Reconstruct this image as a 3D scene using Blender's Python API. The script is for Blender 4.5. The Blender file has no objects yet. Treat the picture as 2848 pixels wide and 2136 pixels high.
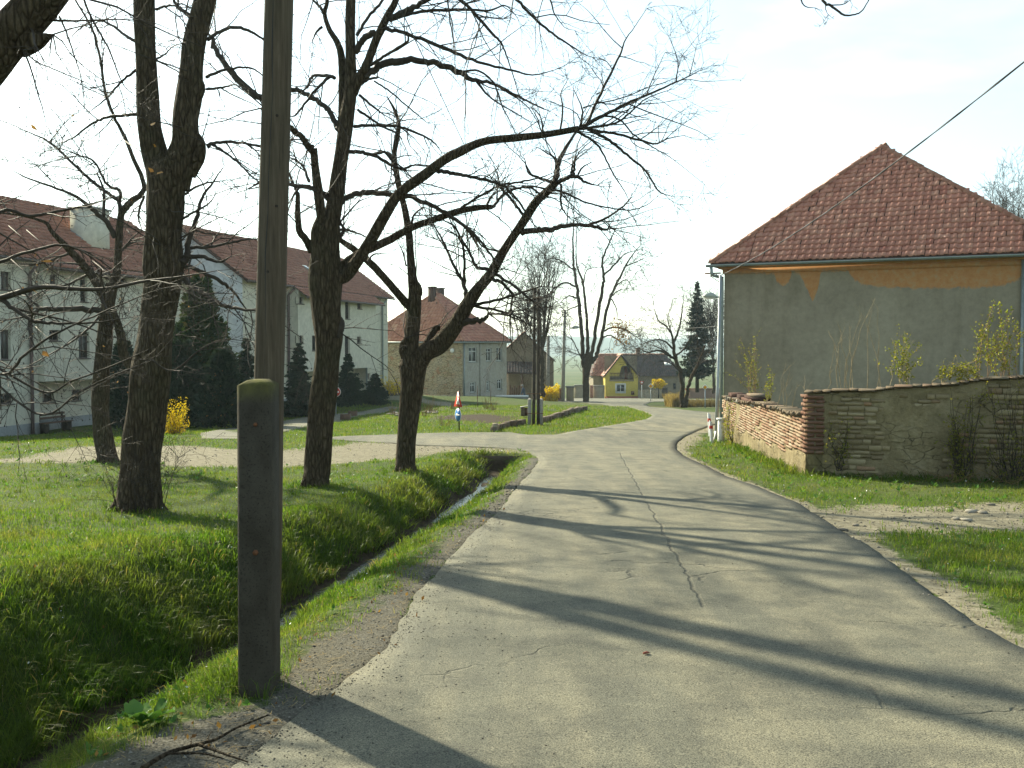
import bpy, bmesh, math, random
import numpy as np
from mathutils import Vector, Matrix, noise as mnoise
from mathutils.geometry import delaunay_2d_cdt

SC = bpy.context.scene
COL = SC.collection
RNG = np.random.default_rng(7)
random.seed(7)

# ------------------------------------------------------------------ camera
F, CU, CV, HV, CAMZ = 2848.0, 1424.0, 1068.0, 952.7, 1.65
PITCH = math.atan((CV - HV) / F)
cam = bpy.data.cameras.new('camera')
cam.sensor_width = 36.0; cam.lens = 36.0
cam.clip_start = 0.05; cam.clip_end = 9000
camo = bpy.data.objects.new('camera', cam); COL.objects.link(camo)
camo.location = (0, 0, CAMZ); camo.rotation_euler = (math.pi / 2 - PITCH, 0, 0)
SC.camera = camo

# ------------------------------------------------------------------ sky and sun
SUN_AZ, SUN_EL = math.radians(39.5), math.radians(30.5)      # azimuth to the left of the view
world = bpy.data.worlds.new('World'); SC.world = world; world.use_nodes = True
wn, wl = world.node_tree.nodes, world.node_tree.links
wn.clear()
wout = wn.new('ShaderNodeOutputWorld'); wbg = wn.new('ShaderNodeBackground')
sky = wn.new('ShaderNodeTexSky'); sky.sky_type = 'NISHITA'; sky.sun_disc = False
sky.sun_elevation = SUN_EL; sky.sun_rotation = -SUN_AZ
sky.air_density = 1.0; sky.dust_density = 1.0; sky.ozone_density = 1.0; sky.altitude = 200
hsv = wn.new('ShaderNodeHueSaturation'); hsv.inputs['Saturation'].default_value = 0.58      # thin high haze pales the blue
wtc = wn.new('ShaderNodeTexCoord'); wmp = wn.new('ShaderNodeMapping'); wmp.inputs['Scale'].default_value = (1.2, 1.2, 4.5)
wnz = wn.new('ShaderNodeTexNoise'); wnz.inputs['Scale'].default_value = 2.2; wnz.inputs['Detail'].default_value = 6; wnz.inputs['Roughness'].default_value = .55
wrp = wn.new('ShaderNodeValToRGB'); wrp.color_ramp.elements[0].position = .50; wrp.color_ramp.elements[0].color = (.88, 1.0, .95, 1); wrp.color_ramp.elements[1].position = .72; wrp.color_ramp.elements[1].color = (1.20, 1.26, 1.16, 1)
wmx = wn.new('ShaderNodeMix'); wmx.data_type = 'RGBA'; wmx.blend_type = 'MULTIPLY'; wmx.inputs[0].default_value = 1.0
wl.new(wtc.outputs['Generated'], wmp.inputs[0]); wl.new(wmp.outputs[0], wnz.inputs['Vector']); wl.new(wnz.outputs['Fac'], wrp.inputs[0])
wl.new(sky.outputs[0], hsv.inputs['Color']); wl.new(hsv.outputs[0], wmx.inputs[6]); wl.new(wrp.outputs[0], wmx.inputs[7]); wl.new(wmx.outputs[2], wbg.inputs[0]); wl.new(wbg.outputs[0], wout.inputs[0])
wbg.inputs[1].default_value = 0.112
sun = bpy.data.lights.new('sun', 'SUN'); sun.energy = 5.0; sun.angle = math.radians(1.0)
sun.color = (1.0, 0.93, 0.70)
suno = bpy.data.objects.new('sun', sun); COL.objects.link(suno)
SUNV = Vector((-math.sin(SUN_AZ) * math.cos(SUN_EL), math.cos(SUN_AZ) * math.cos(SUN_EL), math.sin(SUN_EL)))
suno.rotation_euler = SUNV.to_track_quat('Z', 'Y').to_euler(); suno.location = SUNV * 60
SC.view_settings.view_transform = 'Standard'; SC.view_settings.look = 'None'
SC.view_settings.gamma = 1.0; SC.view_settings.use_curve_mapping = False
SC.view_settings.exposure = 1.2
SC.render.engine = 'CYCLES'
SC.cycles.use_denoising = True
SC.cycles.max_bounces = 6; SC.cycles.transparent_max_bounces = 8
SC.cycles.sample_clamp_indirect = 8.0

# ------------------------------------------------------------------ helpers: view rays
CP, SP = math.cos(PITCH), math.sin(PITCH)
def ray(u, v):
    a = (u - CU) / F; b = -(v - CV) / F
    y = CP + b * SP
    return a / y, (-SP + b * CP) / y
def P(u, v, D):
    x, z = ray(u, v)
    return Vector((x * D, D, CAMZ + z * D))
def on_plane(u, v, p0, n):
    x, z = ray(u, v); d = Vector((x, 1.0, z)); o = Vector((0, 0, CAMZ))
    t = (Vector(p0) - o).dot(n) / d.dot(n)
    return o + d * t

# ------------------------------------------------------------------ terrain
def sstep(a, b, x):
    t = np.clip((x - a) / (b - a), 0, 1); return t * t * (3 - 2 * t)
BY = [-80, 0, 40, 150, 260, 400, 900, 4000]
BZ = [3.04, 0, -1.52, -6.47, -10.6, -13.5, -20, -24]
def base_z(y): return np.interp(y, BY, BZ)
ANCH = []
for y in range(-10, 36, 5):
    for x in (-8, -4, 0, 4, 8, 13): ANCH.append((x, y, 0.0))
for x, y, r in [(-12, 12, 0), (-12, 20, 0), (-12, 26, -.05), (-16, 24, 0), (-10, 30, -.02), (-14, 34, -.35), (-20, 34, -.45),
                (-21, 43, -.68), (-26, 40, -.6), (-18, 50, -.42), (-16, 56, -.15), (-14, 62, .1), (-12, 70, .45), (-9, 80, .9),
                (-20, 60, .1), (-24, 70, .4), (-10, 45, -.25), (-8, 55, .0), (-5, 40, -.05), (-3, 45, .1), (-1, 52, .2), (-3, 60, .3), (-2, 75, .45), (-4, 85, .75),
                (-6, 95, .9), (2, 45, .0), (4, 55, 0), (1, 70, .2), (6, 40, 0), (8, 60, 0), (10, 75, 0), (14, 90, 0), (5, 90, 0), (6, 110, 0), (14, 110, 0),
                (22, 110, 0), (0, 120, 0), (10, 130, 0), (20, 140, 0), (5, 150, 0), (18, 155, 0), (30, 60, .6), (20, 35, .5), (14, 24, .15), (18, 18, .2), (12, 40, .2),
                (-40, 50, -.5), (-60, 90, .5), (40, 120, 0), (60, 60, 1)]:
    ANCH.append((x, y, r))
ANCH = np.array(ANCH, float)
DCY = np.array([-20, 3, 6.25, 8, 11.6, 14.6, 18, 20, 23.4, 60]); DCX = np.array([-6.2, -3.2, -2.68, -2.32, -1.74, -1.22, -.80, -.60, -.32, 0.])
def ditch_x(y): return np.interp(y, DCY, DCX)
def ditch_d(y): return np.interp(y, [-20, 5, 9, 15, 20, 23.0, 23.25, 60], [.75, .66, .60, .50, .45, .42, 0, 0])
def fnoise(x, y, s, k=0.0):
    return (np.sin(x * s * 1.31 + 1.7 + k + 1.3 * np.sin(y * s * .83 + k)) + np.sin(y * s * 1.17 + .4 + k * 2 + 1.1 * np.sin(x * s * .71 + 2.1)) +
            .5 * np.sin((x + y) * s * 2.3 + k * 3) + .5 * np.sin((x - y) * s * 2.9 + k)) / 3.0
def hflat(x, y):
    x = np.asarray(x, float); y = np.asarray(y, float)
    sh = x.shape; xf = x.ravel(); yf = y.ravel(); out = np.empty(xf.shape)
    for i in range(0, xf.size, 40000):
        X = xf[i:i + 40000, None]; Y = yf[i:i + 40000, None]
        d2 = (X - ANCH[None, :, 0]) ** 2 + (Y - ANCH[None, :, 1]) ** 2
        w = 1.0 / (d2 + 9.0) ** 2
        r = (w * ANCH[None, :, 2]).sum(1) / w.sum(1)
        out[i:i + 40000] = r
    fall = np.exp(-np.maximum(0, np.hypot(xf, yf - 60) - 110) / 60.0)
    out = out * fall + base_z(yf)
    return out.reshape(sh)
def hz(x, y):
    """terrain with the ditch and small bumps"""
    x = np.asarray(x, float); y = np.asarray(y, float)
    z = hflat(x, y)
    t = x - ditch_x(y) - .07 * fnoise(x * 0, y, 2.1); d = ditch_d(y)
    wl_ = np.interp(y, [0, 7, 14, 22], [1.5, 1.35, 1.0, .8]); wr_ = np.interp(y, [0, 8, 14, 22], [1.15, 1.15, 1.0, .85])
    left = sstep(.16, 1.0, np.clip(-t / wl_, 0, 1) ** .75) ; right = .35 * sstep(.17, .5, np.clip(t / wr_, 0, 1)) + .65 * np.clip((t / wr_ - .2) / .8, 0, 1)
    prof = np.where(t < 0, 1 - left, 1 - right)
    prof = np.where(np.abs(t) < .14, 1.0, prof)
    z = z - d * prof + np.where((np.abs(t) < .3) & (d > .1), .045 * np.maximum(0, fnoise(x * 2, y, 1.1, 7) + .15) * (1 - np.abs(t) / .3), 0)
    far = np.exp(-np.maximum(0, y - 5) / 60.0)
    z = z + .20 * sstep(.5, 1.6, -t) * np.interp(y, [0, 7, 11], [1, 1, 0])
    lawn = sstep(.5, 2.0, -t) * far
    z = z + lawn * (.05 * fnoise(x, y, .55) + .02 * fnoise(x, y, 2.0, 2))
    z = z + .05 * np.exp(-((t + wl_ + .1) / .8) ** 2) * (d > .05) * (1 + 1.2 * fnoise(x, y, 1.3, 1))
    z = z + prof * d * .14 * fnoise(x, y, 3.1, 4) * (np.abs(t) > .2)
    return z
def hzs(x, y): return float(hz(np.array([x]), np.array([y]))[0])
def unproj(u, v, hf=hflat):
    x, z = ray(u, v)
    Ds = np.concatenate([np.arange(3, 40, .1), np.arange(40, 200, .4)])
    f = CAMZ + z * Ds - hf(x * Ds, Ds)
    i = np.argmax(f < 0)
    if i == 0: D = 200.0
    else: D = Ds[i - 1] + (Ds[i] - Ds[i - 1]) * f[i - 1] / (f[i - 1] - f[i])
    return (x * D, D)

def inside(poly, x, y):
    x = np.asarray(x); y = np.asarray(y); c = np.zeros(x.shape, bool)
    n = len(poly)
    for i in range(n):
        x0, y0 = poly[i]; x1, y1 = poly[(i + 1) % n]
        if y0 == y1: continue
        m = ((y0 > y) != (y1 > y)) & (x < (x1 - x0) * (y - y0) / (y1 - y0) + x0)
        c ^= m
    return c
def polydist(poly, x, y, closed=True):
    x = np.asarray(x); y = np.asarray(y); d = np.full(x.shape, 1e9)
    n = len(poly)
    for i in range(n if closed else n - 1):
        x0, y0 = poly[i]; x1, y1 = poly[(i + 1) % n]
        dx, dy = x1 - x0, y1 - y0; L = dx * dx + dy * dy + 1e-12
        t = np.clip(((x - x0) * dx + (y - y0) * dy) / L, 0, 1)
        d = np.minimum(d, np.hypot(x - x0 - t * dx, y - y0 - t * dy))
    return d
def sdist(poly, x, y):
    d = polydist(poly, x, y); return np.where(inside(poly, x, y), d, -d)

# ------------------------------------------------------------------ helpers: meshes and objects
def mesh_np(name, V, faces_list, smooth=False, attrs=None):
    """V (n,3); faces_list: list of int arrays (m,k)"""
    me = bpy.data.meshes.new(name)
    V = np.asarray(V, np.float32); me.vertices.add(len(V)); me.vertices.foreach_set('co', V.ravel())
    loops, starts, c = [], [], 0
    for fa in faces_list:
        fa = np.asarray(fa, np.int32)
        if fa.size == 0: continue
        k = fa.shape[1]; loops.append(fa.ravel()); starts.append(c + np.arange(len(fa), dtype=np.int32) * k); c += fa.size
    loops = np.concatenate(loops); starts = np.concatenate(starts)
    me.loops.add(len(loops)); me.loops.foreach_set('vertex_index', loops)
    me.polygons.add(len(starts)); me.polygons.foreach_set('loop_start', starts)
    if attrs:
        for k, a in attrs.items():
            a = np.asarray(a, np.float32)
            if a.ndim == 2:
                at = me.attributes.new(k, 'FLOAT_COLOR', 'POINT'); at.data.foreach_set('color', a.ravel())
            else:
                at = me.attributes.new(k, 'FLOAT', 'POINT'); at.data.foreach_set('value', a)
    me.update(calc_edges=True)
    if smooth: me.shade_smooth()
    return me

class Acc:
    """collects shapes that become ONE mesh object"""
    def __init__(s): s.V = []; s.Fq = []; s.Ft = []; s.T = []; s.n = 0
    def add(s, V, Q=None, T=None, tint=0.0):
        V = np.asarray(V, float)
        if Q is not None and len(Q): s.Fq.append(np.asarray(Q, int) + s.n)
        if T is not None and len(T): s.Ft.append(np.asarray(T, int) + s.n)
        s.V.append(V); s.T.append(np.broadcast_to(np.asarray(tint, float), (len(V),))); s.n += len(V)
        return s
    def box(s, x0, x1, y0, y1, z0, z1, tint=0.0):
        return s.obox(Vector((x0, y0, z0)), Vector((x1 - x0, 0, 0)), Vector((0, y1 - y0, 0)), Vector((0, 0, z1 - z0)), tint)
    def obox(s, o, a, b, c, tint=0.0):
        o = Vector(o); a = Vector(a); b = Vector(b); c = Vector(c)
        if a.cross(b).dot(c) < 0: a, b = b, a
        V = [o, o + a, o + a + b, o + b, o + c, o + a + c, o + a + b + c, o + b + c]
        Q = [(0, 3, 2, 1), (4, 5, 6, 7), (0, 1, 5, 4), (1, 2, 6, 5), (2, 3, 7, 6), (3, 0, 4, 7)]
        return s.add([tuple(v) for v in V], Q, None, tint)
    def quad(s, a, b, c, d, tint=0.0): return s.add([tuple(a), tuple(b), tuple(c), tuple(d)], [(0, 1, 2, 3)], None, tint)
    def tri(s, a, b, c, tint=0.0): return s.add([tuple(a), tuple(b), tuple(c)], None, [(0, 1, 2)], tint)
    def tube(s, pts, rad, sides=8, cap=True, tint=0.0, wob=0.0, seed=0):
        pts = np.array([tuple(p) for p in pts], float); n = len(pts)
        rad = np.broadcast_to(np.asarray(rad, float), (n,))
        tg = np.gradient(pts, axis=0); tg /= np.linalg.norm(tg, axis=1)[:, None] + 1e-9
        ref = np.array([0, 0, 1.]) if abs(tg[0, 2]) < .9 else np.array([1., 0, 0])
        a = np.cross(tg[0], ref); a /= np.linalg.norm(a)
        A = np.empty((n, 3)); B = np.empty((n, 3))
        for i in range(n):
            a = a - tg[i] * a.dot(tg[i]); a /= np.linalg.norm(a) + 1e-9
            A[i] = a; B[i] = np.cross(tg[i], a)
        th = np.arange(sides) * 2 * math.pi / sides
        R = rad[:, None] * np.ones(sides)[None]
        if wob:
            k = np.arange(n)[:, None] * .2
            R = R * (1 + wob * (np.sin(th * 3 + k * .9 + seed) + .7 * np.sin(th * 5 - k * .6 + seed * 2) + .8 * np.sin(th * 2 + k * 1.7 + seed) + .35 * np.sin(th * 9 + k * .4)))
        V = pts[:, None] + R[..., None] * (np.cos(th)[None, :, None] * A[:, None] + np.sin(th)[None, :, None] * B[:, None])
        V = V.reshape(-1, 3)
        i, j = np.meshgrid(np.arange(n - 1), np.arange(sides), indexing='ij'); j2 = (j + 1) % sides
        Q = np.stack([i * sides + j, i * sides + j2, (i + 1) * sides + j2, (i + 1) * sides + j], -1).reshape(-1, 4)
        T = None
        if cap:
            V = np.vstack([V, pts[:1], pts[-1:]]); c0, c1 = n * sides, n * sides + 1
            jj = np.arange(sides); j2 = (jj + 1) % sides
            T = np.vstack([np.stack([np.full(sides, c0), j2, jj], 1), np.stack([np.full(sides, c1), (n - 1) * sides + jj, (n - 1) * sides + j2], 1)])
        return s.add(V, Q, T, tint)
    def twigs(s, pts, rad, sides=3):
        """batch of polylines pts (N,k,3), rad (N,k)"""
        N, k, _ = pts.shape
        if N == 0: return s
        d = pts[:, -1] - pts[:, 0]; d /= np.linalg.norm(d, axis=1)[:, None] + 1e-9
        ref = np.where(np.abs(d[:, 2:3]) < .9, np.array([[0, 0, 1.]]), np.array([[1., 0, 0]]))
        A = np.cross(d, ref); A /= np.linalg.norm(A, axis=1)[:, None] + 1e-9; B = np.cross(d, A)
        th = np.arange(sides) * 2 * math.pi / sides
        off = np.cos(th)[None, :, None] * A[:, None] + np.sin(th)[None, :, None] * B[:, None]
        V = pts[:, :, None, :] + rad[:, :, None, None] * off[:, None]
        idx = np.arange(N)[:, None, None] * (k * sides); i = np.arange(k - 1)[None, :, None]; j = np.arange(sides)[None, None, :]; j2 = (j + 1) % sides
        Q = np.stack(np.broadcast_arrays(idx + i * sides + j, idx + i * sides + j2, idx + (i + 1) * sides + j2, idx + (i + 1) * sides + j), -1).reshape(-1, 4)
        return s.add(V.reshape(-1, 3), Q)
    def inst(s, TV, TQ, Ms, TT=None, tint=None):
        """copies of a template under 4x4 matrices"""
        TV = np.asarray(TV, float); Ms = np.array([np.array(m) for m in Ms])
        if len(Ms) == 0: return s
        W = np.einsum('nij,kj->nki', Ms[:, :3, :3], TV) + Ms[:, None, :3, 3]
        n, k = len(Ms), len(TV); idx = np.arange(n)[:, None, None] * k
        Q = (np.asarray(TQ, int)[None] + idx).reshape(-1, 4) if TQ is not None and len(TQ) else None
        T = (np.asarray(TT, int)[None] + idx).reshape(-1, 3) if TT is not None and len(TT) else None
        t = 0.0 if tint is None else np.repeat(tint, k)
        return s.add(W.reshape(-1, 3), Q, T, t)
    def build(s, name, mat, parent=None, smooth=False, kind=None):
        V = np.vstack(s.V); fl = []
        if s.Fq: fl.append(np.vstack(s.Fq))
        if s.Ft: fl.append(np.vstack(s.Ft))
        me = mesh_np(name, V, fl, smooth, {'tint': np.concatenate(s.T)})
        return link(name, me, mat, parent, kind)

def link(name, me, mat, parent=None, kind=None):
    if mat is not None and len(me.materials) == 0: me.materials.append(mat)
    o = bpy.data.objects.new(name, me); COL.objects.link(o)
    if parent is not None:
        o.parent = parent
        if parent.type == 'EMPTY': o.location = -parent.location
    if kind: o['kind'] = kind
    return o
def thing(name, loc, label, cat, group=None):
    o = bpy.data.objects.new(name, None); COL.objects.link(o); o.location = loc; o.empty_display_size = .2
    o['label'] = label; o['category'] = cat; o['kind'] = 'thing'
    if group: o['group'] = group
    return o
def tag(o, label, cat, group=None):
    o['label'] = label; o['category'] = cat; o['kind'] = 'thing'
    if group: o['group'] = group
    return o

# ------------------------------------------------------------------ helpers: materials
class NT:
    def __init__(s, name):
        s.m = bpy.data.materials.new(name); s.m.use_nodes = True; s.t = s.m.node_tree; s.t.nodes.clear()
        s.out = s.t.nodes.new('ShaderNodeOutputMaterial')
    def n(s, typ, **kw):
        nd = s.t.nodes.new(typ)
        for k, v in kw.items():
            if k.startswith('i_'):
                key = k[2:]; key = int(key) if key.isdigit() else key
                nd.inputs[key].default_value = v
            else: setattr(nd, k, v)
        return nd
    def l(s, a, b): s.t.links.new(a, b)
    def coord(s, scale=(1, 1, 1)):
        tc = s.n('ShaderNodeTexCoord'); mp = s.n('ShaderNodeMapping'); mp.inputs['Scale'].default_value = scale
        s.l(tc.outputs['Object'], mp.inputs[0]); return mp.outputs[0]
    def noise(s, co, scale, detail=4, rough=.6):
        nd = s.n('ShaderNodeTexNoise'); nd.inputs['Scale'].default_value = scale; nd.inputs['Detail'].default_value = detail
        nd.inputs['Roughness'].default_value = rough; s.l(co, nd.inputs['Vector']); return nd.outputs['Fac']
    def ramp(s, fac, stops):
        r = s.n('ShaderNodeValToRGB'); e = r.color_ramp.elements
        while len(e) < len(stops): e.new(.5)
        for el, (p, c) in zip(e, stops):
            el.position = p; el.color = c if len(c) == 4 else (*c, 1)
        s.l(fac, r.inputs[0]); return r.outputs[0]
    def mix(s, fac, a, b, mode='MIX'):
        m = s.n('ShaderNodeMix', data_type='RGBA', blend_type=mode)
        for sock, val in ((0, fac), (6, a), (7, b)):
            if hasattr(val, 'links') or isinstance(val, bpy.types.NodeSocket): s.l(val, m.inputs[sock])
            else: m.inputs[sock].default_value = val if not isinstance(val, tuple) else ((*val, 1) if len(val) == 3 else val)
        return m.outputs[2]
    def math(s, op, a, b=0.0, clamp=False):
        m = s.n('ShaderNodeMath', operation=op, use_clamp=clamp)
        for k, val in ((0, a), (1, b)):
            if isinstance(val, bpy.types.NodeSocket): s.l(val, m.inputs[k])
            else: m.inputs[k].default_value = val
        return m.outputs[0]
    def attr(s, name):
        a = s.n('ShaderNodeAttribute'); a.attribute_name = name; return a
    def bsdf(s, col, rough=.8, spec=.3, bump=None, strength=.3, dist=.02, metal=0.0):
        b = s.n('ShaderNodeBsdfPrincipled')
        if isinstance(col, bpy.types.NodeSocket): s.l(col, b.inputs['Base Color'])
        else: b.inputs['Base Color'].default_value = (*col, 1)
        if isinstance(rough, bpy.types.NodeSocket): s.l(rough, b.inputs['Roughness'])
        else: b.inputs['Roughness'].default_value = rough
        b.inputs['Specular IOR Level'].default_value = spec; b.inputs['Metallic'].default_value = metal
        if bump is not None:
            bp = s.n('ShaderNodeBump'); bp.inputs['Strength'].default_value = strength; bp.inputs['Distance'].default_value = dist
            s.l(bump, bp.inputs['Height']); s.l(bp.outputs[0], b.inputs['Normal'])
        s.l(b.outputs[0], s.out.inputs[0]); s.b = b
        return s.m
def tint_fac(t):
    """a random number per piece: object random + per-vertex tint"""
    oi = t.n('ShaderNodeObjectInfo'); at = t.attr('tint')
    return t.math('FRACT', t.math('ADD', oi.outputs['Random'], at.outputs['Fac']))
def m_simple(name, c0, c1, scale=6, rough=.85, bump=.25, stretch=(1, 1, 1), spec=.25, dist=.02, c2=None, metal=0.0):
    t = NT(name); co = t.coord(stretch); f = t.noise(co, scale); f2 = t.noise(co, scale * 7, 3)
    st = [(.3, c0), (.7, c1)] if c2 is None else [(.25, c0), (.5, c1), (.75, c2)]
    col = t.ramp(f, st)
    col = t.mix(.5, col, t.ramp(f2, [(.3, (.55, .55, .55)), (.7, (1, 1, 1))]), 'MULTIPLY')
    return t.bsdf(col, rough, spec, t.math('ADD', f, t.math('MULTIPLY', f2, .5)), bump, dist, metal)
def m_plain(name, c, rough=.6, spec=.3, metal=0.0):
    t = NT(name); co = t.coord(); f = t.noise(co, 9, 3)
    col = t.mix(.35, c, t.ramp(f, [(.3, (.6, .6, .6)), (.7, (1, 1, 1))]), 'MULTIPLY')
    return t.bsdf(col, rough, spec, metal=metal)
M = {}
# ================================================================== materials
def build_materials():
    # ---- ground: grass soil, pale track dirt, grey gravel, dark soil by a painted mask
    t = NT('ground'); co = t.coord(); at = t.attr('mask')
    sep = t.n('ShaderNodeSeparateColor'); t.l(at.outputs['Color'], sep.inputs[0])
    n1 = t.noise(co, .9, 5); n2 = t.noise(co, 9, 5); n3 = t.noise(co, 70, 3)
    n0 = t.noise(co, .035, 4)
    grass = t.ramp(n2, [(.25, (.030, .040, .010)), (.5, (.055, .085, .018)), (.75, (.085, .12, .028))])
    grass = t.mix(t.ramp(n1, [(.5, (0, 0, 0)), (.75, (.5, .5, .5))]), grass, (.115, .10, .045))
    grass = t.mix(t.ramp(n0, [(.45, (0, 0, 0)), (.6, (1, 1, 1))]), grass, t.mix(.5, grass, (.13, .12, .05)))
    dirt = t.ramp(n2, [(.25, (.145, .128, .082)), (.5, (.235, .210, .145)), (.75, (.33, .30, .215))])
    dirt = t.mix(.35, dirt, t.ramp(n3, [(.35, (.35, .35, .35)), (.65, (1, 1, 1))]), 'MULTIPLY')
    grav = t.ramp(n3, [(.3, (.055, .051, .040)), (.5, (.105, .098, .078)), (.68, (.19, .178, .145))])
    grav = t.mix(t.ramp(n1, [(.4, (0, 0, 0)), (.65, (.6, .6, .6))]), grav, (.105, .092, .058))
    soil = t.ramp(n2, [(.3, (.028, .02, .012)), (.7, (.075, .055, .036))])
    def msk(s, lo=.36, hi=.60):
        v = t.math('ADD', s, t.math('MULTIPLY', t.math('SUBTRACT', n2, .5), .9))
        v = t.math('ADD', v, t.math('MULTIPLY', t.math('SUBTRACT', n3, .5), .35))
        r = t.n('ShaderNodeMapRange'); r.inputs['From Min'].default_value = lo; r.inputs['From Max'].default_value = hi
        t.l(v, r.inputs['Value']); return r.outputs[0]
    col = t.mix(msk(sep.outputs['Blue']), grass, soil)
    col = t.mix(msk(sep.outputs['Green']), col, grav)
    col = t.mix(msk(sep.outputs['Red']), col, dirt)
    h = t.math('ADD', t.math('MULTIPLY', n2, .6), t.math('MULTIPLY', n3, .5))
    M['ground'] = t.bsdf(col, .95, .1, h, .7, .05)
    # ---- asphalt: dusty, worn, with cracks
    t = NT('asphalt'); co = t.coord(); n1 = t.noise(co, .45, 5, .65); n2 = t.noise(co, 2.6, 5, .65); n3 = t.noise(co, 130, 2); n4 = t.noise(co, 38, 3)
    st = t.coord((1.4, .16, 1)); ns = t.noise(st, 1.3, 4)
    col = t.ramp(n1, [(.32, (.106, .106, .082)), (.5, (.148, .145, .108)), (.66, (.196, .185, .130))])
    col = t.mix(t.ramp(ns, [(.42, (0, 0, 0)), (.66, (.85, .85, .85))]), col, (.240, .218, .148))
    col = t.mix(t.ramp(n2, [(.38, (.55, .55, .55)), (.56, (0, 0, 0))]), col, (.088, .088, .070))
    col = t.mix(.9, col, t.ramp(n3, [(.34, (.22, .22, .22)), (.47, (.85, .85, .85)), (.56, (1.05, 1.05, 1.05)), (.68, (1.55, 1.5, 1.4))]), 'MULTIPLY')
    col = t.mix(.35, col, t.ramp(n4, [(.35, (.6, .6, .6)), (.6, (1.1, 1.1, 1.1))]), 'MULTIPLY')
    at = t.attr('edge')      # dark tar at the rims
    col = t.mix(t.math('MULTIPLY', at.outputs['Fac'], t.ramp(n2, [(.3, (.3, .3, .3)), (.6, (1, 1, 1))])), col, (.048, .046, .039))
    # the long crack that runs down the road and a few short ones
    tc = t.n('ShaderNodeTexCoord'); sx = t.n('ShaderNodeSeparateXYZ'); t.l(tc.outputs['Object'], sx.inputs[0])
    wob = t.math('MULTIPLY', t.math('SUBTRACT', t.noise(t.coord((.01, 1, 1)), 1.6, 5, .7), .5), .20)
    line = t.math('ADD', t.math('MULTIPLY', sx.outputs['Y'], .067), .905)
    dx = t.math('ABSOLUTE', t.math('SUBTRACT', t.math('SUBTRACT', sx.outputs['X'], line), wob))
    brk = t.ramp(t.noise(t.coord((.2, 1, 1)), .8, 4), [(.40, (0, 0, 0)), (.46, (1, 1, 1))])
    r = t.n('ShaderNodeMapRange'); r.inputs['From Min'].default_value = .02; r.inputs['From Max'].default_value = .006; t.l(dx, r.inputs['Value'])
    rng = t.math('MULTIPLY', t.math('GREATER_THAN', sx.outputs['Y'], 7.2), t.math('LESS_THAN', sx.outputs['Y'], 24.0))
    crack = t.math('MULTIPLY', t.math('MULTIPLY', r.outputs[0], brk), rng)
    vor = t.n('ShaderNodeTexVoronoi', feature='DISTANCE_TO_EDGE'); vor.inputs['Scale'].default_value = .5
    wv = t.n('ShaderNodeVectorMath', operation='ADD'); t.l(co, wv.inputs[0])
    nz = t.n('ShaderNodeTexNoise'); nz.inputs['Scale'].default_value = 1.4; nz.inputs['Detail'].default_value = 5; t.l(co, nz.inputs['Vector'])
    t.l(nz.outputs['Color'], wv.inputs[1]); t.l(wv.outputs[0], vor.inputs['Vector'])
    r2 = t.n('ShaderNodeMapRange'); r2.inputs['From Min'].default_value = .010; r2.inputs['From Max'].default_value = .002; t.l(vor.outputs['Distance'], r2.inputs['Value'])
    c2 = t.math('MULTIPLY', r2.outputs[0], t.ramp(t.noise(co, .6, 2), [(.54, (0, 0, 0)), (.62, (1, 1, 1))]))
    crack = t.math('MAXIMUM', crack, c2)
    col = t.mix(t.math('MULTIPLY', crack, .45), col, (.045, .042, .034))
    h = t.math('SUBTRACT', t.math('ADD', t.math('MULTIPLY', n3, .8), t.math('MULTIPLY', n4, .4)), t.math('MULTIPLY', crack, 2.5))
    M['asphalt'] = t.bsdf(col, .9, .22, h, .55, .012)
    # ---- water
    t = NT('water'); co = t.coord(); n = t.noise(co, 22, 4)
    M['water'] = t.bsdf((.035, .034, .026), .07, .6, n, .35, .02)
    # ---- grass blades: backlit, translucent
    def blade(name, dark, mid, light, dry, tr=.5):
        t = NT(name); at = t.attr('tint'); co = t.coord(); n = t.noise(co, .8, 3)
        c = t.ramp(at.outputs['Fac'], [(0, dark), (.45, mid), (.85, light), (.93, dry), (1, dry)])
        c = t.mix(t.ramp(n, [(.4, (0, 0, 0)), (.75, (.45, .45, .45))]), c, dry)
        d = t.n('ShaderNodeBsdfDiffuse'); tl = t.n('ShaderNodeBsdfTranslucent'); g = t.n('ShaderNodeBsdfGlossy'); g.inputs['Roughness'].default_value = .35
        mx = t.n('ShaderNodeMixShader'); mx.inputs[0].default_value = tr; m2 = t.n('ShaderNodeMixShader'); m2.inputs[0].default_value = .012
        t.l(c, d.inputs[0]); t.l(t.mix(1.0, c, (1.25, 1.28, .7), 'MULTIPLY'), tl.inputs[0]); t.l(d.outputs[0], mx.inputs[1]); t.l(tl.outputs[0], mx.inputs[2])
        t.l(mx.outputs[0], m2.inputs[1]); t.l(g.outputs[0], m2.inputs[2]); t.l(m2.outputs[0], t.out.inputs[0]); return t.m
    M['grass'] = blade('grass_blades', (.036, .080, .009), (.082, .156, .014), (.160, .238, .026), (.25, .205, .07))
    M['reed'] = blade('reed_blades', (.20, .14, .06), (.30, .22, .10), (.40, .31, .16), (.36, .27, .14), .3)
    M['leaf_spring'] = blade('spring_leaves', (.10, .12, .015), (.17, .19, .025), (.24, .24, .04), (.26, .2, .05), .5)
    M['leaf_green'] = blade('herb_leaves', (.05, .12, .02), (.09, .19, .035), (.13, .25, .06), (.10, .2, .05), .4)
    M['flower'] = blade('forsythia_flowers', (.45, .29, .005), (.66, .46, .008), (.82, .62, .02), (.55, .42, .02), .35)
    M['needle'] = blade('spruce_needles', (.012, .024, .014), (.020, .036, .020), (.034, .054, .030), (.028, .042, .022), .15)
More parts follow.
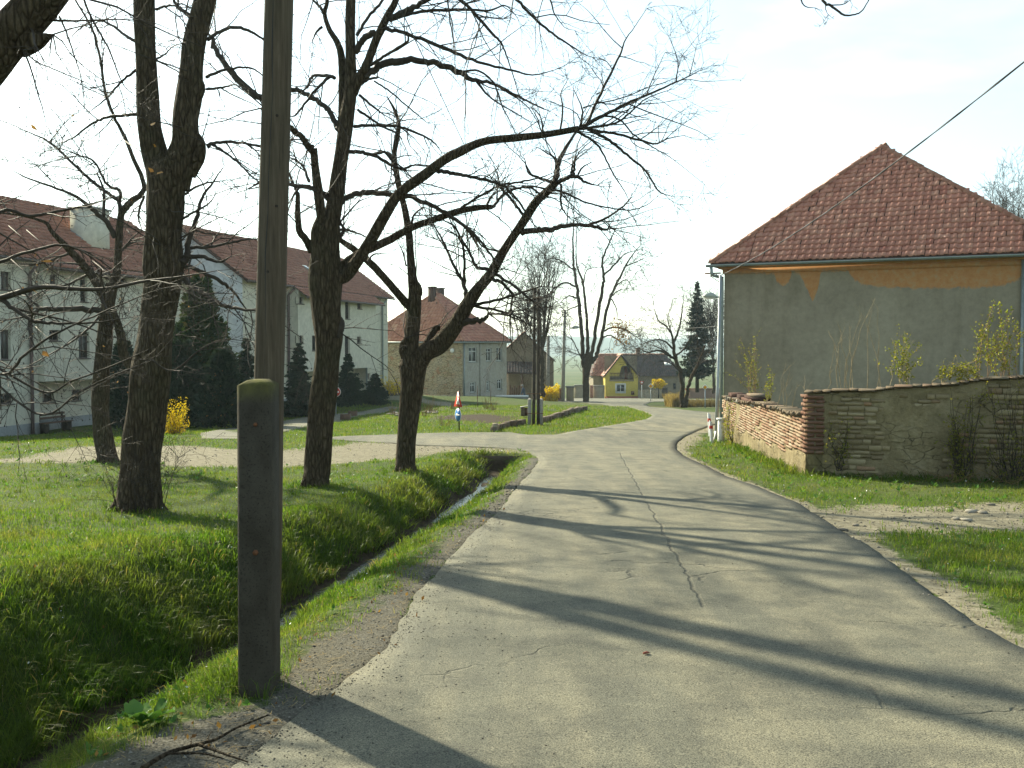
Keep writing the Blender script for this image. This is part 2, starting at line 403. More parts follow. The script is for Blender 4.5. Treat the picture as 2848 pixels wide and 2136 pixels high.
    M['needle_blue'] = blade('blue_spruce_needles', (.018, .028, .022), (.028, .042, .034), (.048, .064, .052), (.03, .04, .03), .15)
    M['thuja'] = blade('thuja_sprays', (.014, .032, .012), (.026, .052, .016), (.042, .072, .022), (.07, .06, .02), .2)
    M['dry_leaf'] = blade('dry_leaves', (.12, .055, .02), (.20, .10, .035), (.30, .17, .06), (.24, .14, .06), .35)
    # ---- bark
    t = NT('bark'); co = t.coord((1, 1, .22)); n1 = t.noise(co, 24, 6, .75); n2 = t.noise(t.coord(), 1.1, 4)
    vor = t.n('ShaderNodeTexVoronoi', feature='DISTANCE_TO_EDGE'); vor.inputs['Scale'].default_value = 22; t.l(co, vor.inputs['Vector'])
    ridge = t.ramp(vor.outputs['Distance'], [(0, (0, 0, 0)), (.22, (1, 1, 1))])
    col = t.ramp(n1, [(.3, (.036, .026, .016)), (.5, (.098, .073, .046)), (.75, (.17, .135, .088))])
    col = t.mix(.75, col, t.mix(ridge, (.35, .33, .30), (1, 1, 1)), 'MULTIPLY')
    col = t.mix(t.ramp(n2, [(.52, (0, 0, 0)), (.7, (.42, .42, .42))]), col, (.045, .048, .02))
    M['bark'] = t.bsdf(col, .95, .1, t.math('ADD', t.math('MULTIPLY', ridge, .9), n1), 1.0, .045)
    M['twig'] = m_simple('twig_bark', (.026, .019, .013), (.062, .047, .034), 5, .7, .2, spec=.25)
    # ---- timber, concrete, masonry
    t = NT('pole_timber'); co = t.coord((1, 1, .05)); n1 = t.noise(co, 60, 6, .7); n2 = t.noise(t.coord(), 2.2, 4)
    col = t.ramp(n1, [(.3, (.048, .037, .026)), (.55, (.098, .077, .054)), (.75, (.150, .122, .088))])
    col = t.mix(t.ramp(n2, [(.5, (0, 0, 0)), (.75, (.4, .4, .4))]), col, (.068, .064, .042))
    M['timber'] = t.bsdf(col, .9, .15, n1, .6, .008)
    M['dark_timber'] = m_simple('dark_pole_timber', (.028, .022, .017), (.066, .053, .042), 12, .9, .4, (1, 1, .1))
    t = NT('stub_concrete'); co = t.coord(); n1 = t.noise(co, 5, 6, .7); n2 = t.noise(co, 90, 3); n3 = t.noise(co, 1.8, 4)
    col = t.ramp(n1, [(.3, (.036, .031, .023)), (.7, (.068, .060, .046))])
    col = t.mix(.6, col, t.ramp(n2, [(.33, (.25, .25, .25)), (.45, (1, 1, 1))]), 'MULTIPLY')
    sx = t.n('ShaderNodeSeparateXYZ'); t.l(t.n('ShaderNodeTexCoord').outputs['Object'], sx.inputs[0])
    mz = t.n('ShaderNodeMapRange'); mz.inputs['From Min'].default_value = 1.33; mz.inputs['From Max'].default_value = 1.45; t.l(sx.outputs['Z'], mz.inputs['Value'])
    moss = t.math('MULTIPLY', mz.outputs[0], t.ramp(n1, [(.3, (.2, .2, .2)), (.6, (1, 1, 1))]))
    col = t.mix(moss, col, t.ramp(n1, [(.3, (.05, .048, .012)), (.7, (.13, .125, .035))]))
    col = t.mix(t.ramp(n3, [(.55, (0, 0, 0)), (.68, (.5, .5, .5))]), col, (.085, .058, .028))
    M['concrete'] = t.bsdf(col, .95, .1, t.math('ADD', n1, n2), .4, .008)
    M['pale_concrete'] = m_simple('pale_concrete', (.25, .235, .20), (.36, .34, .30), 6, .9, .2)
    def brickmat(name, stops):
        t = NT(name); f = tint_fac(t); co = t.coord(); n = t.noise(co, 14, 5, .7); n2 = t.noise(co, 60, 3)
        c = t.ramp(f, stops); c = t.mix(.7, c, t.ramp(n, [(.3, (.5, .48, .45)), (.7, (1.15, 1.12, 1.1))]), 'MULTIPLY')
        return t.bsdf(c, .95, .1, t.math('ADD', n, t.math('MULTIPLY', n2, .4)), .6, .012)
    M['brick'] = brickmat('old_brick', [(0, (.25, .145, .095)), (.2, (.33, .215, .145)), (.42, (.38, .29, .20)), (.6, (.36, .295, .21)), (.8, (.30, .185, .125)), (1, (.42, .345, .25))])
    M['pier_brick'] = brickmat('red_pier_brick', [(0, (.15, .080, .055)), (.4, (.22, .122, .085)), (.7, (.18, .10, .072)), (1, (.28, .185, .13))])
    M['opuka'] = brickmat('pale_masonry', [(0, (.20, .158, .092)), (.25, (.38, .31, .185)), (.45, (.27, .215, .128)), (.65, (.44, .37, .235)), (.85, (.23, .182, .11)), (1, (.37, .235, .145))])
    M['coping'] = brickmat('coping_brick', [(0, (.13, .105, .072)), (.4, (.20, .155, .108)), (.7, (.17, .148, .11)), (1, (.25, .165, .115))])
    M['kerb'] = brickmat('kerb_stone', [(0, (.075, .060, .042)), (.5, (.12, .098, .070)), (1, (.17, .14, .10))])
    M['soot_brick'] = brickmat('soot_brick', [(0, (.055, .035, .03)), (1, (.12, .07, .055))])
    t = NT('wall_render'); co = t.coord(); n1 = t.noise(co, 2.2, 6, .7); n2 = t.noise(co, 18, 5, .75); n3 = t.noise(co, 1.0, 3)
    col = t.ramp(n1, [(.3, (.20, .158, .086)), (.5, (.31, .252, .142)), (.7, (.41, .345, .215))])
    col = t.mix(t.ramp(n3, [(.5, (0, 0, 0)), (.7, (.7, .7, .7))]), col, (.16, .130, .075))
    col = t.mix(.6, col, t.ramp(n2, [(.3, (.5, .5, .5)), (.7, (1.1, 1.1, 1.1))]), 'MULTIPLY')
    cv = t.n('ShaderNodeTexVoronoi', feature='DISTANCE_TO_EDGE'); cv.inputs['Scale'].default_value = 1.0; av = t.n('ShaderNodeVectorMath', operation='ADD'); t.l(t.coord((3.2, 3.2, 7.5)), av.inputs[0])
    wz = t.n('ShaderNodeTexNoise'); wz.inputs['Scale'].default_value = 3.0; wz.inputs['Detail'].default_value = 4; t.l(co, wz.inputs['Vector']); t.l(wz.outputs['Color'], av.inputs[1]); t.l(av.outputs[0], cv.inputs['Vector'])
    cm = t.math('MULTIPLY', t.ramp(cv.outputs['Distance'], [(.0, (1, 1, 1)), (.022, (0, 0, 0))]), t.ramp(t.noise(co, 1.3, 3), [(.46, (0, 0, 0)), (.54, (1, 1, 1))]))
    col = t.mix(t.math('MULTIPLY', cm, .6), col, (.05, .042, .028))
    M['wall_render'] = t.bsdf(col, .95, .1, t.math('SUBTRACT', t.math('ADD', n1, n2), t.math('MULTIPLY', cm, 1.2)), .9, .05)
    # ---- plasters
    M['cream'] = m_simple('cream_plaster', (.50, .48, .385), (.61, .585, .475), .6, .9, .1, c2=(.56, .535, .43))
    M['white_plaster'] = m_simple('white_gable_plaster', (.58, .60, .60), (.68, .70, .69), .6, .9, .1)
    M['plinth'] = m_simple('blue_grey_plinth', (.27, .285, .275), (.34, .355, .345), 1.5, .9, .15)
    M['house_grey'] = m_simple('grey_house_plaster', (.30, .28, .235), (.42, .395, .335), .7, .95, .2, c2=(.36, .33, .26))
    M['yellow'] = m_simple('ochre_plaster', (.52, .40, .07), (.60, .47, .10), .7, .9, .1)
    M['brown_wall'] = m_simple('brown_house_wall', (.20, .165, .11), (.29, .24, .165), 1.0, .95, .2)
    M['beige_wall'] = m_simple('beige_fence_wall', (.25, .20, .125), (.33, .275, .18), 1.0, .95, .2)
    M['red_plinth'] = m_simple('red_plinth', (.28, .09, .05), (.36, .13, .08), 3, .9, .2)
    # ---- rough stone walls seen from afar
    t = NT('rubble_wall'); co = t.coord((1, 1, 2.6)); vor = t.n('ShaderNodeTexVoronoi', feature='DISTANCE_TO_EDGE'); vor.inputs['Scale'].default_value = 2.6; t.l(co, vor.inputs['Vector'])
    vc = t.n('ShaderNodeTexVoronoi'); vc.inputs['Scale'].default_value = 2.6; t.l(co, vc.inputs['Vector'])
    n = t.noise(t.coord(), .8, 5); e = t.ramp(vor.outputs['Distance'], [(.0, (.25, .25, .25)), (.09, (1, 1, 1))])
    sc_ = t.n('ShaderNodeSeparateColor'); t.l(vc.outputs['Color'], sc_.inputs[0])
    col = t.ramp(sc_.outputs[0], [(0, (.27, .205, .115)), (.35, (.36, .29, .175)), (.6, (.31, .26, .165)), (.8, (.40, .33, .21)), (1, (.30, .17, .10))])
    col = t.mix(t.ramp(n, [(.5, (0, 0, 0)), (.62, (.85, .85, .85))]), col, (.36, .31, .215))
    col = t.mix(.85, col, e, 'MULTIPLY')
    M['rubble'] = t.bsdf(col, .95, .1, e, .6, .05)
    # ---- roofs
    def tilemat(name, stops, spec=.35, rough=.6):
        t = NT(name); f = tint_fac(t); co = t.coord(); n = t.noise(co, 2.5, 5); n2 = t.noise(co, 40, 3)
        c = t.ramp(f, stops); c = t.mix(.6, c, t.ramp(n, [(.3, (.55, .52, .5)), (.7, (1.12, 1.1, 1.08))]), 'MULTIPLY')
        c = t.mix(.3, c, t.ramp(n2, [(.35, (.5, .5, .5)), (.6, (1, 1, 1))]), 'MULTIPLY')
        return t.bsdf(c, rough, spec, n2, .3, .005)
    M['tile'] = tilemat('red_roof_tile', [(0, (.43, .175, .12)), (.3, (.52, .235, .16)), (.6, (.46, .20, .14)), (.85, (.57, .29, .20)), (1, (.38, .14, .095))])
    M['ridge'] = tilemat('ridge_tile', [(0, (.36, .16, .10)), (.5, (.44, .22, .145)), (1, (.32, .13, .08))])
    M['tile_brown'] = tilemat('brown_roof_tile', [(0, (.25, .105, .066)), (.4, (.33, .145, .092)), (.8, (.28, .118, .075)), (1, (.38, .185, .12))])
    M['tile_pale'] = tilemat('pale_red_roof_tile', [(0, (.34, .14, .085)), (.4, (.44, .21, .13)), (.75, (.36, .15, .09)), (1, (.52, .30, .19))])
    M['tile_dark'] = tilemat('dark_roof_tile', [(0, (.052, .040, .036)), (.5, (.085, .062, .054)), (.8, (.125, .075, .058)), (1, (.065, .052, .047))], .5, .5)
    M['roof_under'] = m_plain('roof_underlay', (.07, .04, .03), .9)
    # ---- bits
    M['zinc'] = m_simple('zinc_gutter', (.21, .245, .235), (.29, .32, .31), 5, .45, .05, spec=.5, metal=.35)
    M['brown_pipe'] = m_simple('brown_downpipe', (.10, .07, .065), (.14, .10, .095), 5, .6, .05)
    M['steel'] = m_simple('galvanised_steel', (.30, .33, .34), (.42, .45, .45), 7, .5, .05, spec=.5, metal=.4)
    M['frame_white'] = m_plain('white_window_frame', (.62, .62, .57), .6)
    M['frame_brown'] = m_plain('brown_window_frame', (.085, .065, .055), .6)
    t = NT('window_glass'); n = t.noise(t.coord(), .7, 2)
    M['glass'] = t.bsdf(t.ramp(n, [(.3, (.012, .015, .016)), (.7, (.05, .058, .06))]), .08, .7)
    M['glass_light'] = (lambda t: t.bsdf(t.ramp(t.noise(t.coord((1, 1, .3)), 3.0, 2), [(.4, (.035, .04, .04)), (.6, (.22, .22, .20))]), .1, .6))(NT('curtained_glass'))
    M['white_paint'] = m_plain('white_paint', (.72, .72, .68), .5)
    M['red_paint'] = m_plain('red_paint', (.52, .045, .02), .45)
    M['blue_paint'] = m_plain('blue_sign_paint', (.03, .16, .42), .4)
    M['orange_paint'] = m_plain('orange_sign_paint', (.85, .36, .01), .45)
    M['black_paint'] = m_plain('black_paint', (.02, .02, .02), .5)
    M['lamp_shell'] = m_plain('lamp_shell', (.42, .45, .40), .45)
    M['cable'] = m_plain('black_cable', (.03, .03, .032), .5)
    M['rust'] = m_simple('rusty_iron', (.10, .045, .02), (.18, .08, .04), 20, .8, .2)
    M['red_wood'] = m_simple('red_brown_boards', (.20, .055, .035), (.27, .085, .055), 8, .8, .2, (1, 1, .1))
    M['brown_wood'] = m_simple('brown_boards', (.10, .06, .04), (.16, .10, .065), 8, .8, .2)
    M['stone'] = brickmat('loose_stone', [(0, (.20, .18, .145)), (.5, (.30, .275, .225)), (.8, (.38, .355, .30)), (1, (.26, .20, .15))])
    M['gravel'] = brickmat('gravel_stone', [(0, (.06, .055, .048)), (.4, (.14, .13, .105)), (.8, (.22, .205, .165)), (1, (.36, .34, .29))])
    M['jacket'] = m_simple('blue_grey_jacket', (.07, .09, .13), (.10, .125, .17), 9, .9, .1)
    M['trousers'] = m_plain('dark_blue_trousers', (.03, .04, .065), .9)
    M['skin'] = m_plain('skin', (.45, .27, .19), .6)
    M['hair'] = m_plain('grey_hair', (.35, .34, .31), .8)
    M['hill'] = m_simple('wooded_hill', (.020, .034, .026), (.045, .065, .045), .012, .95, .1, c2=(.065, .085, .055))
build_materials()

# ================================================================== ground layout (traced on the ground, metres)
def G(*pts): return [unproj(u, v) for u, v in pts]
LEFT_EDGE = [(-1.75, -8), (-1.45, 0), (-1.3, 3.2), (-1.2, 4.2)] + G((960, 1900), (1034, 1837), (1068, 1809), (1113, 1742), (1164, 1651), (1214, 1595), (1271, 1533), (1333, 1471), (1384, 1426), (1440, 1355), (1491, 1296), (1500, 1276))
RIGHT_EDGE = G((2045, 1172), (1990, 1180), (1945, 1196), (1905, 1214), (1882, 1232), (1882, 1250), (1900, 1269), (1956, 1294), (2029, 1329), (2100, 1352), (2171, 1382), (2225, 1405), (2338, 1477), (2427, 1530), (2516, 1596), (2623, 1673), (2724, 1744), (2813, 1798), (2870, 1822)) + [(4.1, 4.4), (4.9, 2.5), (5.4, 0), (6, -8)]
ROAD = LEFT_EDGE + G((1470, 1256), (1400, 1247), (1250, 1241), (1100, 1233), (936, 1223), (880, 1226), (880, 1220), (936, 1216), (1105, 1209), (1291, 1204), (1417, 1203), (1469, 1210), (1546, 1210), (1600, 1199), (1662, 1190), (1725, 1180), (1797, 1167), (1816, 1156),
                     (1787, 1144), (1725, 1132), (1683, 1126), (1635, 1120.5), (1600, 1118), (1540, 1116.5), (1540, 1109.5), (1600, 1108), (1683, 1108), (1773, 1108), (1860, 1109.5), (2060, 1111), (2060, 1116.5), (1860, 1116.5), (1818, 1117.5), (1791, 1125), (1808, 1131.5), (1891, 1138.5), (1954, 1145), (2075, 1151)) + RIGHT_EDGE
TRACK = G((-200, 1286), (0, 1277), (76, 1272), (127, 1257), (203, 1244), (253, 1240), (329, 1242), (506, 1241), (620, 1247), (780, 1252), (930, 1240), (1000, 1226), (1100, 1230), (1250, 1236), (1440, 1236), (1540, 1240), (1530, 1262), (1417, 1258), (1282, 1259), (1160, 1271), (1071, 1280), (919, 1293), (760, 1300), (560, 1297), (456, 1295), (266, 1287), (165, 1291), (76, 1290), (-200, 1292))
PATH = G((700, 1222), (786, 1205), (860, 1187), (953, 1169), (1088, 1140), (1120, 1134), (1088, 1130), (1029, 1141), (945, 1151), (786, 1171), (640, 1190), (560, 1205), (560, 1222))
HPATH = G((1060, 1110), (1160, 1116), (1255, 1131), (1290, 1131), (1300, 1126), (1168, 1106), (1060, 1099))
SOILP = G((1215, 1157), (1215, 1168), (1300, 1170), (1350, 1178), (1420, 1176), (1440, 1160), (1340, 1152))
RDIRT = G((2230, 1432), (2330, 1408), (2450, 1402), (2560, 1412), (2700, 1400), (2900, 1398), (2900, 1478), (2700, 1476), (2600, 1492), (2500, 1478), (2430, 1500), (2450, 1545), (2400, 1520), (2338, 1480))
NEARG = G((1113, 1745), (1000, 1740), (880, 1790), (790, 1880), (760, 1960), (640, 1985), (500, 2010), (380, 2060), (260, 2136)) + [(-1.9, 3.0), (-2.2, 0), (-2.4, -8), (-1.7, -8), (-1.4, 0)] + G((1034, 1850))
GARDEN = G((1380, 1196), (1480, 1172), (1560, 1158), (1640, 1138), (1560, 1122), (1460, 1118), (1300, 1128), (1150, 1140), (960, 1180), (1100, 1205), (1290, 1201))

def build_ground():
    def axis(segs):
        out = [segs[0][0]]
        for a, b, s0, s1 in segs:
            x = a
            while x < b - 1e-6:
                f = (x - a) / (b - a); x += s0 + (s1 - s0) * f; out.append(min(x, b))
        return np.unique(np.round(out, 4))
    xs = axis([(-1800, -120, 260, 60), (-120, -30, 30, 4), (-30, -9, 2, .35), (-9, -4.4, .3, .11), (-4.4, 4.4, .075, .075), (4.4, 10, .11, .3), (10, 40, .4, 4), (40, 150, 4, 30), (150, 1800, 60, 260)])
    ys = axis([(-60, 0, 10, 1), (0, 3, .5, .12), (3, 26, .06, .16), (26, 60, .18, .7), (60, 170, .8, 2.5), (170, 420, 5, 25), (420, 2200, 40, 200)])
    X, Y = np.meshgrid(xs, ys); x = X.ravel(); y = Y.ravel()
    z = hz(x, y)
    near = y < 175
    sd = np.full(x.shape, -50.0); sd[near] = sdist(ROAD, x[near], y[near])
    z = z - .05 * sstep(-.02, .10, sd)
    soft = np.clip(y / 18.0, .35, 3.0)
    def soft_in(poly, w):
        d = np.full(x.shape, -50.0); d[near] = sdist(poly, x[near], y[near]); return np.clip(.5 + d / (w * soft), 0, 1)
    R = np.maximum.reduce([soft_in(TRACK, .8), soft_in(RDIRT, .9), soft_in(HPATH, .8)])
    # right verge dirt along the asphalt, worn strip by the house corner
    dr = np.full(x.shape, 50.0); dr[near] = polydist(RIGHT_EDGE, x[near], y[near], False)
    out = sd < 0
    R = np.maximum(R, np.where(out, np.clip(1.05 - dr / (np.interp(y, [4, 9, 14, 22, 30, 40], [.6, .42, .24, .22, 1.0, .6]) * (1 + .7 * fnoise(x, y, 1.7, 2))), 0, 1), 0))
    dl = np.full(x.shape, 50.0); dl[near] = polydist(LEFT_EDGE, x[near], y[near], False)
    Gm = soft_in(NEARG, .35)
    Gm = np.maximum(Gm, np.where(out & (x < 2), np.clip(1.0 - dl / (np.interp(y, [4, 9, 14, 22], [.8, .62, .42, .35]) * (1 + .5 * fnoise(x, y, 2.1, 5))), 0, 1), 0))
    jun = np.exp(-((x + .5) ** 2 / 14 + (y - 26.5) ** 2 / 5.0)); Gm = np.maximum(Gm, jun * .9 * (R > .3))
    B = np.maximum(soft_in(SOILP, .7), 0)
    t = np.abs(x - ditch_x(y)); B = np.maximum(B, np.where((ditch_d(y) > .1) & (y < 24), np.clip(1.35 - t / .38, 0, 1), 0))
    tr = np.zeros(x.shape)
    for bx_, by_ in TREE_BASES: tr = np.maximum(tr, np.clip(1.2 - np.hypot(x - bx_, y - by_) / .45, 0, 1))
    B = np.maximum(B, tr * .6)
    mask = np.stack([R, Gm, B, np.ones_like(R)], 1)
    ny, nx = X.shape; idx = np.arange(nx * ny).reshape(ny, nx)
    Q = np.stack([idx[:-1, :-1], idx[:-1, 1:], idx[1:, 1:], idx[1:, :-1]], -1).reshape(-1, 4)
    me = mesh_np('ground', np.stack([x, y, z], 1), [Q], True, {'mask': mask})
    link('ground', me, M['ground'], None, 'structure')

def sheet(name, poly, mat, lift, step, rim=.06, jit=.016, edge=True):
    """a paved sheet laid on the terrain, with a real edge"""
    pts = []
    for i in range(len(poly)):
        a = np.array(poly[i]); b = np.array(poly[(i + 1) % len(poly)]); L = np.linalg.norm(b - a)
        dm = max(4.0, min(abs(a[1]), abs(b[1]))) ; n = max(1, int(L / min(2.0, dm * .022)))
        for k in range(n): pts.append(a + (b - a) * k / n)
    pts = np.array(pts)
    nrm = np.roll(pts, -1, 0) - np.roll(pts, 1, 0); nrm = np.stack([nrm[:, 1], -nrm[:, 0]], 1); nrm /= np.linalg.norm(nrm, axis=1)[:, None] + 1e-9
    s = np.arange(len(pts)); j = (np.sin(s * .9) + np.sin(s * .37 + 1) + np.sin(s * 2.3 + 2) + RNG.normal(0, .7, len(pts))) * jit * .5
    pts = pts + nrm * j[:, None]
    x0, y0 = pts.min(0); x1, y1 = pts.max(0); inner = []
    y = y0
    while y < y1:
        st = step * np.clip(abs(y) / 8, .5, 6); xs_ = np.arange(x0, x1, st) + RNG.uniform(0, st)
        inner += [(xx, y) for xx in xs_]; y += st
    inner = np.array(inner); d = sdist(pts, inner[:, 0], inner[:, 1]); inner = inner[d > np.clip(np.abs(inner[:, 1]) / 8, .5, 6) * step * .45]
    ring2 = pts + nrm * .22 * np.sign(sdist(pts, *(pts + nrm * .02).T))[:, None]; dd = sdist(pts, ring2[:, 0], ring2[:, 1]); ring2 = ring2[dd > .12]
    allp = np.vstack([pts, inner, ring2]); n = len(pts)
    res = delaunay_2d_cdt([Vector(p) for p in allp], [], [list(range(n))], 1, 1e-5)
    V2 = np.array([tuple(v) for v in res[0]]); Fc = [f for f in res[2]]
    z = hz(V2[:, 0], V2[:, 1]) + lift
    dd = polydist(pts, V2[:, 0], V2[:, 1]); ed = np.clip(1 - dd / .20, 0, 1) * np.clip((40 - V2[:, 1]) / 15, 0, 1) * np.where(V2[:, 0] > ditch_x(V2[:, 1]) + 2.6, .38, .15)
    Fc = np.array([list(f) for f in Fc if len(f) == 3])
    a, b, c = V2[Fc[:, 0]], V2[Fc[:, 1]], V2[Fc[:, 2]]
    flip = ((b - a)[:, 0] * (c - a)[:, 1] - (b - a)[:, 1] * (c - a)[:, 0]) < 0
    Fc[flip] = Fc[flip][:, ::-1]
    V3 = np.column_stack([V2, z]); m = len(V3)
    from collections import Counter
    cnt = Counter(); dirn = {}
    for f in Fc:
        for k in range(3):
            e = (f[k], f[(k + 1) % 3]); key = (min(e), max(e)); cnt[key] += 1; dirn[key] = e
    rimq = []; low = V3.copy(); low[:, 2] -= rim
    for key, c_ in cnt.items():
        if c_ == 1:
            e = dirn[key]; rimq.append((e[1], e[0], e[0] + m, e[1] + m))
    V = np.vstack([V3, low])
    me = mesh_np(name, V, [Fc, np.array(rimq)], False, {'edge': np.concatenate([ed, np.ones(m)]) if edge else np.zeros(2 * m)})
    return link(name, me, mat, None, 'structure')

TREE_BASES = [unproj(386, 1416), unproj(878, 1358), unproj(1127, 1320), unproj(301, 1287), (-5.12, 8.3)]
build_ground()
sheet('road', ROAD, M['asphalt'], .012, .38)
sheet('path', PATH, M['asphalt'], .012, .6, edge=False)

def build_stream():
    ys = np.concatenate([np.arange(2.0, 12, .12), np.arange(12, 23.2, .2)]); V = []; Q = []
    for i, y in enumerate(ys):
        xc = ditch_x(y) - .07 * fnoise(0 * y, y, 2.1); w = .13 + .035 * math.sin(y * 1.9) + .03 * math.sin(y * .7 + 1)
        zb = float(hflat(np.array([xc]), np.array([y]))[0]) - float(ditch_d(y)) + .030
        V += [(xc - w, y, zb), (xc + w, y, zb)]
        if i: Q.append((2 * i - 2, 2 * i - 1, 2 * i + 1, 2 * i))
    me = mesh_np('stream', np.array(V, float), [np.array(Q)], True); link('stream', me, M['water'], None, 'structure')
build_stream()

def build_hills():
    xs = np.linspace(-2600, 2600, 160); ys = np.linspace(1350, 3600, 40); X, Y = np.meshgrid(xs, ys)
    r = 9 + 5 * np.sin(X / 520 + 1) + 3.5 * np.sin(X / 210 + 2) + 1.6 * np.sin(X / 67) + RNG.normal(0, .5, X.shape)
    Z = -24 + (24 + r) * sstep(1500, 2500, Y)
    idx = np.arange(X.size).reshape(X.shape); Q = np.stack([idx[:-1, :-1], idx[:-1, 1:], idx[1:, 1:], idx[1:, :-1]], -1).reshape(-1, 4)
    link('hills', mesh_np('hills', np.stack([X.ravel(), Y.ravel(), Z.ravel()], 1), [Q], True), M['hill'], None, 'structure')
build_hills()
# ================================================================== trees
def catmull(pts, rad, sub):
    pts = np.asarray(pts, float); rad = np.asarray(rad, float); n = len(pts)
    if n < 3:
        t = np.linspace(0, 1, 2 * sub + 1)
        return pts[0] + (pts[-1] - pts[0]) * t[:, None], rad[0] + (rad[-1] - rad[0]) * t
    E = np.vstack([2 * pts[0] - pts[1], pts, 2 * pts[-1] - pts[-2]]); out = []; ro = []
    for i in range(n - 1):
        p0, p1, p2, p3 = E[i], E[i + 1], E[i + 2], E[i + 3]
        for k in range(sub):
            t = k / sub
            out.append(.5 * (2 * p1 + (p2 - p0) * t + (2 * p0 - 5 * p1 + 4 * p2 - p3) * t * t + (3 * p1 - p0 - 3 * p2 + p3) * t ** 3)); ro.append(rad[i] + (rad[i + 1] - rad[i]) * t)
    out.append(pts[-1]); ro.append(rad[-1])
    return np.array(out), np.array(ro)
def grow(rng, pos, tan, length, r0, n=5, a0=.5, a1=1.1, grav=0.0, curl=.25, up=0.0):
    N = len(pos); u = rng.normal(size=(N, 3)); u -= tan * (u * tan).sum(1)[:, None]; u /= np.linalg.norm(u, axis=1)[:, None] + 1e-9
    a = rng.uniform(a0, a1, N)[:, None]; d = tan * np.cos(a) + u * np.sin(a)
    pts = np.empty((N, n, 3)); pts[:, 0] = pos
    step = (length / (n - 1))[:, None]
    for i in range(1, n):
        d = d + rng.normal(0, curl, (N, 3)) * .6; d[:, 2] += up - grav * (1 - i / n)
        d /= np.linalg.norm(d, axis=1)[:, None]; pts[:, i] = pts[:, i - 1] + d * step
    f = np.linspace(1, .35, n)[None]
    return pts, r0[:, None] * f
def sample_lines(rng, P_, R_, k, lo=.15, hi=1.0):
    """k random points on each polyline of a batch"""
    N, n, _ = P_.shape; t = rng.uniform(lo, hi, (N, k)) * (n - 1); i = np.minimum(t.astype(int), n - 2); f = (t - i)[..., None]
    idx = np.arange(N)[:, None]; a = P_[idx, i]; b = P_[idx, i + 1]
    d = b - a; d /= np.linalg.norm(d, axis=2)[..., None] + 1e-9
    return (a + (b - a) * f).reshape(-1, 3), d.reshape(-1, 3), R_[idx, i].ravel()
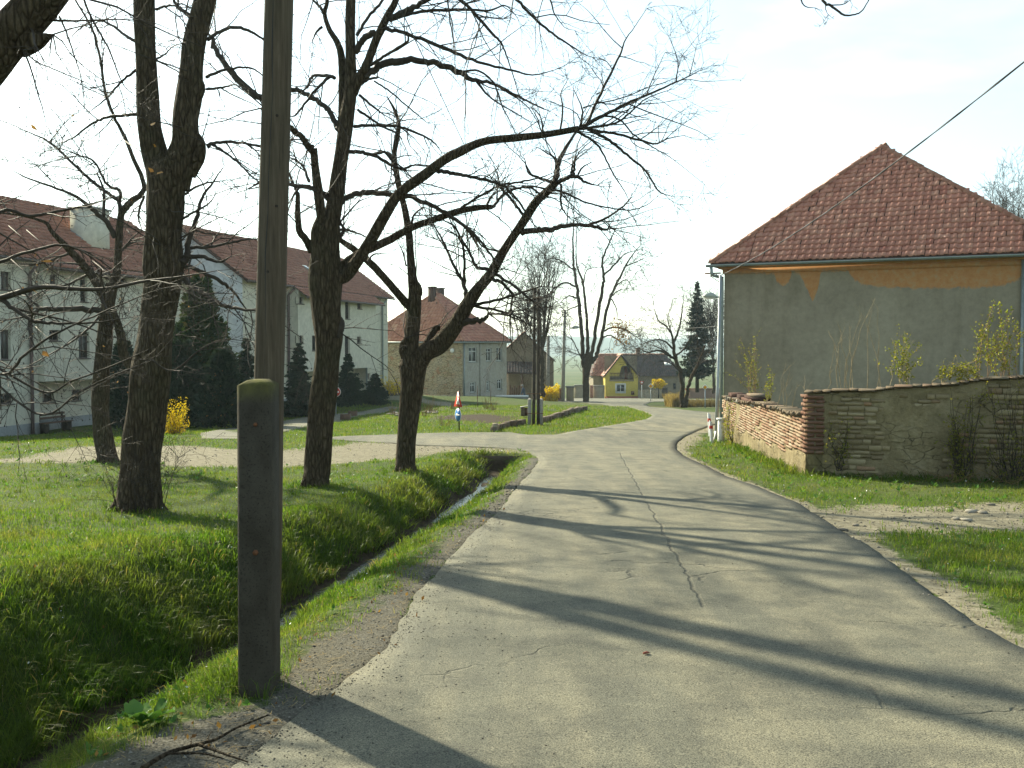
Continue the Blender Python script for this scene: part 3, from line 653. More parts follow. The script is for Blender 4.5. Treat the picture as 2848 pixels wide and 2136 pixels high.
class Tree:
    def __init__(s, name, base, D, label, group, seed):
        s.D = D; s.rng = np.random.default_rng(seed); s.root = thing(name, base, label, 'tree', group)
        s.img = []; s.crown = Acc(); s.lines = []; s.trunk = None
    def pts3(s, pts, D0, D1):
        n = len(pts); L = np.r_[0, np.cumsum([math.dist(pts[i], pts[i + 1]) for i in range(n - 1)])]; L = L / max(L[-1], 1e-6)
        return np.array([tuple(P(u, v, D0 + (D1 - D0) * l)) for (u, v), l in zip(pts, L)])
    def near(s, u, v):
        best, D = 1e9, s.D
        for (a, b, d, r) in s.img:
            q = math.hypot(a - u, b - v) - r
            if q < best: best, D = q, d
        return D
    def add(s, pts, radii, dd=0.0, part=None, mat='bark', D0=None, wob=.05, sub=6):
        """pts in photo pixels, radii in photo pixels, dd = metres further (+) or nearer (-) at the tip"""
        D0 = s.near(*pts[0]) if D0 is None else D0; D1 = D0 + dd
        if len(radii) != len(pts): radii = np.interp(np.linspace(0, 1, len(pts)), np.linspace(0, 1, len(radii)), radii)
        W = s.pts3(pts, D0, D1); Dl = W[:, 1]; rw = np.array(radii) * Dl / F
        for k in range(len(pts) - 1):
            m = 6
            for q in range(m):
                f = q / m; s.img.append((pts[k][0] * (1 - f) + pts[k + 1][0] * f, pts[k][1] * (1 - f) + pts[k + 1][1] * f, Dl[k] * (1 - f) + Dl[k + 1] * f, radii[k]))
        big = max(radii) > 16
        C, R = catmull(W, rw, sub if not big else 9)
        n = len(C); jit = s.rng.normal(0, 1, (n, 3)) * (R * (.22 if max(radii) < 12 else (.04 if not big else .0)))[:, None]; jit[0] = 0; C = C + jit
        sides = 28 if big else (12 if max(radii) > 7 else 7)
        if part: A = Acc()
        else: A = s.crown
        A.tube(C, R, sides, True, 0, wob if max(radii) > 6 else .02, s.rng.uniform(0, 6))
        if part:
            A.build(part, M['bark'], s.root, True)
        s.lines.append((C, R))
        return s
    def grow_world(s, C, R, part=None, sides=12):
        A = Acc() if part else s.crown
        A.tube(C, R, sides, True, 0, .04, 1.0)
        if part: A.build(part, M['bark'], s.root, True)
        s.lines.append((np.asarray(C, float), np.asarray(R, float)))
    def foliage(s, dens=7, L=.8, rmax=.05, grav=.1, up=.05, lv=(4, 3), minr=.0022, tip=3, skip_big=True):
        rng = s.rng; pos, tan, rr, ll = [], [], [], []
        for C, R in s.lines:
            d = np.diff(C, axis=0); sl = np.linalg.norm(d, axis=1); cum = np.r_[0, np.cumsum(sl)]; tot = cum[-1]
            m = rng.poisson(dens * tot * (1.0 if R.max() < rmax else .35))
            if m == 0 and tot > .3: m = 1
            t = rng.uniform(.12 if R.max() < rmax else .4, 1, m) * tot
            # extra twigs at the tip
            if R[-1] < .03: t = np.r_[t, np.full(tip, tot * .995)]
            i = np.clip(np.searchsorted(cum, t) - 1, 0, len(sl) - 1); f = (t - cum[i]) / (sl[i] + 1e-9)
            pos.append(C[i] + d[i] * f[:, None]); tan.append(d[i] / (sl[i][:, None] + 1e-9)); r = R[i]
            rr.append(np.clip(r * .55, minr * 1.5, .011)); ll.append(L * rng.uniform(.35, 1.25, len(t)) * np.clip(.5 + r / .03, .55, 1.25))
        pos = np.vstack(pos); tan = np.vstack(tan); rr = np.concatenate(rr); ll = np.concatenate(ll)
        p1, r1 = grow(rng, pos, tan, ll, rr, 6, .35, 1.2, grav, .28, up); s.crown.twigs(p1, np.maximum(r1, minr), 4)
        a, b, c = sample_lines(rng, p1, r1, lv[0]); l2 = np.repeat(ll, lv[0]) * rng.uniform(.2, .6, len(a))
        p2, r2 = grow(rng, a, b, l2, np.maximum(c * .6, minr), 5, .4, 1.1, grav * .6, .3, up); s.crown.twigs(p2, np.maximum(r2, minr * .8), 3)
        if lv[1]:
            a, b, c = sample_lines(rng, p2, r2, lv[1], .3); l3 = np.repeat(l2, lv[1]) * rng.uniform(.2, .55, len(a))
            p3, r3 = grow(rng, a, b, l3, np.maximum(c * .6, minr * .8), 4, .4, 1.1, 0, .3, up); s.crown.twigs(p3, np.maximum(r3, minr * .7), 3)
            s.tips = p3[:, -1]
        else: s.tips = p2[:, -1]
        s.p2 = p2
    def buds(s, n, size=.012):
        """small buds on the twigs"""
        rng = s.rng; k = rng.choice(len(s.tips), min(n, len(s.tips)), replace=False); c = s.tips[k]
        TV = np.array([(0, 0, 1.6), (1, 0, 0), (-.5, .87, 0), (-.5, -.87, 0), (0, 0, -1.2)]); TT = [(0, 1, 2), (0, 2, 3), (0, 3, 1), (4, 2, 1), (4, 3, 2), (4, 1, 3)]
        Ms = []
        for p in c:
            m = np.eye(4); m[:3, :3] *= size * rng.uniform(.4, 1.1) * .5; m[:3, 3] = p; Ms.append(m)
        s.crown.inst(TV, [], Ms, TT)
    def roots(s, b, r):
        A = Acc()
        for k in range(7):
            a = k * .9 + s.rng.uniform(-.3, .3); d = Vector((math.cos(a), math.sin(a), 0)); L = r * s.rng.uniform(1.3, 2.0); pts = []
            for f in (0, .35, .7, 1): q = b + d * (r * .45 + (L - r * .45) * f); pts.append((q.x, q.y, hzs(q.x, q.y) + r * (.95 * (1 - f) ** 2.2) - .02 - .05 * f))
            C, R = catmull(pts, [r * .42, r * .30, r * .18, r * .08], 4); A.tube(C, R, 8, True, 0, .05, k)
        A.build('root_flare', M['bark'], s.root, True)
    def done(s):
        s.crown.build('crown', M['twig'], s.root, False)

def base3(u, v, dz=-.06):
    x, y = unproj(u, v); return Vector((x, y, hzs(x, y) + dz))

def tree_near_left():
    b = base3(386, 1416); D = b.y
    t = Tree('linden_tree', b, D, 'thick linden trunk splitting into two upright stems, on the lawn behind the utility pole', 'lindens on the lawn', 11)
    t.add([(386, 1440), (387, 1416), (390, 1380), (393, 1310), (396, 1230), (407, 1140), (418, 1050), (430, 960), (438, 884), (450, 800), (455, 750), (454, 667), (457, 600), (460, 540), (468, 480), (474, 450)], [78, 66, 59, 55, 53, 54, 54, 48, 45, 50, 53, 50, 49, 51, 58, 50], 0.0, 'trunk', wob=.035)
    t.add([(450, 500), (440, 460), (424, 398), (413, 330), (408, 217), (404, 108), (402, 0), (399, -180), (404, -420), (395, -640)], [40, 36, 33, 32, 28, 28, 28, 24, 17, 8], .1, 'stem', wob=.03)
    t.add([(480, 520), (498, 460), (516, 400), (516, 325), (527, 253), (534, 180), (544, 108), (570, 0), (600, -150), (640, -380), (650, -600)], [44, 42, 37, 35, 35, 31, 30, 30, 25, 15, 6], .1, 'stem', wob=.03)
    # burrs
    t.add([(530, 490), (548, 445), (556, 418), (556, 396), (545, 365)], [14, 20, 18, 13, 4], -.05, 'burr')
    t.add([(538, 295), (553, 258), (557, 236), (548, 205)], [12, 16, 13, 4], -.05, 'burr')
    t.add([(470, 805), (488, 770), (490, 735), (478, 695)], [14, 20, 16, 5], -.1, 'burr')
    for p, r, d in [
        ([(577, 408), (592, 398), (640, 395), (690, 400), (760, 415), (830, 440)], [7, 5, 4, 3, 1], .6),
        ([(590, 402), (620, 420), (665, 455), (700, 490), (724, 508)], [4, 3, 2], -.5),
        ([(724, 505), (700, 520), (680, 530)], [4, 2, 1], -.2),
        ([(574, 215), (600, 202), (650, 190), (700, 190), (740, 218)], [5, 4, 3, 1.5], .6),
        ([(578, 110), (600, 95), (648, 76), (690, 85), (740, 112), (790, 150)], [6, 5, 5, 3, 1], .8),
        ([(575, 248), (620, 243), (650, 236), (690, 250)], [4, 3, 1], -.6),
        ([(528, 45), (500, 22), (483, 0), (470, -40)], [7, 5, 4, 2], .5),
        ([(434, 26), (460, 18), (485, 16), (515, 35)], [4, 3, 2], -.4),
        ([(436, 168), (470, 185), (502, 203)], [3, 2, 2], .2), ([(436, 164), (460, 150), (480, 130), (510, 118)], [3, 2, 1], -.5),
        ([(378, 115), (350, 100), (310, 70), (270, 57), (235, 70), (200, 100)], [5, 4, 3, 2, 1], .8),
        ([(378, 195), (340, 225), (295, 275), (250, 310)], [4, 3, 1], -.6),
        ([(382, 318), (330, 322), (290, 328), (255, 345), (200, 385), (160, 400)], [5, 4, 3, 1], .7),
        ([(400, 545), (385, 600), (395, 640)], [4, 3, 1], .2),
        ([(502, 740), (520, 716), (523, 675), (545, 610), (562, 550), (590, 510), (625, 460)], [11, 9, 7, 5, 3, 1], .5),
        ([(505, 610), (540, 590), (580, 566), (600, 540)], [4, 3, 1], -.4),
        ([(530, 690), (580, 687), (630, 678), (690, 665), (730, 667)], [5, 4, 3, 1.5], .5),
        ([(505, 715), (560, 715), (610, 728), (645, 712)], [7, 6, 4, 1], -.3),
        ([(500, 740), (545, 748), (580, 765), (625, 790), (650, 812), (670, 840), (685, 860)], [7, 6, 5, 3, 1.5], .6),
        ([(505, 765), (530, 795), (570, 820), (610, 845), (650, 856), (720, 866)], [8, 7, 6, 5, 3], -.6),
        ([(527, 450), (535, 470), (568, 520), (580, 600)], [3, 2, 1], .3),
        ([(515, 540), (545, 520), (580, 508), (640, 500)], [4, 3, 1], .4),
    ]: t.add(p, r, d)
    t.roots(b, .27)
    # sprouts at the foot
    for k in range(14):
        a = t.rng.uniform(0, 6.28); r = t.rng.uniform(.25, .34); x, y = b.x + r * math.cos(a), b.y + r * math.sin(a); h = t.rng.uniform(.25, .75); z0 = hzs(x, y)
        dx, dy = .3 * math.cos(a) * h, .3 * math.sin(a) * h
        t.grow_world([(x, y, z0), (x + dx * .4, y + dy * .4, z0 + h * .5), (x + dx, y + dy, z0 + h)], [.006, .004, .002], sides=4)
    t.foliage(3.6, .95, .06, .08, .04, (4, 2), .0020); t.buds(900, .014); t.done()

def tree_middle():
    b = base3(878, 1358); D = b.y
    t = Tree('linden_tree', b, D, 'linden with a knobbly trunk and long limbs reaching over the road, middle of the row', 'lindens on the lawn', 12)
    t.add([(878, 1380), (878, 1358), (879, 1330), (882, 1296), (890, 1200), (900, 1107), (909, 1000), (913, 930), (909, 870), (907, 780), (904, 707), (904, 653), (912, 610)], [46, 40, 37, 36, 36, 36, 35, 38, 41, 46, 41, 38, 32], 0, 'trunk', wob=.045)
    t.add([(915, 650), (922, 610), (934, 545), (944, 470), (955, 400), (965, 320), (975, 250), (976, 174), (974, 72), (975, 0), (978, -150), (985, -350)], [28, 25, 22, 20, 20, 20, 18, 14, 14, 13, 10, 4], .4, 'stem', wob=.03)
    t.add([(950, 420), (952, 350), (952, 250), (950, 165), (938, 120), (915, 80), (903, 36), (910, 0), (905, -90)], [12, 12, 11, 10, 8, 7, 6, 5, 2], .5, 'stem')
    t.add([(980, 260), (996, 224), (1022, 174), (1047, 108), (1076, 47), (1101, 0), (1130, -80), (1150, -200)], [14, 13, 12, 11, 10, 9, 7, 3], -.5, 'stem')
    t.add([(908, 680), (893, 600), (885, 530), (877, 460), (872, 412)], [17, 14, 13, 11, 10], -.3, 'limb')
    t.add([(870, 420), (855, 402), (830, 375), (805, 354), (765, 322), (735, 300)], [10, 9, 8, 7, 6, 4], -.8, 'limb')
    t.add([(868, 700), (850, 665), (833, 640), (829, 590), (828, 537)], [12, 10, 9, 8, 6], -.3, 'limb')
    # the two big limbs to the right
    t.add([(930, 770), (956, 770), (990, 730), (1032, 668), (1075, 592), (1112, 537), (1184, 483), (1235, 445), (1272, 426), (1345, 394), (1435, 383), (1525, 373), (1609, 358)], [18, 18, 17, 16, 15, 14, 14, 13, 13, 11, 10, 9, 8], -.9, 'limb', wob=.03)
    t.add([(1609, 358), (1652, 336), (1742, 289), (1833, 250), (1920, 210), (1950, 195)], [6, 5.5, 4, 3, 1.5, .8], -.3)
    t.add([(920, 760), (945, 744), (1003, 704), (1075, 671), (1148, 631), (1220, 606), (1274, 588), (1330, 578), (1368, 576)], [13, 12, 12, 11, 10, 9, 9, 8, 7], .9, 'limb', wob=.03)
    for p, r, d in [
        ([(1365, 577), (1376, 570), (1401, 541), (1437, 523), (1491, 519), (1520, 530)], [6, 4, 4, 3, 1.5], .3),
        ([(1350, 576), (1368, 545), (1384, 535)], [4, 3, 2], .1), ([(1382, 555), (1384, 530)], [3, 1.5], 0),
        ([(1634, 343), (1670, 260), (1724, 152), (1739, 112), (1764, 76), (1800, 22)], [4.5, 4, 3, 2, 1.2, .7], .4),
        ([(1616, 358), (1670, 351), (1717, 340), (1750, 315), (1797, 275), (1862, 250)], [4.5, 3.5, 3, 2, 1], -.6),
        ([(1634, 360), (1706, 372), (1779, 389), (1822, 400), (1860, 385), (1905, 376)], [4.5, 3.5, 3, 2, .8], .6),
        ([(1641, 362), (1695, 391), (1742, 430), (1797, 477), (1833, 532), (1869, 546)], [5, 4, 3.5, 2.5, 1], -.5),
        ([(1601, 362), (1652, 394), (1677, 427), (1706, 485), (1735, 528), (1750, 560)], [4, 3, 2.5, 1.5, .8], .4),
        ([(1680, 322), (1724, 333), (1760, 372), (1815, 409), (1869, 441), (1960, 513)], [3, 2.5, 2, 1.2, .6], -.8),
        ([(1558, 366), (1565, 300), (1560, 260), (1580, 220)], [3, 2.5, 1.5, .8], .3), ([(1612, 354), (1620, 307), (1598, 253)], [4, 2.5, 1], -.3),
        ([(1622, 300), (1650, 290), (1690, 275)], [2.5, 1.5, .8], .3), ([(1660, 262), (1690, 246)], [2, 1], .2),
        ([(1797, 268), (1815, 220), (1850, 145)], [2, 1.5, .7], .3), ([(1880, 226), (1885, 170), (1860, 100)], [2, 1.5, .6], -.3), ([(1918, 210), (1930, 160), (1938, 125)], [1.5, 1, .5], .2),
        ([(1540, 372), (1510, 370), (1495, 330), (1478, 300)], [3, 2, 1], -.3), ([(1510, 376), (1505, 330), (1480, 296)], [3, 2, 1], .4),
        ([(1190, 478), (1214, 474), (1260, 482), (1308, 492), (1392, 513), (1430, 545), (1468, 597)], [7, 6, 6, 5, 4, 3.5, 3], .4),
        ([(1392, 513), (1450, 505), (1500, 495), (1540, 480)], [3, 3, 2, 1], .2), ([(1256, 600), (1310, 560), (1370, 525), (1394, 514)], [4, 3.5, 3, 2], -.1),
        ([(1083, 54), (1134, 29), (1188, 0), (1240, -30), (1320, -60)], [9, 8, 7, 6, 4], -.6),
        ([(1240, -30), (1282, 0), (1322, 40), (1369, 94), (1391, 116), (1412, 163), (1441, 260), (1450, 330)], [5, 5, 4.5, 4, 3, 2, 1.2, .7], -.5),
        ([(1320, -60), (1400, -25), (1438, 0), (1500, 63), (1554, 105), (1620, 148), (1650, 160)], [4.5, 4, 4, 3.5, 3, 1.5, .7], .5),
        ([(1320, -60), (1480, -80), (1530, 0), (1540, 35), (1570, 75), (1600, 85)], [3, 3, 2.5, 2, 1, .6], -.6),
        ([(1230, -35), (1244, 0), (1252, 60), (1262, 120), (1266, 185)], [3, 2.5, 2, 1.5, .8], .4),
        ([(1100, 50), (1170, 33), (1279, 27), (1358, 29), (1405, 16), (1440, 50)], [5, 4.5, 4, 3, 2, .8], .9),
        ([(1060, 80), (1090, 82), (1141, 96), (1235, 134), (1329, 172), (1423, 195), (1480, 208), (1540, 195), (1585, 175)], [6.5, 6, 5.5, 5, 4, 3, 2, 1.2, .6], -.8),
        ([(1010, 212), (1051, 184), (1100, 172), (1145, 166), (1217, 177), (1279, 203), (1315, 222), (1376, 235), (1445, 271), (1500, 297), (1530, 310)], [11, 10, 10, 9, 8.5, 7.5, 6, 4, 3, 2, 1], .8),
        ([(1279, 200), (1329, 197), (1373, 231), (1398, 297), (1438, 376)], [3.5, 3, 2.5, 2, 1], .4), ([(1326, 228), (1369, 275), (1478, 340)], [3.5, 2.5, 1], -.4),
        ([(1376, 235), (1420, 262), (1470, 300), (1508, 365)], [3, 2, 1.5, .8], .4),
        ([(1012, 195), (1040, 175), (1080, 150), (1130, 118), (1137, 102)], [5, 4.5, 4, 3.5, 2.5], -.3),
        ([(993, 98), (1025, 47), (1065, 0), (1080, -30)], [5, 4.5, 4, 3], .3), ([(988, 145), (1012, 108), (1040, 92)], [9, 8.5, 9], -.2),
        ([(1003, 235), (1020, 222), (1052, 215)], [5, 4, 3], .3), ([(1040, 225), (1085, 255), (1150, 310), (1190, 343)], [2.5, 2.5, 2, 1], .4),
        ([(1000, 265), (1030, 290), (1058, 312)], [4, 3.5, 2.5], -.3), ([(995, 305), (1030, 330), (1070, 355), (1110, 372)], [4, 3.5, 3, 2.5], .5),
        ([(985, 352), (1050, 349), (1105, 350)], [5, 4, 4], .6), ([(1105, 350), (1150, 366), (1200, 390), (1230, 425)], [4, 3.5, 2.5, 1], .3),
        ([(972, 422), (1010, 424), (1050, 437), (1090, 460), (1125, 472)], [6, 5.5, 5, 4, 3], .5), ([(1040, 430), (1070, 424), (1090, 445)], [4, 4, 4], .2), ([(1120, 470), (1150, 460), (1200, 463)], [3, 2.5, 2], -.1),
        ([(931, 217), (910, 210), (870, 213), (855, 242), (830, 260)], [5.5, 5, 4, 3, 1.5], .5), ([(917, 213), (881, 246), (850, 285), (823, 318), (805, 325)], [5, 4, 3.5, 3, 1], -.5),
        ([(940, 362), (935, 350), (917, 311), (890, 285), (859, 268), (830, 250), (805, 250)], [9, 8, 7, 7, 6, 6, 6], .6),
        ([(805, 250), (770, 262), (734, 275), (680, 239), (633, 188), (597, 134), (592, 108), (579, 94)], [8, 9, 9.5, 9, 8, 7, 5, 3], .3),
        ([(900, 35), (890, 20), (870, 0), (850, -20)], [5, 4, 3, 2], .4), ([(895, 75), (880, 90), (868, 115)], [4, 3, 1.5], -.2),
        ([(915, 548), (890, 535), (858, 521), (804, 514)], [8, 7, 6, 5], -.7), ([(828, 540), (819, 519), (804, 483)], [5, 4, 3], -.2), ([(860, 505), (840, 460), (806, 438)], [4.5, 3.5, 2], .4),
        ([(938, 570), (967, 548), (1010, 536), (1094, 541), (1141, 548), (1202, 574), (1256, 603), (1321, 653), (1372, 718)], [9, 8, 8, 7, 7, 6, 5, 4, 3], .7),
        ([(945, 620), (970, 590), (1000, 560), (1030, 548)], [3, 2.5, 2, 1], -.4), ([(943, 640), (960, 638), (985, 645), (1020, 660)], [4, 4, 3, 2], .2),
        ([(1145, 627), (1150, 600), (1178, 575)], [4, 3, 2], -.2), ([(1256, 605), (1300, 640), (1330, 690), (1360, 735)], [3, 2.5, 2, 1], .6),
        ([(938, 880), (946, 898), (944, 920), (936, 940)], [8, 13, 12, 6], -.1),
        ([(1020, 730), (1040, 708), (1080, 706)], [3, 2.5, 1], .3), ([(945, 660), (955, 640), (948, 620)], [6, 5, 3], .1),
    ]: t.add(p, r, d)
    t.roots(b, .20)
    t.foliage(3.6, .95, .055, .10, .03, (4, 2), .0023); t.buds(900, .016); t.done()

def tree_right_of_row():
    b = base3(1127, 1320); D = b.y
    t = Tree('linden_tree', b, D, 'linden forking low into an upright stem and a long slanting limb, nearest the road', 'lindens on the lawn', 13)
    t.add([(1127, 1340), (1127, 1320), (1128, 1296), (1132, 1220), (1138, 1149), (1146, 1064), (1148, 1020), (1146, 985)], [36, 30, 27, 27, 28, 33, 37, 30], 0, 'trunk', wob=.04)
    t.add([(1143, 1020), (1141, 985), (1144, 942), (1149, 880), (1154, 816), (1147, 770), (1141, 710), (1137, 653), (1126, 581), (1108, 508), (1097, 436), (1101, 398), (1109, 347), (1098, 307), (1076, 268)], [26, 23, 21, 20, 18, 12, 11, 10, 9, 8, 7, 7, 6, 4, 1.5], .3, 'stem')
    t.add([(1155, 1020), (1180, 985), (1220, 960), (1263, 906), (1300, 848), (1330, 805), (1365, 762), (1401, 696), (1455, 617), (1491, 563), (1527, 528), (1547, 506)], [27, 26, 25, 23, 19, 16, 14, 12, 12, 12, 11, 10], -.8, 'limb')
    t.add([(1140, 850), (1125, 838), (1075, 780), (1021, 722), (974, 686), (945, 664), (942, 631)], [14, 12, 11, 10, 9, 7, 4], -.6, 'limb')
    t.add([(1155, 840), (1163, 812), (1163, 795), (1156, 778)], [12, 12, 9, 3], -.1, 'burr'); t.add([(1136, 1005), (1124, 978), (1120, 958), (1128, 940)], [16, 14, 9, 4], -.1, 'burr')
    t.add([(1172, 985), (1195, 940), (1210, 915), (1222, 912)], [12, 10, 9, 8], .25, 'burr')
    for p, r, d in [
        ([(1545, 508), (1549, 470), (1565, 427), (1601, 368)], [8, 7, 6, 3], .5), ([(1549, 470), (1542, 440), (1520, 425), (1495, 410)], [4, 3, 2, .8], -.4),
        ([(1547, 510), (1583, 492), (1609, 492), (1627, 506), (1674, 519)], [7, 6.5, 5, 3.5, 1.2], -.4), ([(1594, 488), (1600, 436)], [4.5, 3], .1), ([(1588, 490), (1592, 455)], [3.5, 2.5], -.1), ([(1605, 492), (1620, 465), (1645, 452)], [3, 2.5, 1], .3),
        ([(1518, 526), (1565, 535), (1634, 564), (1706, 580), (1753, 584), (1797, 571), (1829, 546)], [3.5, 3, 2.5, 2, 1.8, 1.3, .7], -.8),
        ([(1450, 648), (1492, 639), (1530, 638), (1571, 627), (1635, 627), (1682, 639), (1695, 631)], [9, 8, 7, 6, 5, 3.5, 2], .6), ([(1635, 626), (1682, 608), (1730, 576), (1755, 551)], [4.5, 3.5, 2.5, 1], -.4), ([(1560, 512), (1561, 570), (1576, 600)], [3.5, 3, 1.5], .2),
        ([(1378, 763), (1426, 794), (1483, 839)], [5, 4, 2], -.4), ([(1369, 775), (1397, 788), (1423, 816), (1424, 832), (1418, 896), (1424, 972)], [5.5, 5, 4, 3, 2.5, .8], .3),
        ([(1316, 846), (1350, 842), (1430, 820), (1505, 796)], [5, 4.5, 3.5, 2], -.7), ([(1318, 850), (1397, 867), (1445, 884), (1470, 911)], [4.5, 3.5, 2.5, 1], .4),
        ([(1268, 908), (1310, 893), (1345, 888), (1360, 872)], [11, 9, 6, 3], -.3), ([(1358, 872), (1400, 874), (1445, 890), (1480, 905)], [3.5, 3, 2, .8], .3),
        ([(1296, 832), (1289, 787), (1264, 744), (1238, 682), (1206, 624)], [6.5, 5.5, 4.5, 3.5, 2], .6), ([(1291, 792), (1292, 725), (1285, 675), (1264, 631), (1235, 613)], [4.5, 4, 3.5, 3, 2], -.5),
        ([(1361, 750), (1325, 742), (1307, 704), (1285, 664)], [5.5, 5, 4, 3], .2), ([(1459, 605), (1426, 559), (1390, 519)], [4.5, 4, 3], .2), ([(1400, 700), (1350, 690), (1321, 660)], [3, 2.5, 2], .3),
        ([(1507, 545), (1480, 525), (1440, 522)], [3.5, 3, 2], .2), ([(1540, 510), (1500, 495), (1470, 480), (1460, 445)], [5, 4, 3, 1.5], -.3),
        ([(1110, 350), (1060, 345), (1030, 330), (995, 305)], [3, 2, 1.5, 1], -.3), ([(1103, 470), (1085, 430), (1060, 420)], [4, 4, 3], .2),
        ([(1130, 740), (1120, 700), (1105, 670)], [2.5, 2, 1], .2),
    ]: t.add(p, r, d)
    t.roots(b, .18)
    t.foliage(3.8, .95, .055, .10, .03, (4, 2), .0025); t.buds(800, .016); t.done()

def tree_leaning():
    b = base3(301, 1287); D = b.y
    t = Tree('linden_tree', b, D, 'slimmer linden leaning left beside the dirt track, behind the thick two-stemmed trunk', 'lindens on the lawn', 14)
    t.add([(303, 1305), (301, 1287), (291, 1230), (283, 1170), (279, 1120), (280, 1050), (290, 960), (300, 860), (312, 790)], [34, 29, 25, 23, 23, 23, 21, 18, 16], 0, 'trunk')
    t.add([(305, 830), (322, 770), (327, 740), (330, 680), (335, 610), (340, 587)], [14, 12, 11, 10, 9, 9], .2, 'stem')
    t.add([(338, 590), (365, 560), (400, 530), (395, 500), (345, 380), (300, 280), (264, 100), (210, 0), (190, -60)], [10, 9, 7, 6, 5, 4, 3, 2.5, 1.5], .6, 'limb')
    t.add([(395, 1040), (350, 1000), (335, 930), (312, 860)], [14, 13, 12, 10], -.3, 'limb')
    t.add([(300, 850), (275, 800), (253, 761), (188, 689), (145, 645), (127, 620), (72, 602), (0, 592), (-60, 590)], [12, 12, 11, 9, 6, 4.5, 3, 2, 1], -1.0, 'limb')
    for p, r, d in [
        ([(335, 605), (330, 562), (286, 528), (231, 481), (145, 401), (90, 372), (0, 333)], [7, 6, 5, 4, 3, 2, 1], .8), ([(332, 570), (334, 530), (300, 515), (262, 450), (215, 430), (170, 412)], [5, 4.5, 4, 3, 2, 1], -.6),
        ([(320, 660), (290, 612), (242, 569), (192, 537), (90, 501), (36, 475)], [8, 7, 5, 4, 2.5, 1], -.9), ([(288, 605), (289, 535), (270, 480)], [5, 4, 2], .3),
        ([(285, 862), (230, 860), (119, 859), (90, 875), (30, 888), (-20, 892)], [9, 8, 6, 4, 2, 1], -1.0), ([(119, 859), (83, 833), (60, 800)], [4, 3, 1.5], .2),
        ([(330, 720), (345, 690), (380, 670), (400, 672)], [4, 3, 2], .3), ([(345, 690), (370, 660), (395, 640)], [3, 2, 1], -.3), ([(315, 780), (270, 760), (220, 735), (160, 730)], [4, 3, 2, 1], .5),
        ([(200, 700), (150, 720), (90, 735), (0, 730)], [3.5, 3, 2, 1], -.5), ([(250, 760), (190, 790), (120, 810), (40, 850)], [4, 3, 2, 1], .6), ([(275, 880), (250, 910), (200, 950), (130, 990), (60, 1030)], [4, 3, 2, 1], -1.2),
        ([(190, 690), (240, 700), (300, 740), (330, 760)], [3, 2.5, 2, 1], .4),
    ]: t.add(p, r, d)
    t.roots(b, .2)
    t.foliage(6, 1.1, .07, .14, 0.0, (4, 3), .0028)
    # dry leaves still hanging
    k = t.rng.choice(len(t.tips), 150, replace=False); A = Acc()
    for q in k:
        p = Vector(t.tips[q]); a = Vector(t.rng.normal(size=3)).normalized() * .035; c = Vector(t.rng.normal(size=3)).normalized() * .03
        A.quad(p, p + a, p + a + c, p + c, t.rng.uniform(0, 1))
    t.done(); A.build('dry_leaves', M['dry_leaf'], t.root, kind='stuff')

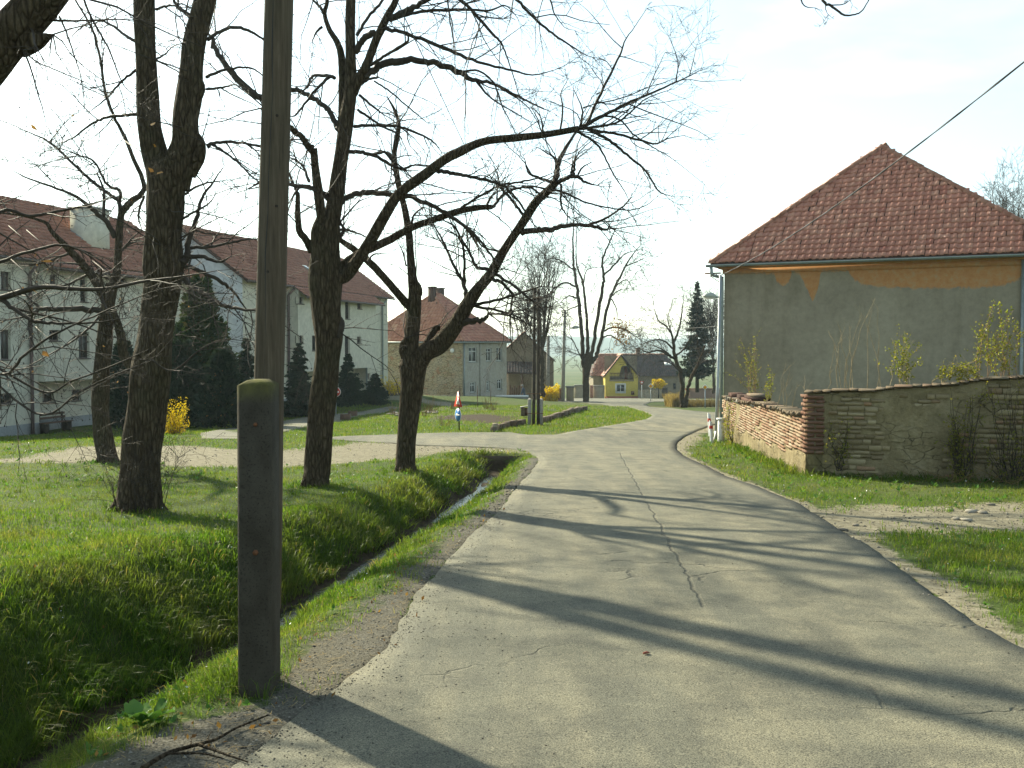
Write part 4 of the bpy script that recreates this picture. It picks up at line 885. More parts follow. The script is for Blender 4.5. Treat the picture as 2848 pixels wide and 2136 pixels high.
def tree_at_edge():
    x, y = -5.12, 8.3; b = Vector((x, y, hzs(x, y) - .1))
    t = Tree('linden_tree', b, 8.0, 'thick dark limb crossing the upper left corner with low twiggy branches', 'lindens on the lawn', 15)
    C, R = catmull([(x, y, b.z), (x, y, b.z + .3), (x + .05, y, 1.2), (x + .06, y - .1, 2.4), (x + .2, y - .2, 3.0)], [.42, .34, .29, .28, .26], 8)
    t.grow_world(C, R, 'trunk', 24)
    t.add([(-330, 470), (-200, 330), (-60, 205), (36, 90), (120, 0), (200, -100), (300, -260), (380, -480)], [66, 60, 58, 56, 52, 44, 30, 14], -.2, 'limb', D0=8.0, wob=.03)
    t.add([(60, 120), (110, 112), (147, 96)], [36, 22, 2], -.1, 'stub')
    t.grow_world(*catmull([(x + .3, y, 2.9), (x + .1, y + .1, 4.0), (x - .1, y + .3, 5.4), (x + .2, y + .2, 7.0)], [.22, .17, .12, .05], 6), 'stem', 14)
    for p, r, d, d0 in [
        ([(-420, 640), (-250, 760), (-60, 850), (0, 830), (108, 799), (200, 803), (289, 804), (398, 783), (500, 770), (610, 752)], [16, 14, 10, 9, 7, 6, 5, 4, 2.5, 1], -.8, 7.9),
        ([(-60, 850), (0, 832), (36, 859), (90, 891), (145, 898), (253, 898), (354, 884)], [7, 7, 6, 5, 4, 3, 1], -.3, 7.6),
        ([(-120, 900), (0, 1040), (70, 985), (160, 925), (260, 880), (400, 820), (500, 790)], [5, 4.5, 4, 3, 2.5, 1.5, 1], -1.0, 7.6),
        ([(-160, 700), (0, 590), (80, 600), (150, 590), (260, 565), (330, 545)], [6, 5, 4.5, 4, 2.5, 1], .5, 7.8),
        ([(-100, 800), (0, 730), (120, 690), (190, 684), (260, 720), (340, 790)], [6, 5, 4, 3, 2, 1], .3, 7.7),
        ([(-200, 900), (-40, 1000), (120, 1090), (200, 1060), (330, 1010), (440, 960)], [5, 4, 3, 2.5, 2, 1], -.6, 7.6),
        ([(-100, 980), (100, 1150), (220, 1090), (300, 1050), (420, 1000), (490, 930)], [4, 3, 2.5, 2, 1.5, .8], -.9, 7.4),
        ([(420, 1000), (480, 1030), (560, 970), (620, 945), (700, 950)], [2, 2, 1.8, 1.3, .8], -.2, 6.7),
        ([(68, 145), (85, 190), (105, 260), (118, 300), (130, 350)], [3, 2.5, 2, 1.5, .8], -.3, 7.8), ([(165, 45), (185, 90), (205, 150), (225, 215), (236, 300)], [3, 2.5, 2, 1.5, .8], .4, 7.8),
        ([(68, 146), (110, 175), (180, 205), (240, 230), (290, 260)], [2.5, 2, 1.8, 1.3, .7], .3, 7.8), ([(210, -90), (245, 30), (300, 130), (340, 230), (380, 270)], [3.5, 3, 2.5, 1.6, .8], .3, 7.8),
    ]: t.add(p, r, d, D0=d0)
    t.foliage(5, .75, .035, .10, .02, (4, 3), .0014); t.buds(1200, .012)
    A = Acc()
    for u, v, dd in [(147, 728, 7.2), (175, 1008, 7.0), (340, 820, 6.9), (95, 715, 7.3), (60, 350, 7.5), (85, 345, 7.5), (430, 400, 6.8), (425, 470, 6.8), (437, 480, 6.8), (420, 350, 6.8), (105, 815, 7.0), (118, 975, 7.0)]:
        p = P(u, v, dd); a = Vector(t.rng.normal(size=3)).normalized() * .05; c = Vector(t.rng.normal(size=3)).normalized() * .045
        A.add([tuple(p), tuple(p + a * .6 + c * .2), tuple(p + a + c), tuple(p + c * .7)], [(0, 1, 2, 3)], None, t.rng.uniform(.2, .9))
        t.grow_world([tuple(p + Vector((-.3, .25, .25))), tuple(p + Vector((-.12, .1, .14))), tuple(p)], [.003, .002, .0012], sides=3)
    t.done(); A.build('dry_leaves', M['dry_leaf'], t.root, kind='stuff')

def tree_overhead():
    x, y = 5.6, 5.6; b = Vector((x, y, hzs(x, y) - .1))
    t = Tree('roadside_tree', b, 5.6, 'bare twigs hanging into the top of the picture above the house roof', None, 16)
    t.grow_world(*catmull([(x, y, b.z), (x, y, 1.0), (x - .1, y, 2.6), (x - .2, y + .1, 4.2), (x - .1, y + .2, 6)], [.2, .15, .13, .1, .05], 6), 'trunk', 14)
    t.grow_world(*catmull([(x - .1, y, 2.9), (x - 1.2, y + .1, 4.3), (x - 2.4, y + .1, 4.75), tuple(P(2270, -90, 5.7))], [.06, .045, .03, .012], 6), 'limb', 8)
    for p, r, d in [([(2270, -90), (2290, 0), (2310, 16), (2345, 40), (2370, 42), (2395, 32), (2416, 0), (2425, -30)], [5, 4, 3.5, 2.5, 2, 1.5, 1], -.2), ([(2310, 14), (2345, 12), (2365, 0)], [2, 1.5, .8], .2),
                    ([(2270, -90), (2215, -40), (2228, 0), (2240, 18), (2266, 22)], [3, 2.5, 2, 1.5, .8], .3), ([(2297, 10), (2296, 25), (2303, 40)], [1.5, 1.2, .7], 0)]:
        t.add(p, r, d, D0=5.7)
    t.foliage(7, .16, .03, .05, .02, (2, 2), .0011); t.done()

def tree_far_linden():
    D = 98.0; b = P(1630, 1121, D)
    t = Tree('tall_linden', b, D, 'tall bare linden with many upright stems, by the road bend in the distance', 'bare trees in the distance', 17)
    t.add([(1630, 1124), (1630, 1090), (1630, 1050), (1634, 1010), (1636, 985)], [9, 8.5, 9, 13, 12], 0, 'trunk')
    for p, r, d in [([(1624, 1020), (1621, 990), (1619, 943), (1609, 832), (1600, 769), (1594, 706), (1595, 627), (1598, 560)], [6, 6, 5.5, 5, 4, 3, 1.5, .5], 2), ([(1632, 1010), (1634, 960), (1633, 911), (1625, 816), (1619, 778), (1603, 728), (1604, 650), (1612, 590)], [5, 5, 4.5, 3.5, 3, 2, 1, .5], -2),
                    ([(1640, 1010), (1647, 975), (1660, 896), (1676, 801), (1679, 769), (1676, 722), (1698, 668), (1720, 620)], [6, 5.5, 5, 4.5, 4, 3, 2, .7], -1), ([(1645, 1010), (1660, 985), (1676, 927), (1695, 835), (1730, 759), (1755, 715), (1783, 680)], [6, 5.5, 5, 4, 3, 2, .7], 1.5)]:
        t.add(p, r, d, 'stem')
    for p, r, d in [([(1679, 766), (1714, 731), (1739, 706), (1783, 693)], [3, 2.5, 1.5, .7], 1), ([(1600, 797), (1571, 786), (1540, 804), (1518, 829)], [3, 2.5, 2, .8], -2), ([(1603, 829), (1584, 823), (1568, 832), (1556, 845)], [2.5, 2, 1.5, .7], 1), ([(1597, 753), (1565, 728), (1537, 718), (1518, 728)], [2.5, 2, 1.5, .7], 2),
                    ([(1679, 921), (1704, 911), (1736, 915), (1765, 934), (1790, 950)], [2.8, 2.5, 2, 1.2, .6], -2), ([(1701, 832), (1714, 858), (1719, 889)], [2, 1.5, .8], 1), ([(1673, 940), (1698, 933), (1730, 955), (1750, 965)], [2.5, 2, 1.2, .6], 2), ([(1622, 790), (1630, 755), (1650, 745), (1672, 744)], [2, 1.5, 1, .6], 1),
                    ([(1708, 800), (1740, 778), (1760, 802)], [2, 1.5, .6], -1), ([(1695, 830), (1720, 808), (1758, 801)], [2, 1.4, .7], 1.5), ([(1620, 1000), (1600, 960), (1585, 930)], [2, 1.5, .7], -1), ([(1622, 990), (1605, 985), (1580, 975)], [2, 1.2, .6], 1), ([(1740, 740), (1770, 728), (1800, 715)], [2, 1.4, .6], 1), ([(1608, 850), (1580, 862), (1560, 880)], [2, 1.4, .6], 1)]:
        t.add(p, r, d)
    t.foliage(2.4, 2.4, .2, .05, .03, (4, 3), .016, 3)
    A = Acc(); c = Vector(P(1727, 918, D - 1))
    for k in range(420):
        p = c + Vector((t.rng.normal(0, .45), t.rng.normal(0, .45), t.rng.normal(0, .65) - .2)); a = Vector(t.rng.normal(size=3)).normalized() * .16; q = Vector(t.rng.normal(size=3)).normalized() * .10
        A.quad(p, p + a, p + a + q, p + q, t.rng.uniform(0, .8))
    t.done(); A.build('dry_leaf_clump', M['dry_leaf'], t.root, kind='stuff')

def tree_generic(name, u, v, D, top_v, spread_px, label, seed, stems, r_px, group, dens=1.5, L=2.0, lean=0.0, minr=.008, upright=.5, lv=(4, 3)):
    b = P(u, v, D); t = Tree(name, b, D, label, group, seed); H = v - top_v; rg = t.rng
    t.add([(u, v + 3), (u + lean * .1, v - H * .12), (u + lean * .2, v - H * .25), (u + lean * .3, v - H * .35)], [r_px * 1.3, r_px, r_px * .9, r_px * .7], 0, 'trunk')
    pool = [(u + lean * .3, v - H * .33)]
    for k in range(stems):
        f = (k + .5) / stems * 2 - 1; f += rg.uniform(-.2, .2); s0 = rg.uniform(.18, .4); q = 1 - abs(f) * (1 - upright)
        p0 = (u + lean * s0, v - H * s0); p3 = (u + lean + f * spread_px, v - H * (s0 + (1 - s0) * q * rg.uniform(.85, 1.0)))
        p1 = (p0[0] + (p3[0] - p0[0]) * .35 + rg.uniform(-3, 3), p0[1] + (p3[1] - p0[1]) * .25); p2 = (p0[0] + (p3[0] - p0[0]) * .75, p0[1] + (p3[1] - p0[1]) * .65 + rg.uniform(-4, 4))
        rr = r_px * rg.uniform(.4, .7); t.add([p0, p1, p2, p3], [rr, rr * .75, rr * .45, .5], rg.uniform(-1, 1) * spread_px * D / F, 'limb' if r_px > 5 else None)
        for j in range(3):
            w = rg.uniform(.3, .8); a = (p0[0] + (p3[0] - p0[0]) * w, p0[1] + (p3[1] - p0[1]) * w); s = rg.choice([-1, 1]) * rg.uniform(.3, .8) * spread_px
            t.add([a, (a[0] + s * .5, a[1] - H * .08), (a[0] + s * .8, a[1] - H * rg.uniform(.12, .22))], [rr * .4, rr * .3, .5], rg.uniform(-.5, .5) * spread_px * D / F)
    t.foliage(dens, L, .25, .02, .06, lv, minr); t.done(); return t

tree_near_left(); tree_middle(); tree_right_of_row(); tree_leaning(); tree_at_edge(); tree_overhead(); tree_far_linden()
tree_generic('bushy_tree', 1508, 1100, 92, 690, 52, 'finely branched upright bare tree behind the twin wooden poles', 21, 9, 6, 'bare trees in the distance', .8, 2.3, 0, .010, .75, (4, 3))
def tree_two_stem():
    D = 72.0; b = P(1902, 1131, D)
    t = Tree('walnut_tree', b, D, 'small dark bare tree with two crooked stems on the reedy verge', 'bare trees in the distance', 22)
    t.add([(1900, 1134), (1898, 1110), (1895, 1060), (1887, 1019), (1877, 990), (1872, 950)], [9, 7, 6, 5.5, 5, 4], 0, 'trunk')
    t.add([(1903, 1134), (1908, 1116), (1912, 1091), (1914, 1072), (1929, 1037), (1951, 992), (1960, 960)], [7, 6, 5, 5, 4.5, 4, 2], .8, 'stem')
    for p, r, d in [([(1875, 965), (1868, 930), (1850, 905), (1830, 890), (1820, 860)], [4, 3, 2.5, 2, 1], -1), ([(1872, 955), (1885, 925), (1893, 895), (1897, 860), (1902, 835)], [3.5, 3, 2.5, 2, .8], 1), ([(1880, 1000), (1855, 985), (1830, 975), (1800, 980), (1780, 970)], [4, 3.5, 3, 2, 1], -1), ([(1860, 985), (1840, 970), (1815, 960)], [2.5, 2, 1], 1),
                    ([(1876, 975), (1850, 950), (1825, 945), (1790, 955)], [3, 2.5, 2, .8], .5), ([(1890, 1030), (1865, 1010), (1840, 1003)], [2.5, 2, 1], -.5), ([(1878, 990), (1898, 975), (1915, 950), (1925, 920)], [3, 2.5, 1.8, .8], -1), ([(1868, 928), (1858, 890), (1862, 860)], [2, 1.5, .7], .4), ([(1935, 1025), (1950, 1010), (1975, 1000)], [2.5, 1.8, .8], .4)]:
        t.add(p, r, d)
    t.foliage(2.8, 1.6, .16, .05, .05, (4, 3), .011); t.done()
tree_two_stem()
tree_generic('bare_tree', 1986, 1090, 118, 830, 26, 'grey bare tree between the spruce and the lamp pole', 23, 7, 4, 'bare trees in the distance', 1.6, 2.6, -6, .015, .6)
tree_generic('bare_tree', 2812, 1120, 75, 462, 70, 'bare tree rising behind the hipped roof of the right house', 24, 8, 6, 'bare trees in the distance', 1.5, 2.2, -4, .011, .6)
tree_generic('bare_tree', 1455, 1105, 112, 800, 40, 'thin bare tree rising behind the gabled barn', 25, 6, 4, 'bare trees in the distance', 1.3, 2.2, 10, .015, .7)
# ================================================================== buildings
Z = Vector((0, 0, 1))
def wall_holes(A, O, U, N, L, zb, zt, holes, depth=.16):
    """a wall face with real openings; O at s=0 (z ignored); holes (s0,s1,z0,z1)"""
    O = Vector((O.x, O.y, 0)); ss = sorted({0, L, *[h[0] for h in holes], *[h[1] for h in holes]}); zs = sorted({zb, zt, *[h[2] for h in holes], *[h[3] for h in holes]})
    pt = lambda s, z, d=0: O + U * s + Z * z - N * d
    flip = U.cross(Z).dot(N) < 0
    def q(a, b, c, d):
        A.quad(a, d, c, b) if flip else A.quad(a, b, c, d)
    for i in range(len(ss) - 1):
        for j in range(len(zs) - 1):
            sm, zm = (ss[i] + ss[i + 1]) / 2, (zs[j] + zs[j + 1]) / 2
            if any(h[0] < sm < h[1] and h[2] < zm < h[3] for h in holes): continue
            q(pt(ss[i], zs[j]), pt(ss[i + 1], zs[j]), pt(ss[i + 1], zs[j + 1]), pt(ss[i], zs[j + 1]))
    for s0, s1, z0, z1 in holes:
        q(pt(s0, z0), pt(s1, z0), pt(s1, z0, depth), pt(s0, z0, depth)); q(pt(s0, z1, depth), pt(s1, z1, depth), pt(s1, z1), pt(s0, z1))
        q(pt(s0, z0, depth), pt(s0, z1, depth), pt(s0, z1), pt(s0, z0)); q(pt(s1, z0), pt(s1, z1), pt(s1, z1, depth), pt(s1, z0, depth))
def window(parent, O, U, N, h, frame, bars=1, cross=0, depth=.13, fw=.06, sill=True, pane='glass'):
    O = Vector((O.x, O.y, 0)); s0, s1, z0, z1 = h; pt = lambda s, z, d: O + U * s + Z * z - N * d
    A = Acc(); B = lambda a, b, c, d: A.obox(pt(a, c, depth), U * (b - a), -N * .04, Z * (d - c))
    B(s0, s0 + fw, z0, z1); B(s1 - fw, s1, z0, z1); B(s0 + fw, s1 - fw, z0, z0 + fw); B(s0 + fw, s1 - fw, z1 - fw, z1)
    for k in range(bars):
        s = s0 + (s1 - s0) * (k + 1) / (bars + 1); B(s - fw * .4, s + fw * .4, z0 + fw, z1 - fw)
    if cross: z = z0 + (z1 - z0) * cross; A.obox(pt(s0 + fw, z, depth - .004), U * (s1 - s0 - 2 * fw), -N * .03, Z * fw * .8)
    w = A.build('window', M[frame], parent)
    A = Acc(); A.obox(pt(s0 + .01, z0 + .01, depth + .045), U * (s1 - s0 - .02), -N * .02, Z * (z1 - z0 - .02)); A.build('pane', M['glass_light' if random.random() < .35 else pane], w)
    if sill: A = Acc(); A.obox(pt(s0 - .06, z0 - .05, -.05), U * (s1 - s0 + .12), -N * .18, Z * .045); A.build('sill', M['frame_brown' if frame == 'frame_brown' else 'zinc'], w)
    return w
# a pantile: x across, y up the slope, z out
TX = [0, .40, .52, .64, .80, .94, 1.0]; TZ = [.0, .0, .26, .40, .40, .22, .02]
def tile_template(w, h):
    V = []; n = len(TX)
    for y, lift in ((0, .10), (1.12, 0.0)):
        V += [(x * w, y * h, z * .33 * w + lift * 2.1 * w + .012) for x, z in zip(TX, TZ)]
    V += [(x * w, 0, z * .33 * w + .21 * w + .012 - .045) for x, z in zip(TX, TZ)]
    Q = [(i, i + 1, n + i + 1, n + i) for i in range(n - 1)] + [(2 * n + i, 2 * n + i + 1, i + 1, i) for i in range(n - 1)]
    return V, Q
def tile_field(O, E, U, poly, w, h, rng, jitter=.006, stagger=0.0):
    N = E.cross(U).normalized(); Ms = []
    xs = [p[0] for p in poly]; ys = [p[1] for p in poly]; r = 0; y = min(ys)
    while y < max(ys) - h * .3:
        x = min(xs) + (stagger * w if r % 2 else 0)
        X = np.arange(x, max(xs), w); ok = inside(poly, X + w / 2, np.full(X.shape, y + h * .5))
        for xx in X[ok]:
            p = O + E * (xx + rng.normal(0, jitter)) + U * (y + rng.normal(0, jitter)) + N * rng.normal(0, .003); a = rng.normal(0, .014)
            E2 = (E * math.cos(a) + U * math.sin(a)); U2 = N.cross(E2)
            Ms.append(((E2.x, U2.x, N.x, p.x), (E2.y, U2.y, N.y, p.y), (E2.z, U2.z, N.z, p.z), (0, 0, 0, 1)))
        y += h; r += 1
    return Ms
def tiles_joined(name, parent, O, E, U, poly, w, h, mat, seed=1):
    rng = np.random.default_rng(seed); Ms = tile_field(O, E, U, poly, w, h, rng); V, Q = tile_template(w, h)
    A = Acc(); A.inst(V, Q, Ms, tint=rng.uniform(0, 1, len(Ms))); return A.build(name, M[mat], parent, kind='stuff')
def slope(A, pts): A.add([tuple(p) for p in pts], [tuple(range(4))] if len(pts) == 4 else None, [(0, 1, 2)] if len(pts) == 3 else None)
def ridge_row(parent, a, b, r, step, mat, seed=2, shared=None):
    """half-round ridge tiles, each its own piece"""
    a = Vector(a); b = Vector(b); d = (b - a); L = d.length; d.normalize(); n = max(1, int(L / step)); rng = np.random.default_rng(seed)
    side = d.cross(Z).normalized(); up = side.cross(d).normalized()
    if shared is None:
        A = Acc(); th = np.linspace(-.25, math.pi + .25, 7); V = []
        for y, rr in ((0, 1.14), (1.1, .96)): V += [(math.cos(t) * r * rr, y * step, math.sin(t) * r * rr * .8) for t in th]
        V += [(math.cos(t) * r * .98, 0, math.sin(t) * r * .78) for t in th]
        m = len(th); Q = [(i + 1, i, m + i, m + i + 1) for i in range(m - 1)] + [(i, i + 1, 2 * m + i + 1, 2 * m + i) for i in range(m - 1)]
        shared = mesh_np('ridge_tile', np.array(V), [np.array(Q)], False); shared.materials.append(M[mat])
    for k in range(n):
        o = bpy.data.objects.new('ridge_tile', shared); COL.objects.link(o); o.parent = parent
        p = a + d * (L * k / n) + Vector(rng.normal(0, .006, 3)); o.matrix_basis = Matrix(((side.x, d.x, up.x, p.x), (side.y, d.y, up.y, p.y), (side.z, d.z, up.z, p.z), (0, 0, 0, 1)))
    return shared
def pipe(parent, pts, r, mat, name='downpipe', sides=8):
    A = Acc(); A.tube(pts, [r] * len(pts), sides); return A.build(name, M[mat], parent, True)

# ---------------------------------------------------------------- right house with the hipped roof
def house_right():
    el = P(1976, 733, 33.0); er_dir = P(2848, 702, 1.0)
    ez = el.z
    # right eave corner: where the eave line at height ez reaches pixel column 2318*1.2875
    u = 2985.0; vv = 733 - (2985 - 1976) * (31.0 / 872); rx, rz = ray(u, vv); Dr = (ez - CAMZ) / rz; er = Vector((rx * Dr, Dr, ez))
    E = (er - el); W = E.length; E.normalize(); N = Vector((E.y, -E.x, 0)).normalized()
    if N.y > 0: N = -N
    back = -N
    t = P(2453, 409, 34.6); apex = t
    base = Vector((el.x + 2, el.y, -1.4))
    root = thing('house', base, 'grey rendered house with orange cornice and hipped red tile roof', 'house')
    ov = .36
    wl_ = el + E * ov + back * ov; wr_ = er - E * ov + back * ov; zt = ez - .05; zb = -3.0
    depth = 13.0
    # render: grey cement below, orange paint left above, the border traced as it peels
    bz = [(260, 955), (500, 957), (595, 960), (606, 1015), (650, 1040), (692, 1005), (706, 942), (755, 955), (795, 1040), (838, 1140), (878, 1050), (892, 946), (1065, 940), (1110, 1000), (1180, 1030), (1350, 1050), (1600, 1055), (1900, 1050), (2060, 1043), (2150, 1010), (2212, 965)]
    stops = []; LW = (wr_ - wl_).length
    for zx, zy in bz:
        p = on_plane(1900 + zx * .4286, 350 + zy * .4286, wl_, N); s = (p - wl_).dot(E) / LW; stops.append((s, zt - p.z))
    tm = NT('house_render'); tc = tm.n('ShaderNodeTexCoord'); mp = tm.n('ShaderNodeVectorMath', operation='SUBTRACT'); tm.l(tc.outputs['Object'], mp.inputs[0]); mp.inputs[1].default_value = wl_
    dt = tm.n('ShaderNodeVectorMath', operation='DOT_PRODUCT'); tm.l(mp.outputs[0], dt.inputs[0]); dt.inputs[1].default_value = E
    s = tm.math('DIVIDE', dt.outputs['Value'], LW); sz = tm.n('ShaderNodeSeparateXYZ'); tm.l(tc.outputs['Object'], sz.inputs[0]); drop = tm.math('SUBTRACT', zt, sz.outputs['Z'])
    co = tm.coord(); n1 = tm.noise(co, .5, 5); n2 = tm.noise(co, 6, 5, .7); n3 = tm.noise(co, 40, 3); n4 = tm.noise(tm.coord((2.2, 2.2, .25)), 1.0, 4)
    bd = tm.ramp(s, [(max(0, a), (b / 4, b / 4, b / 4)) for a, b in stops])
    q = tm.math('SUBTRACT', tm.math('MULTIPLY', bd, 4.0), drop); q = tm.math('ADD', q, tm.math('MULTIPLY', tm.math('SUBTRACT', n2, .5), .34))
    mr = tm.n('ShaderNodeMapRange'); mr.inputs['From Min'].default_value = -.035; mr.inputs['From Max'].default_value = .035; tm.l(q, mr.inputs['Value'])
    grey = tm.ramp(n1, [(.3, (.230, .195, .140)), (.5, (.288, .248, .182)), (.7, (.345, .30, .22))])
    grey = tm.mix(tm.ramp(n4, [(.5, (0, 0, 0)), (.75, (.35, .35, .35))]), grey, (.155, .128, .08)); grey = tm.mix(.5, grey, tm.ramp(n2, [(.3, (.66, .66, .66)), (.62, (1.06, 1.06, 1.06))]), 'MULTIPLY')
    bump_b = tm.n('ShaderNodeMapRange'); bump_b.inputs['From Min'].default_value = 1.1; bump_b.inputs['From Max'].default_value = 5.5; tm.l(drop, bump_b.inputs['Value'])
    orange = tm.ramp(n2, [(.3, (.38, .175, .068)), (.5, (.43, .215, .088)), (.7, (.39, .265, .14))]); orange = tm.mix(tm.ramp(n1, [(.55, (0, 0, 0)), (.68, (.5, .5, .5))]), orange, (.31, .235, .145))
    col = tm.mix(mr.outputs[0], grey, orange)
    hh = tm.math('ADD', tm.math('MULTIPLY', n3, .15), tm.math('ADD', tm.math('MULTIPLY', n2, .2), tm.math('MULTIPLY', tm.math('SUBTRACT', 1.0, mr.outputs[0]), .5)))
    M['house_render'] = tm.bsdf(col, .95, .1, hh, .6, .03)
    A = Acc(); c = [wl_, wr_, wr_ + back * depth, wl_ + back * depth]
    for i in range(4):
        a, b = c[i], c[(i + 1) % 4]; A.quad((a.x, a.y, zb), (b.x, b.y, zb), (b.x, b.y, zt), (a.x, a.y, zt))
    A.build('wall', M['house_render'], root)
    # moulded cornice under the eaves
    A = Acc()
    for off, z0, z1 in ((.16, zt - .12, zt + .02), (.05, zt - .28, zt - .12)):
        A.obox(Vector((wl_.x, wl_.y, z0)) + N * off - E * off, E * (LW + 2 * off), back * (off + .1), Z * (z1 - z0))
        A.obox(Vector((wl_.x, wl_.y, z0)) - E * off + back * .11, E * (off + .1), back * (depth - .11), Z * (z1 - z0))
    A.build('cornice', M['house_render'], root)
    # roof body
    R = Acc(); bl = el + back * (depth + .7); br = er + back * (depth + .7); ap2 = apex + back * (depth - 6)
    slope(R, [el, er, apex]); slope(R, [er, br, ap2, apex]); slope(R, [bl, el, apex, ap2]); slope(R, [br, bl, ap2])
    slope(R, [el - Z * .1, bl - Z * .1, br - Z * .1, er - Z * .1]); R.quad(el - Z * .1, er - Z * .1, er, el); R.quad(bl - Z * .1, el - Z * .1, el, bl)
    roof = R.build('roof', M['roof_under'], root)
    m = el + E * (apex - el).dot(E); U = (apex - m); SL = U.length; U.normalize(); sA = (apex - el).dot(E)
    w, h = .215, SL / 24.0; rng = np.random.default_rng(5); V, Q = tile_template(w, h)
    Ms = tile_field(el, E, U, [(-.06, 0), (W + .06, 0), (sA, SL + .05)], w, h, rng, .012)
    Ms.sort(key=lambda q_: math.hypot(q_[0][3], q_[1][3]))
    me = mesh_np('tile', np.array(V), [np.array(Q)], False); me.materials.append(M['tile'])
    vis = [q_ for q_ in Ms if q_[0][3] / q_[1][3] < .505]; hid = [q_ for q_ in Ms if q_[0][3] / q_[1][3] >= .505]
    for q_ in vis[:300]:
        o = bpy.data.objects.new('tile', me); COL.objects.link(o); o.parent = roof; o.matrix_basis = Matrix(q_)
    A = Acc(); rest = vis[300:] + hid; A.inst(V, Q, rest, tint=rng.uniform(0, 1, len(rest))); A.build('tiling', M['tile'], roof, kind='stuff')
    # left slope, seen only along its edge
    EL = (el - bl).normalized(); UL = apex - (el - EL * (el - apex).dot(EL)); SL2 = UL.length; UL.normalize(); L2 = (el - bl).length
    tiles_joined('tiling', roof, bl, EL, UL, [(0, 0), (L2, 0), ((apex - bl).dot(EL), SL2), ((ap2 - bl).dot(EL), SL2)], .3, .35, 'tile', 8)
    sh = ridge_row(roof, el + Z * .03, apex + Z * .03, .10, .32, 'ridge', 3); ridge_row(roof, er + Z * .03, apex + Z * .03, .10, .32, 'ridge', 4, sh)
    # gutter and the swan-neck pipe
    A = Acc(); g0 = el + N * .07 - E * .12 - Z * .05; n = 12; th = np.linspace(math.pi, 2 * math.pi, 7); V = []
    for k, p in enumerate((g0, g0 + E * (W + .2))):
        for a in th: V.append(tuple(p + N * (math.cos(a) * .075) + Z * (math.sin(a) * .075)))
        for a in th: V.append(tuple(p + N * (math.cos(a) * .070) + Z * (math.sin(a) * .070 + .004)))
    Qd = [(i, i + 1, 14 + i + 1, 14 + i) for i in range(6)] + [(7 + i + 1, 7 + i, 21 + i, 21 + i + 1) for i in range(6)] + [(0, 14, 21, 7), (6, 13, 27, 20)]
    A.add(V, Qd, [(0, i, i + 1) for i in range(1, 6)]); A.build('gutter', M['zinc'], root)
    pr = wl_ + N * .07 - E * .05
    g1 = g0 + E * .16
    pipe(root, [g1 - Z * .06, g1 - Z * .26 + E * .02, g1 - Z * .34 + E * .08, pr + Z * (-.45), pr + Z * (-.60), Vector((pr.x, pr.y, zb))], .05, 'zinc')
    p2 = on_plane(2845, 800, wl_, N); p2 = p2 + N * .06; pipe(root, [Vector((p2.x, p2.y, zt - .1)), Vector((p2.x, p2.y, zb))], .05, 'zinc')
    # iron bracket with insulator for the overhead cable
    A = Acc(); bk = on_plane(2003, 762, wl_, N); A.obox(bk - E * .48 + N * .05, E * .52, N * .05, Z * .045); A.tube([bk - E * .30 + N * .07 - Z * .06, bk - Z * .28 + N * .02], [.012, .012], 5)
    for s_ in (-.28, -.10): A.tube([bk + E * s_ + N * .075 - Z * .01, bk + E * s_ + N * .075 - Z * .10], [.028, .022], 6)
    A.build('cable_bracket', M['rust'], root)
    return bk, E, N, wl_
HR_BK, HR_E, HR_N, HR_WL = house_right()

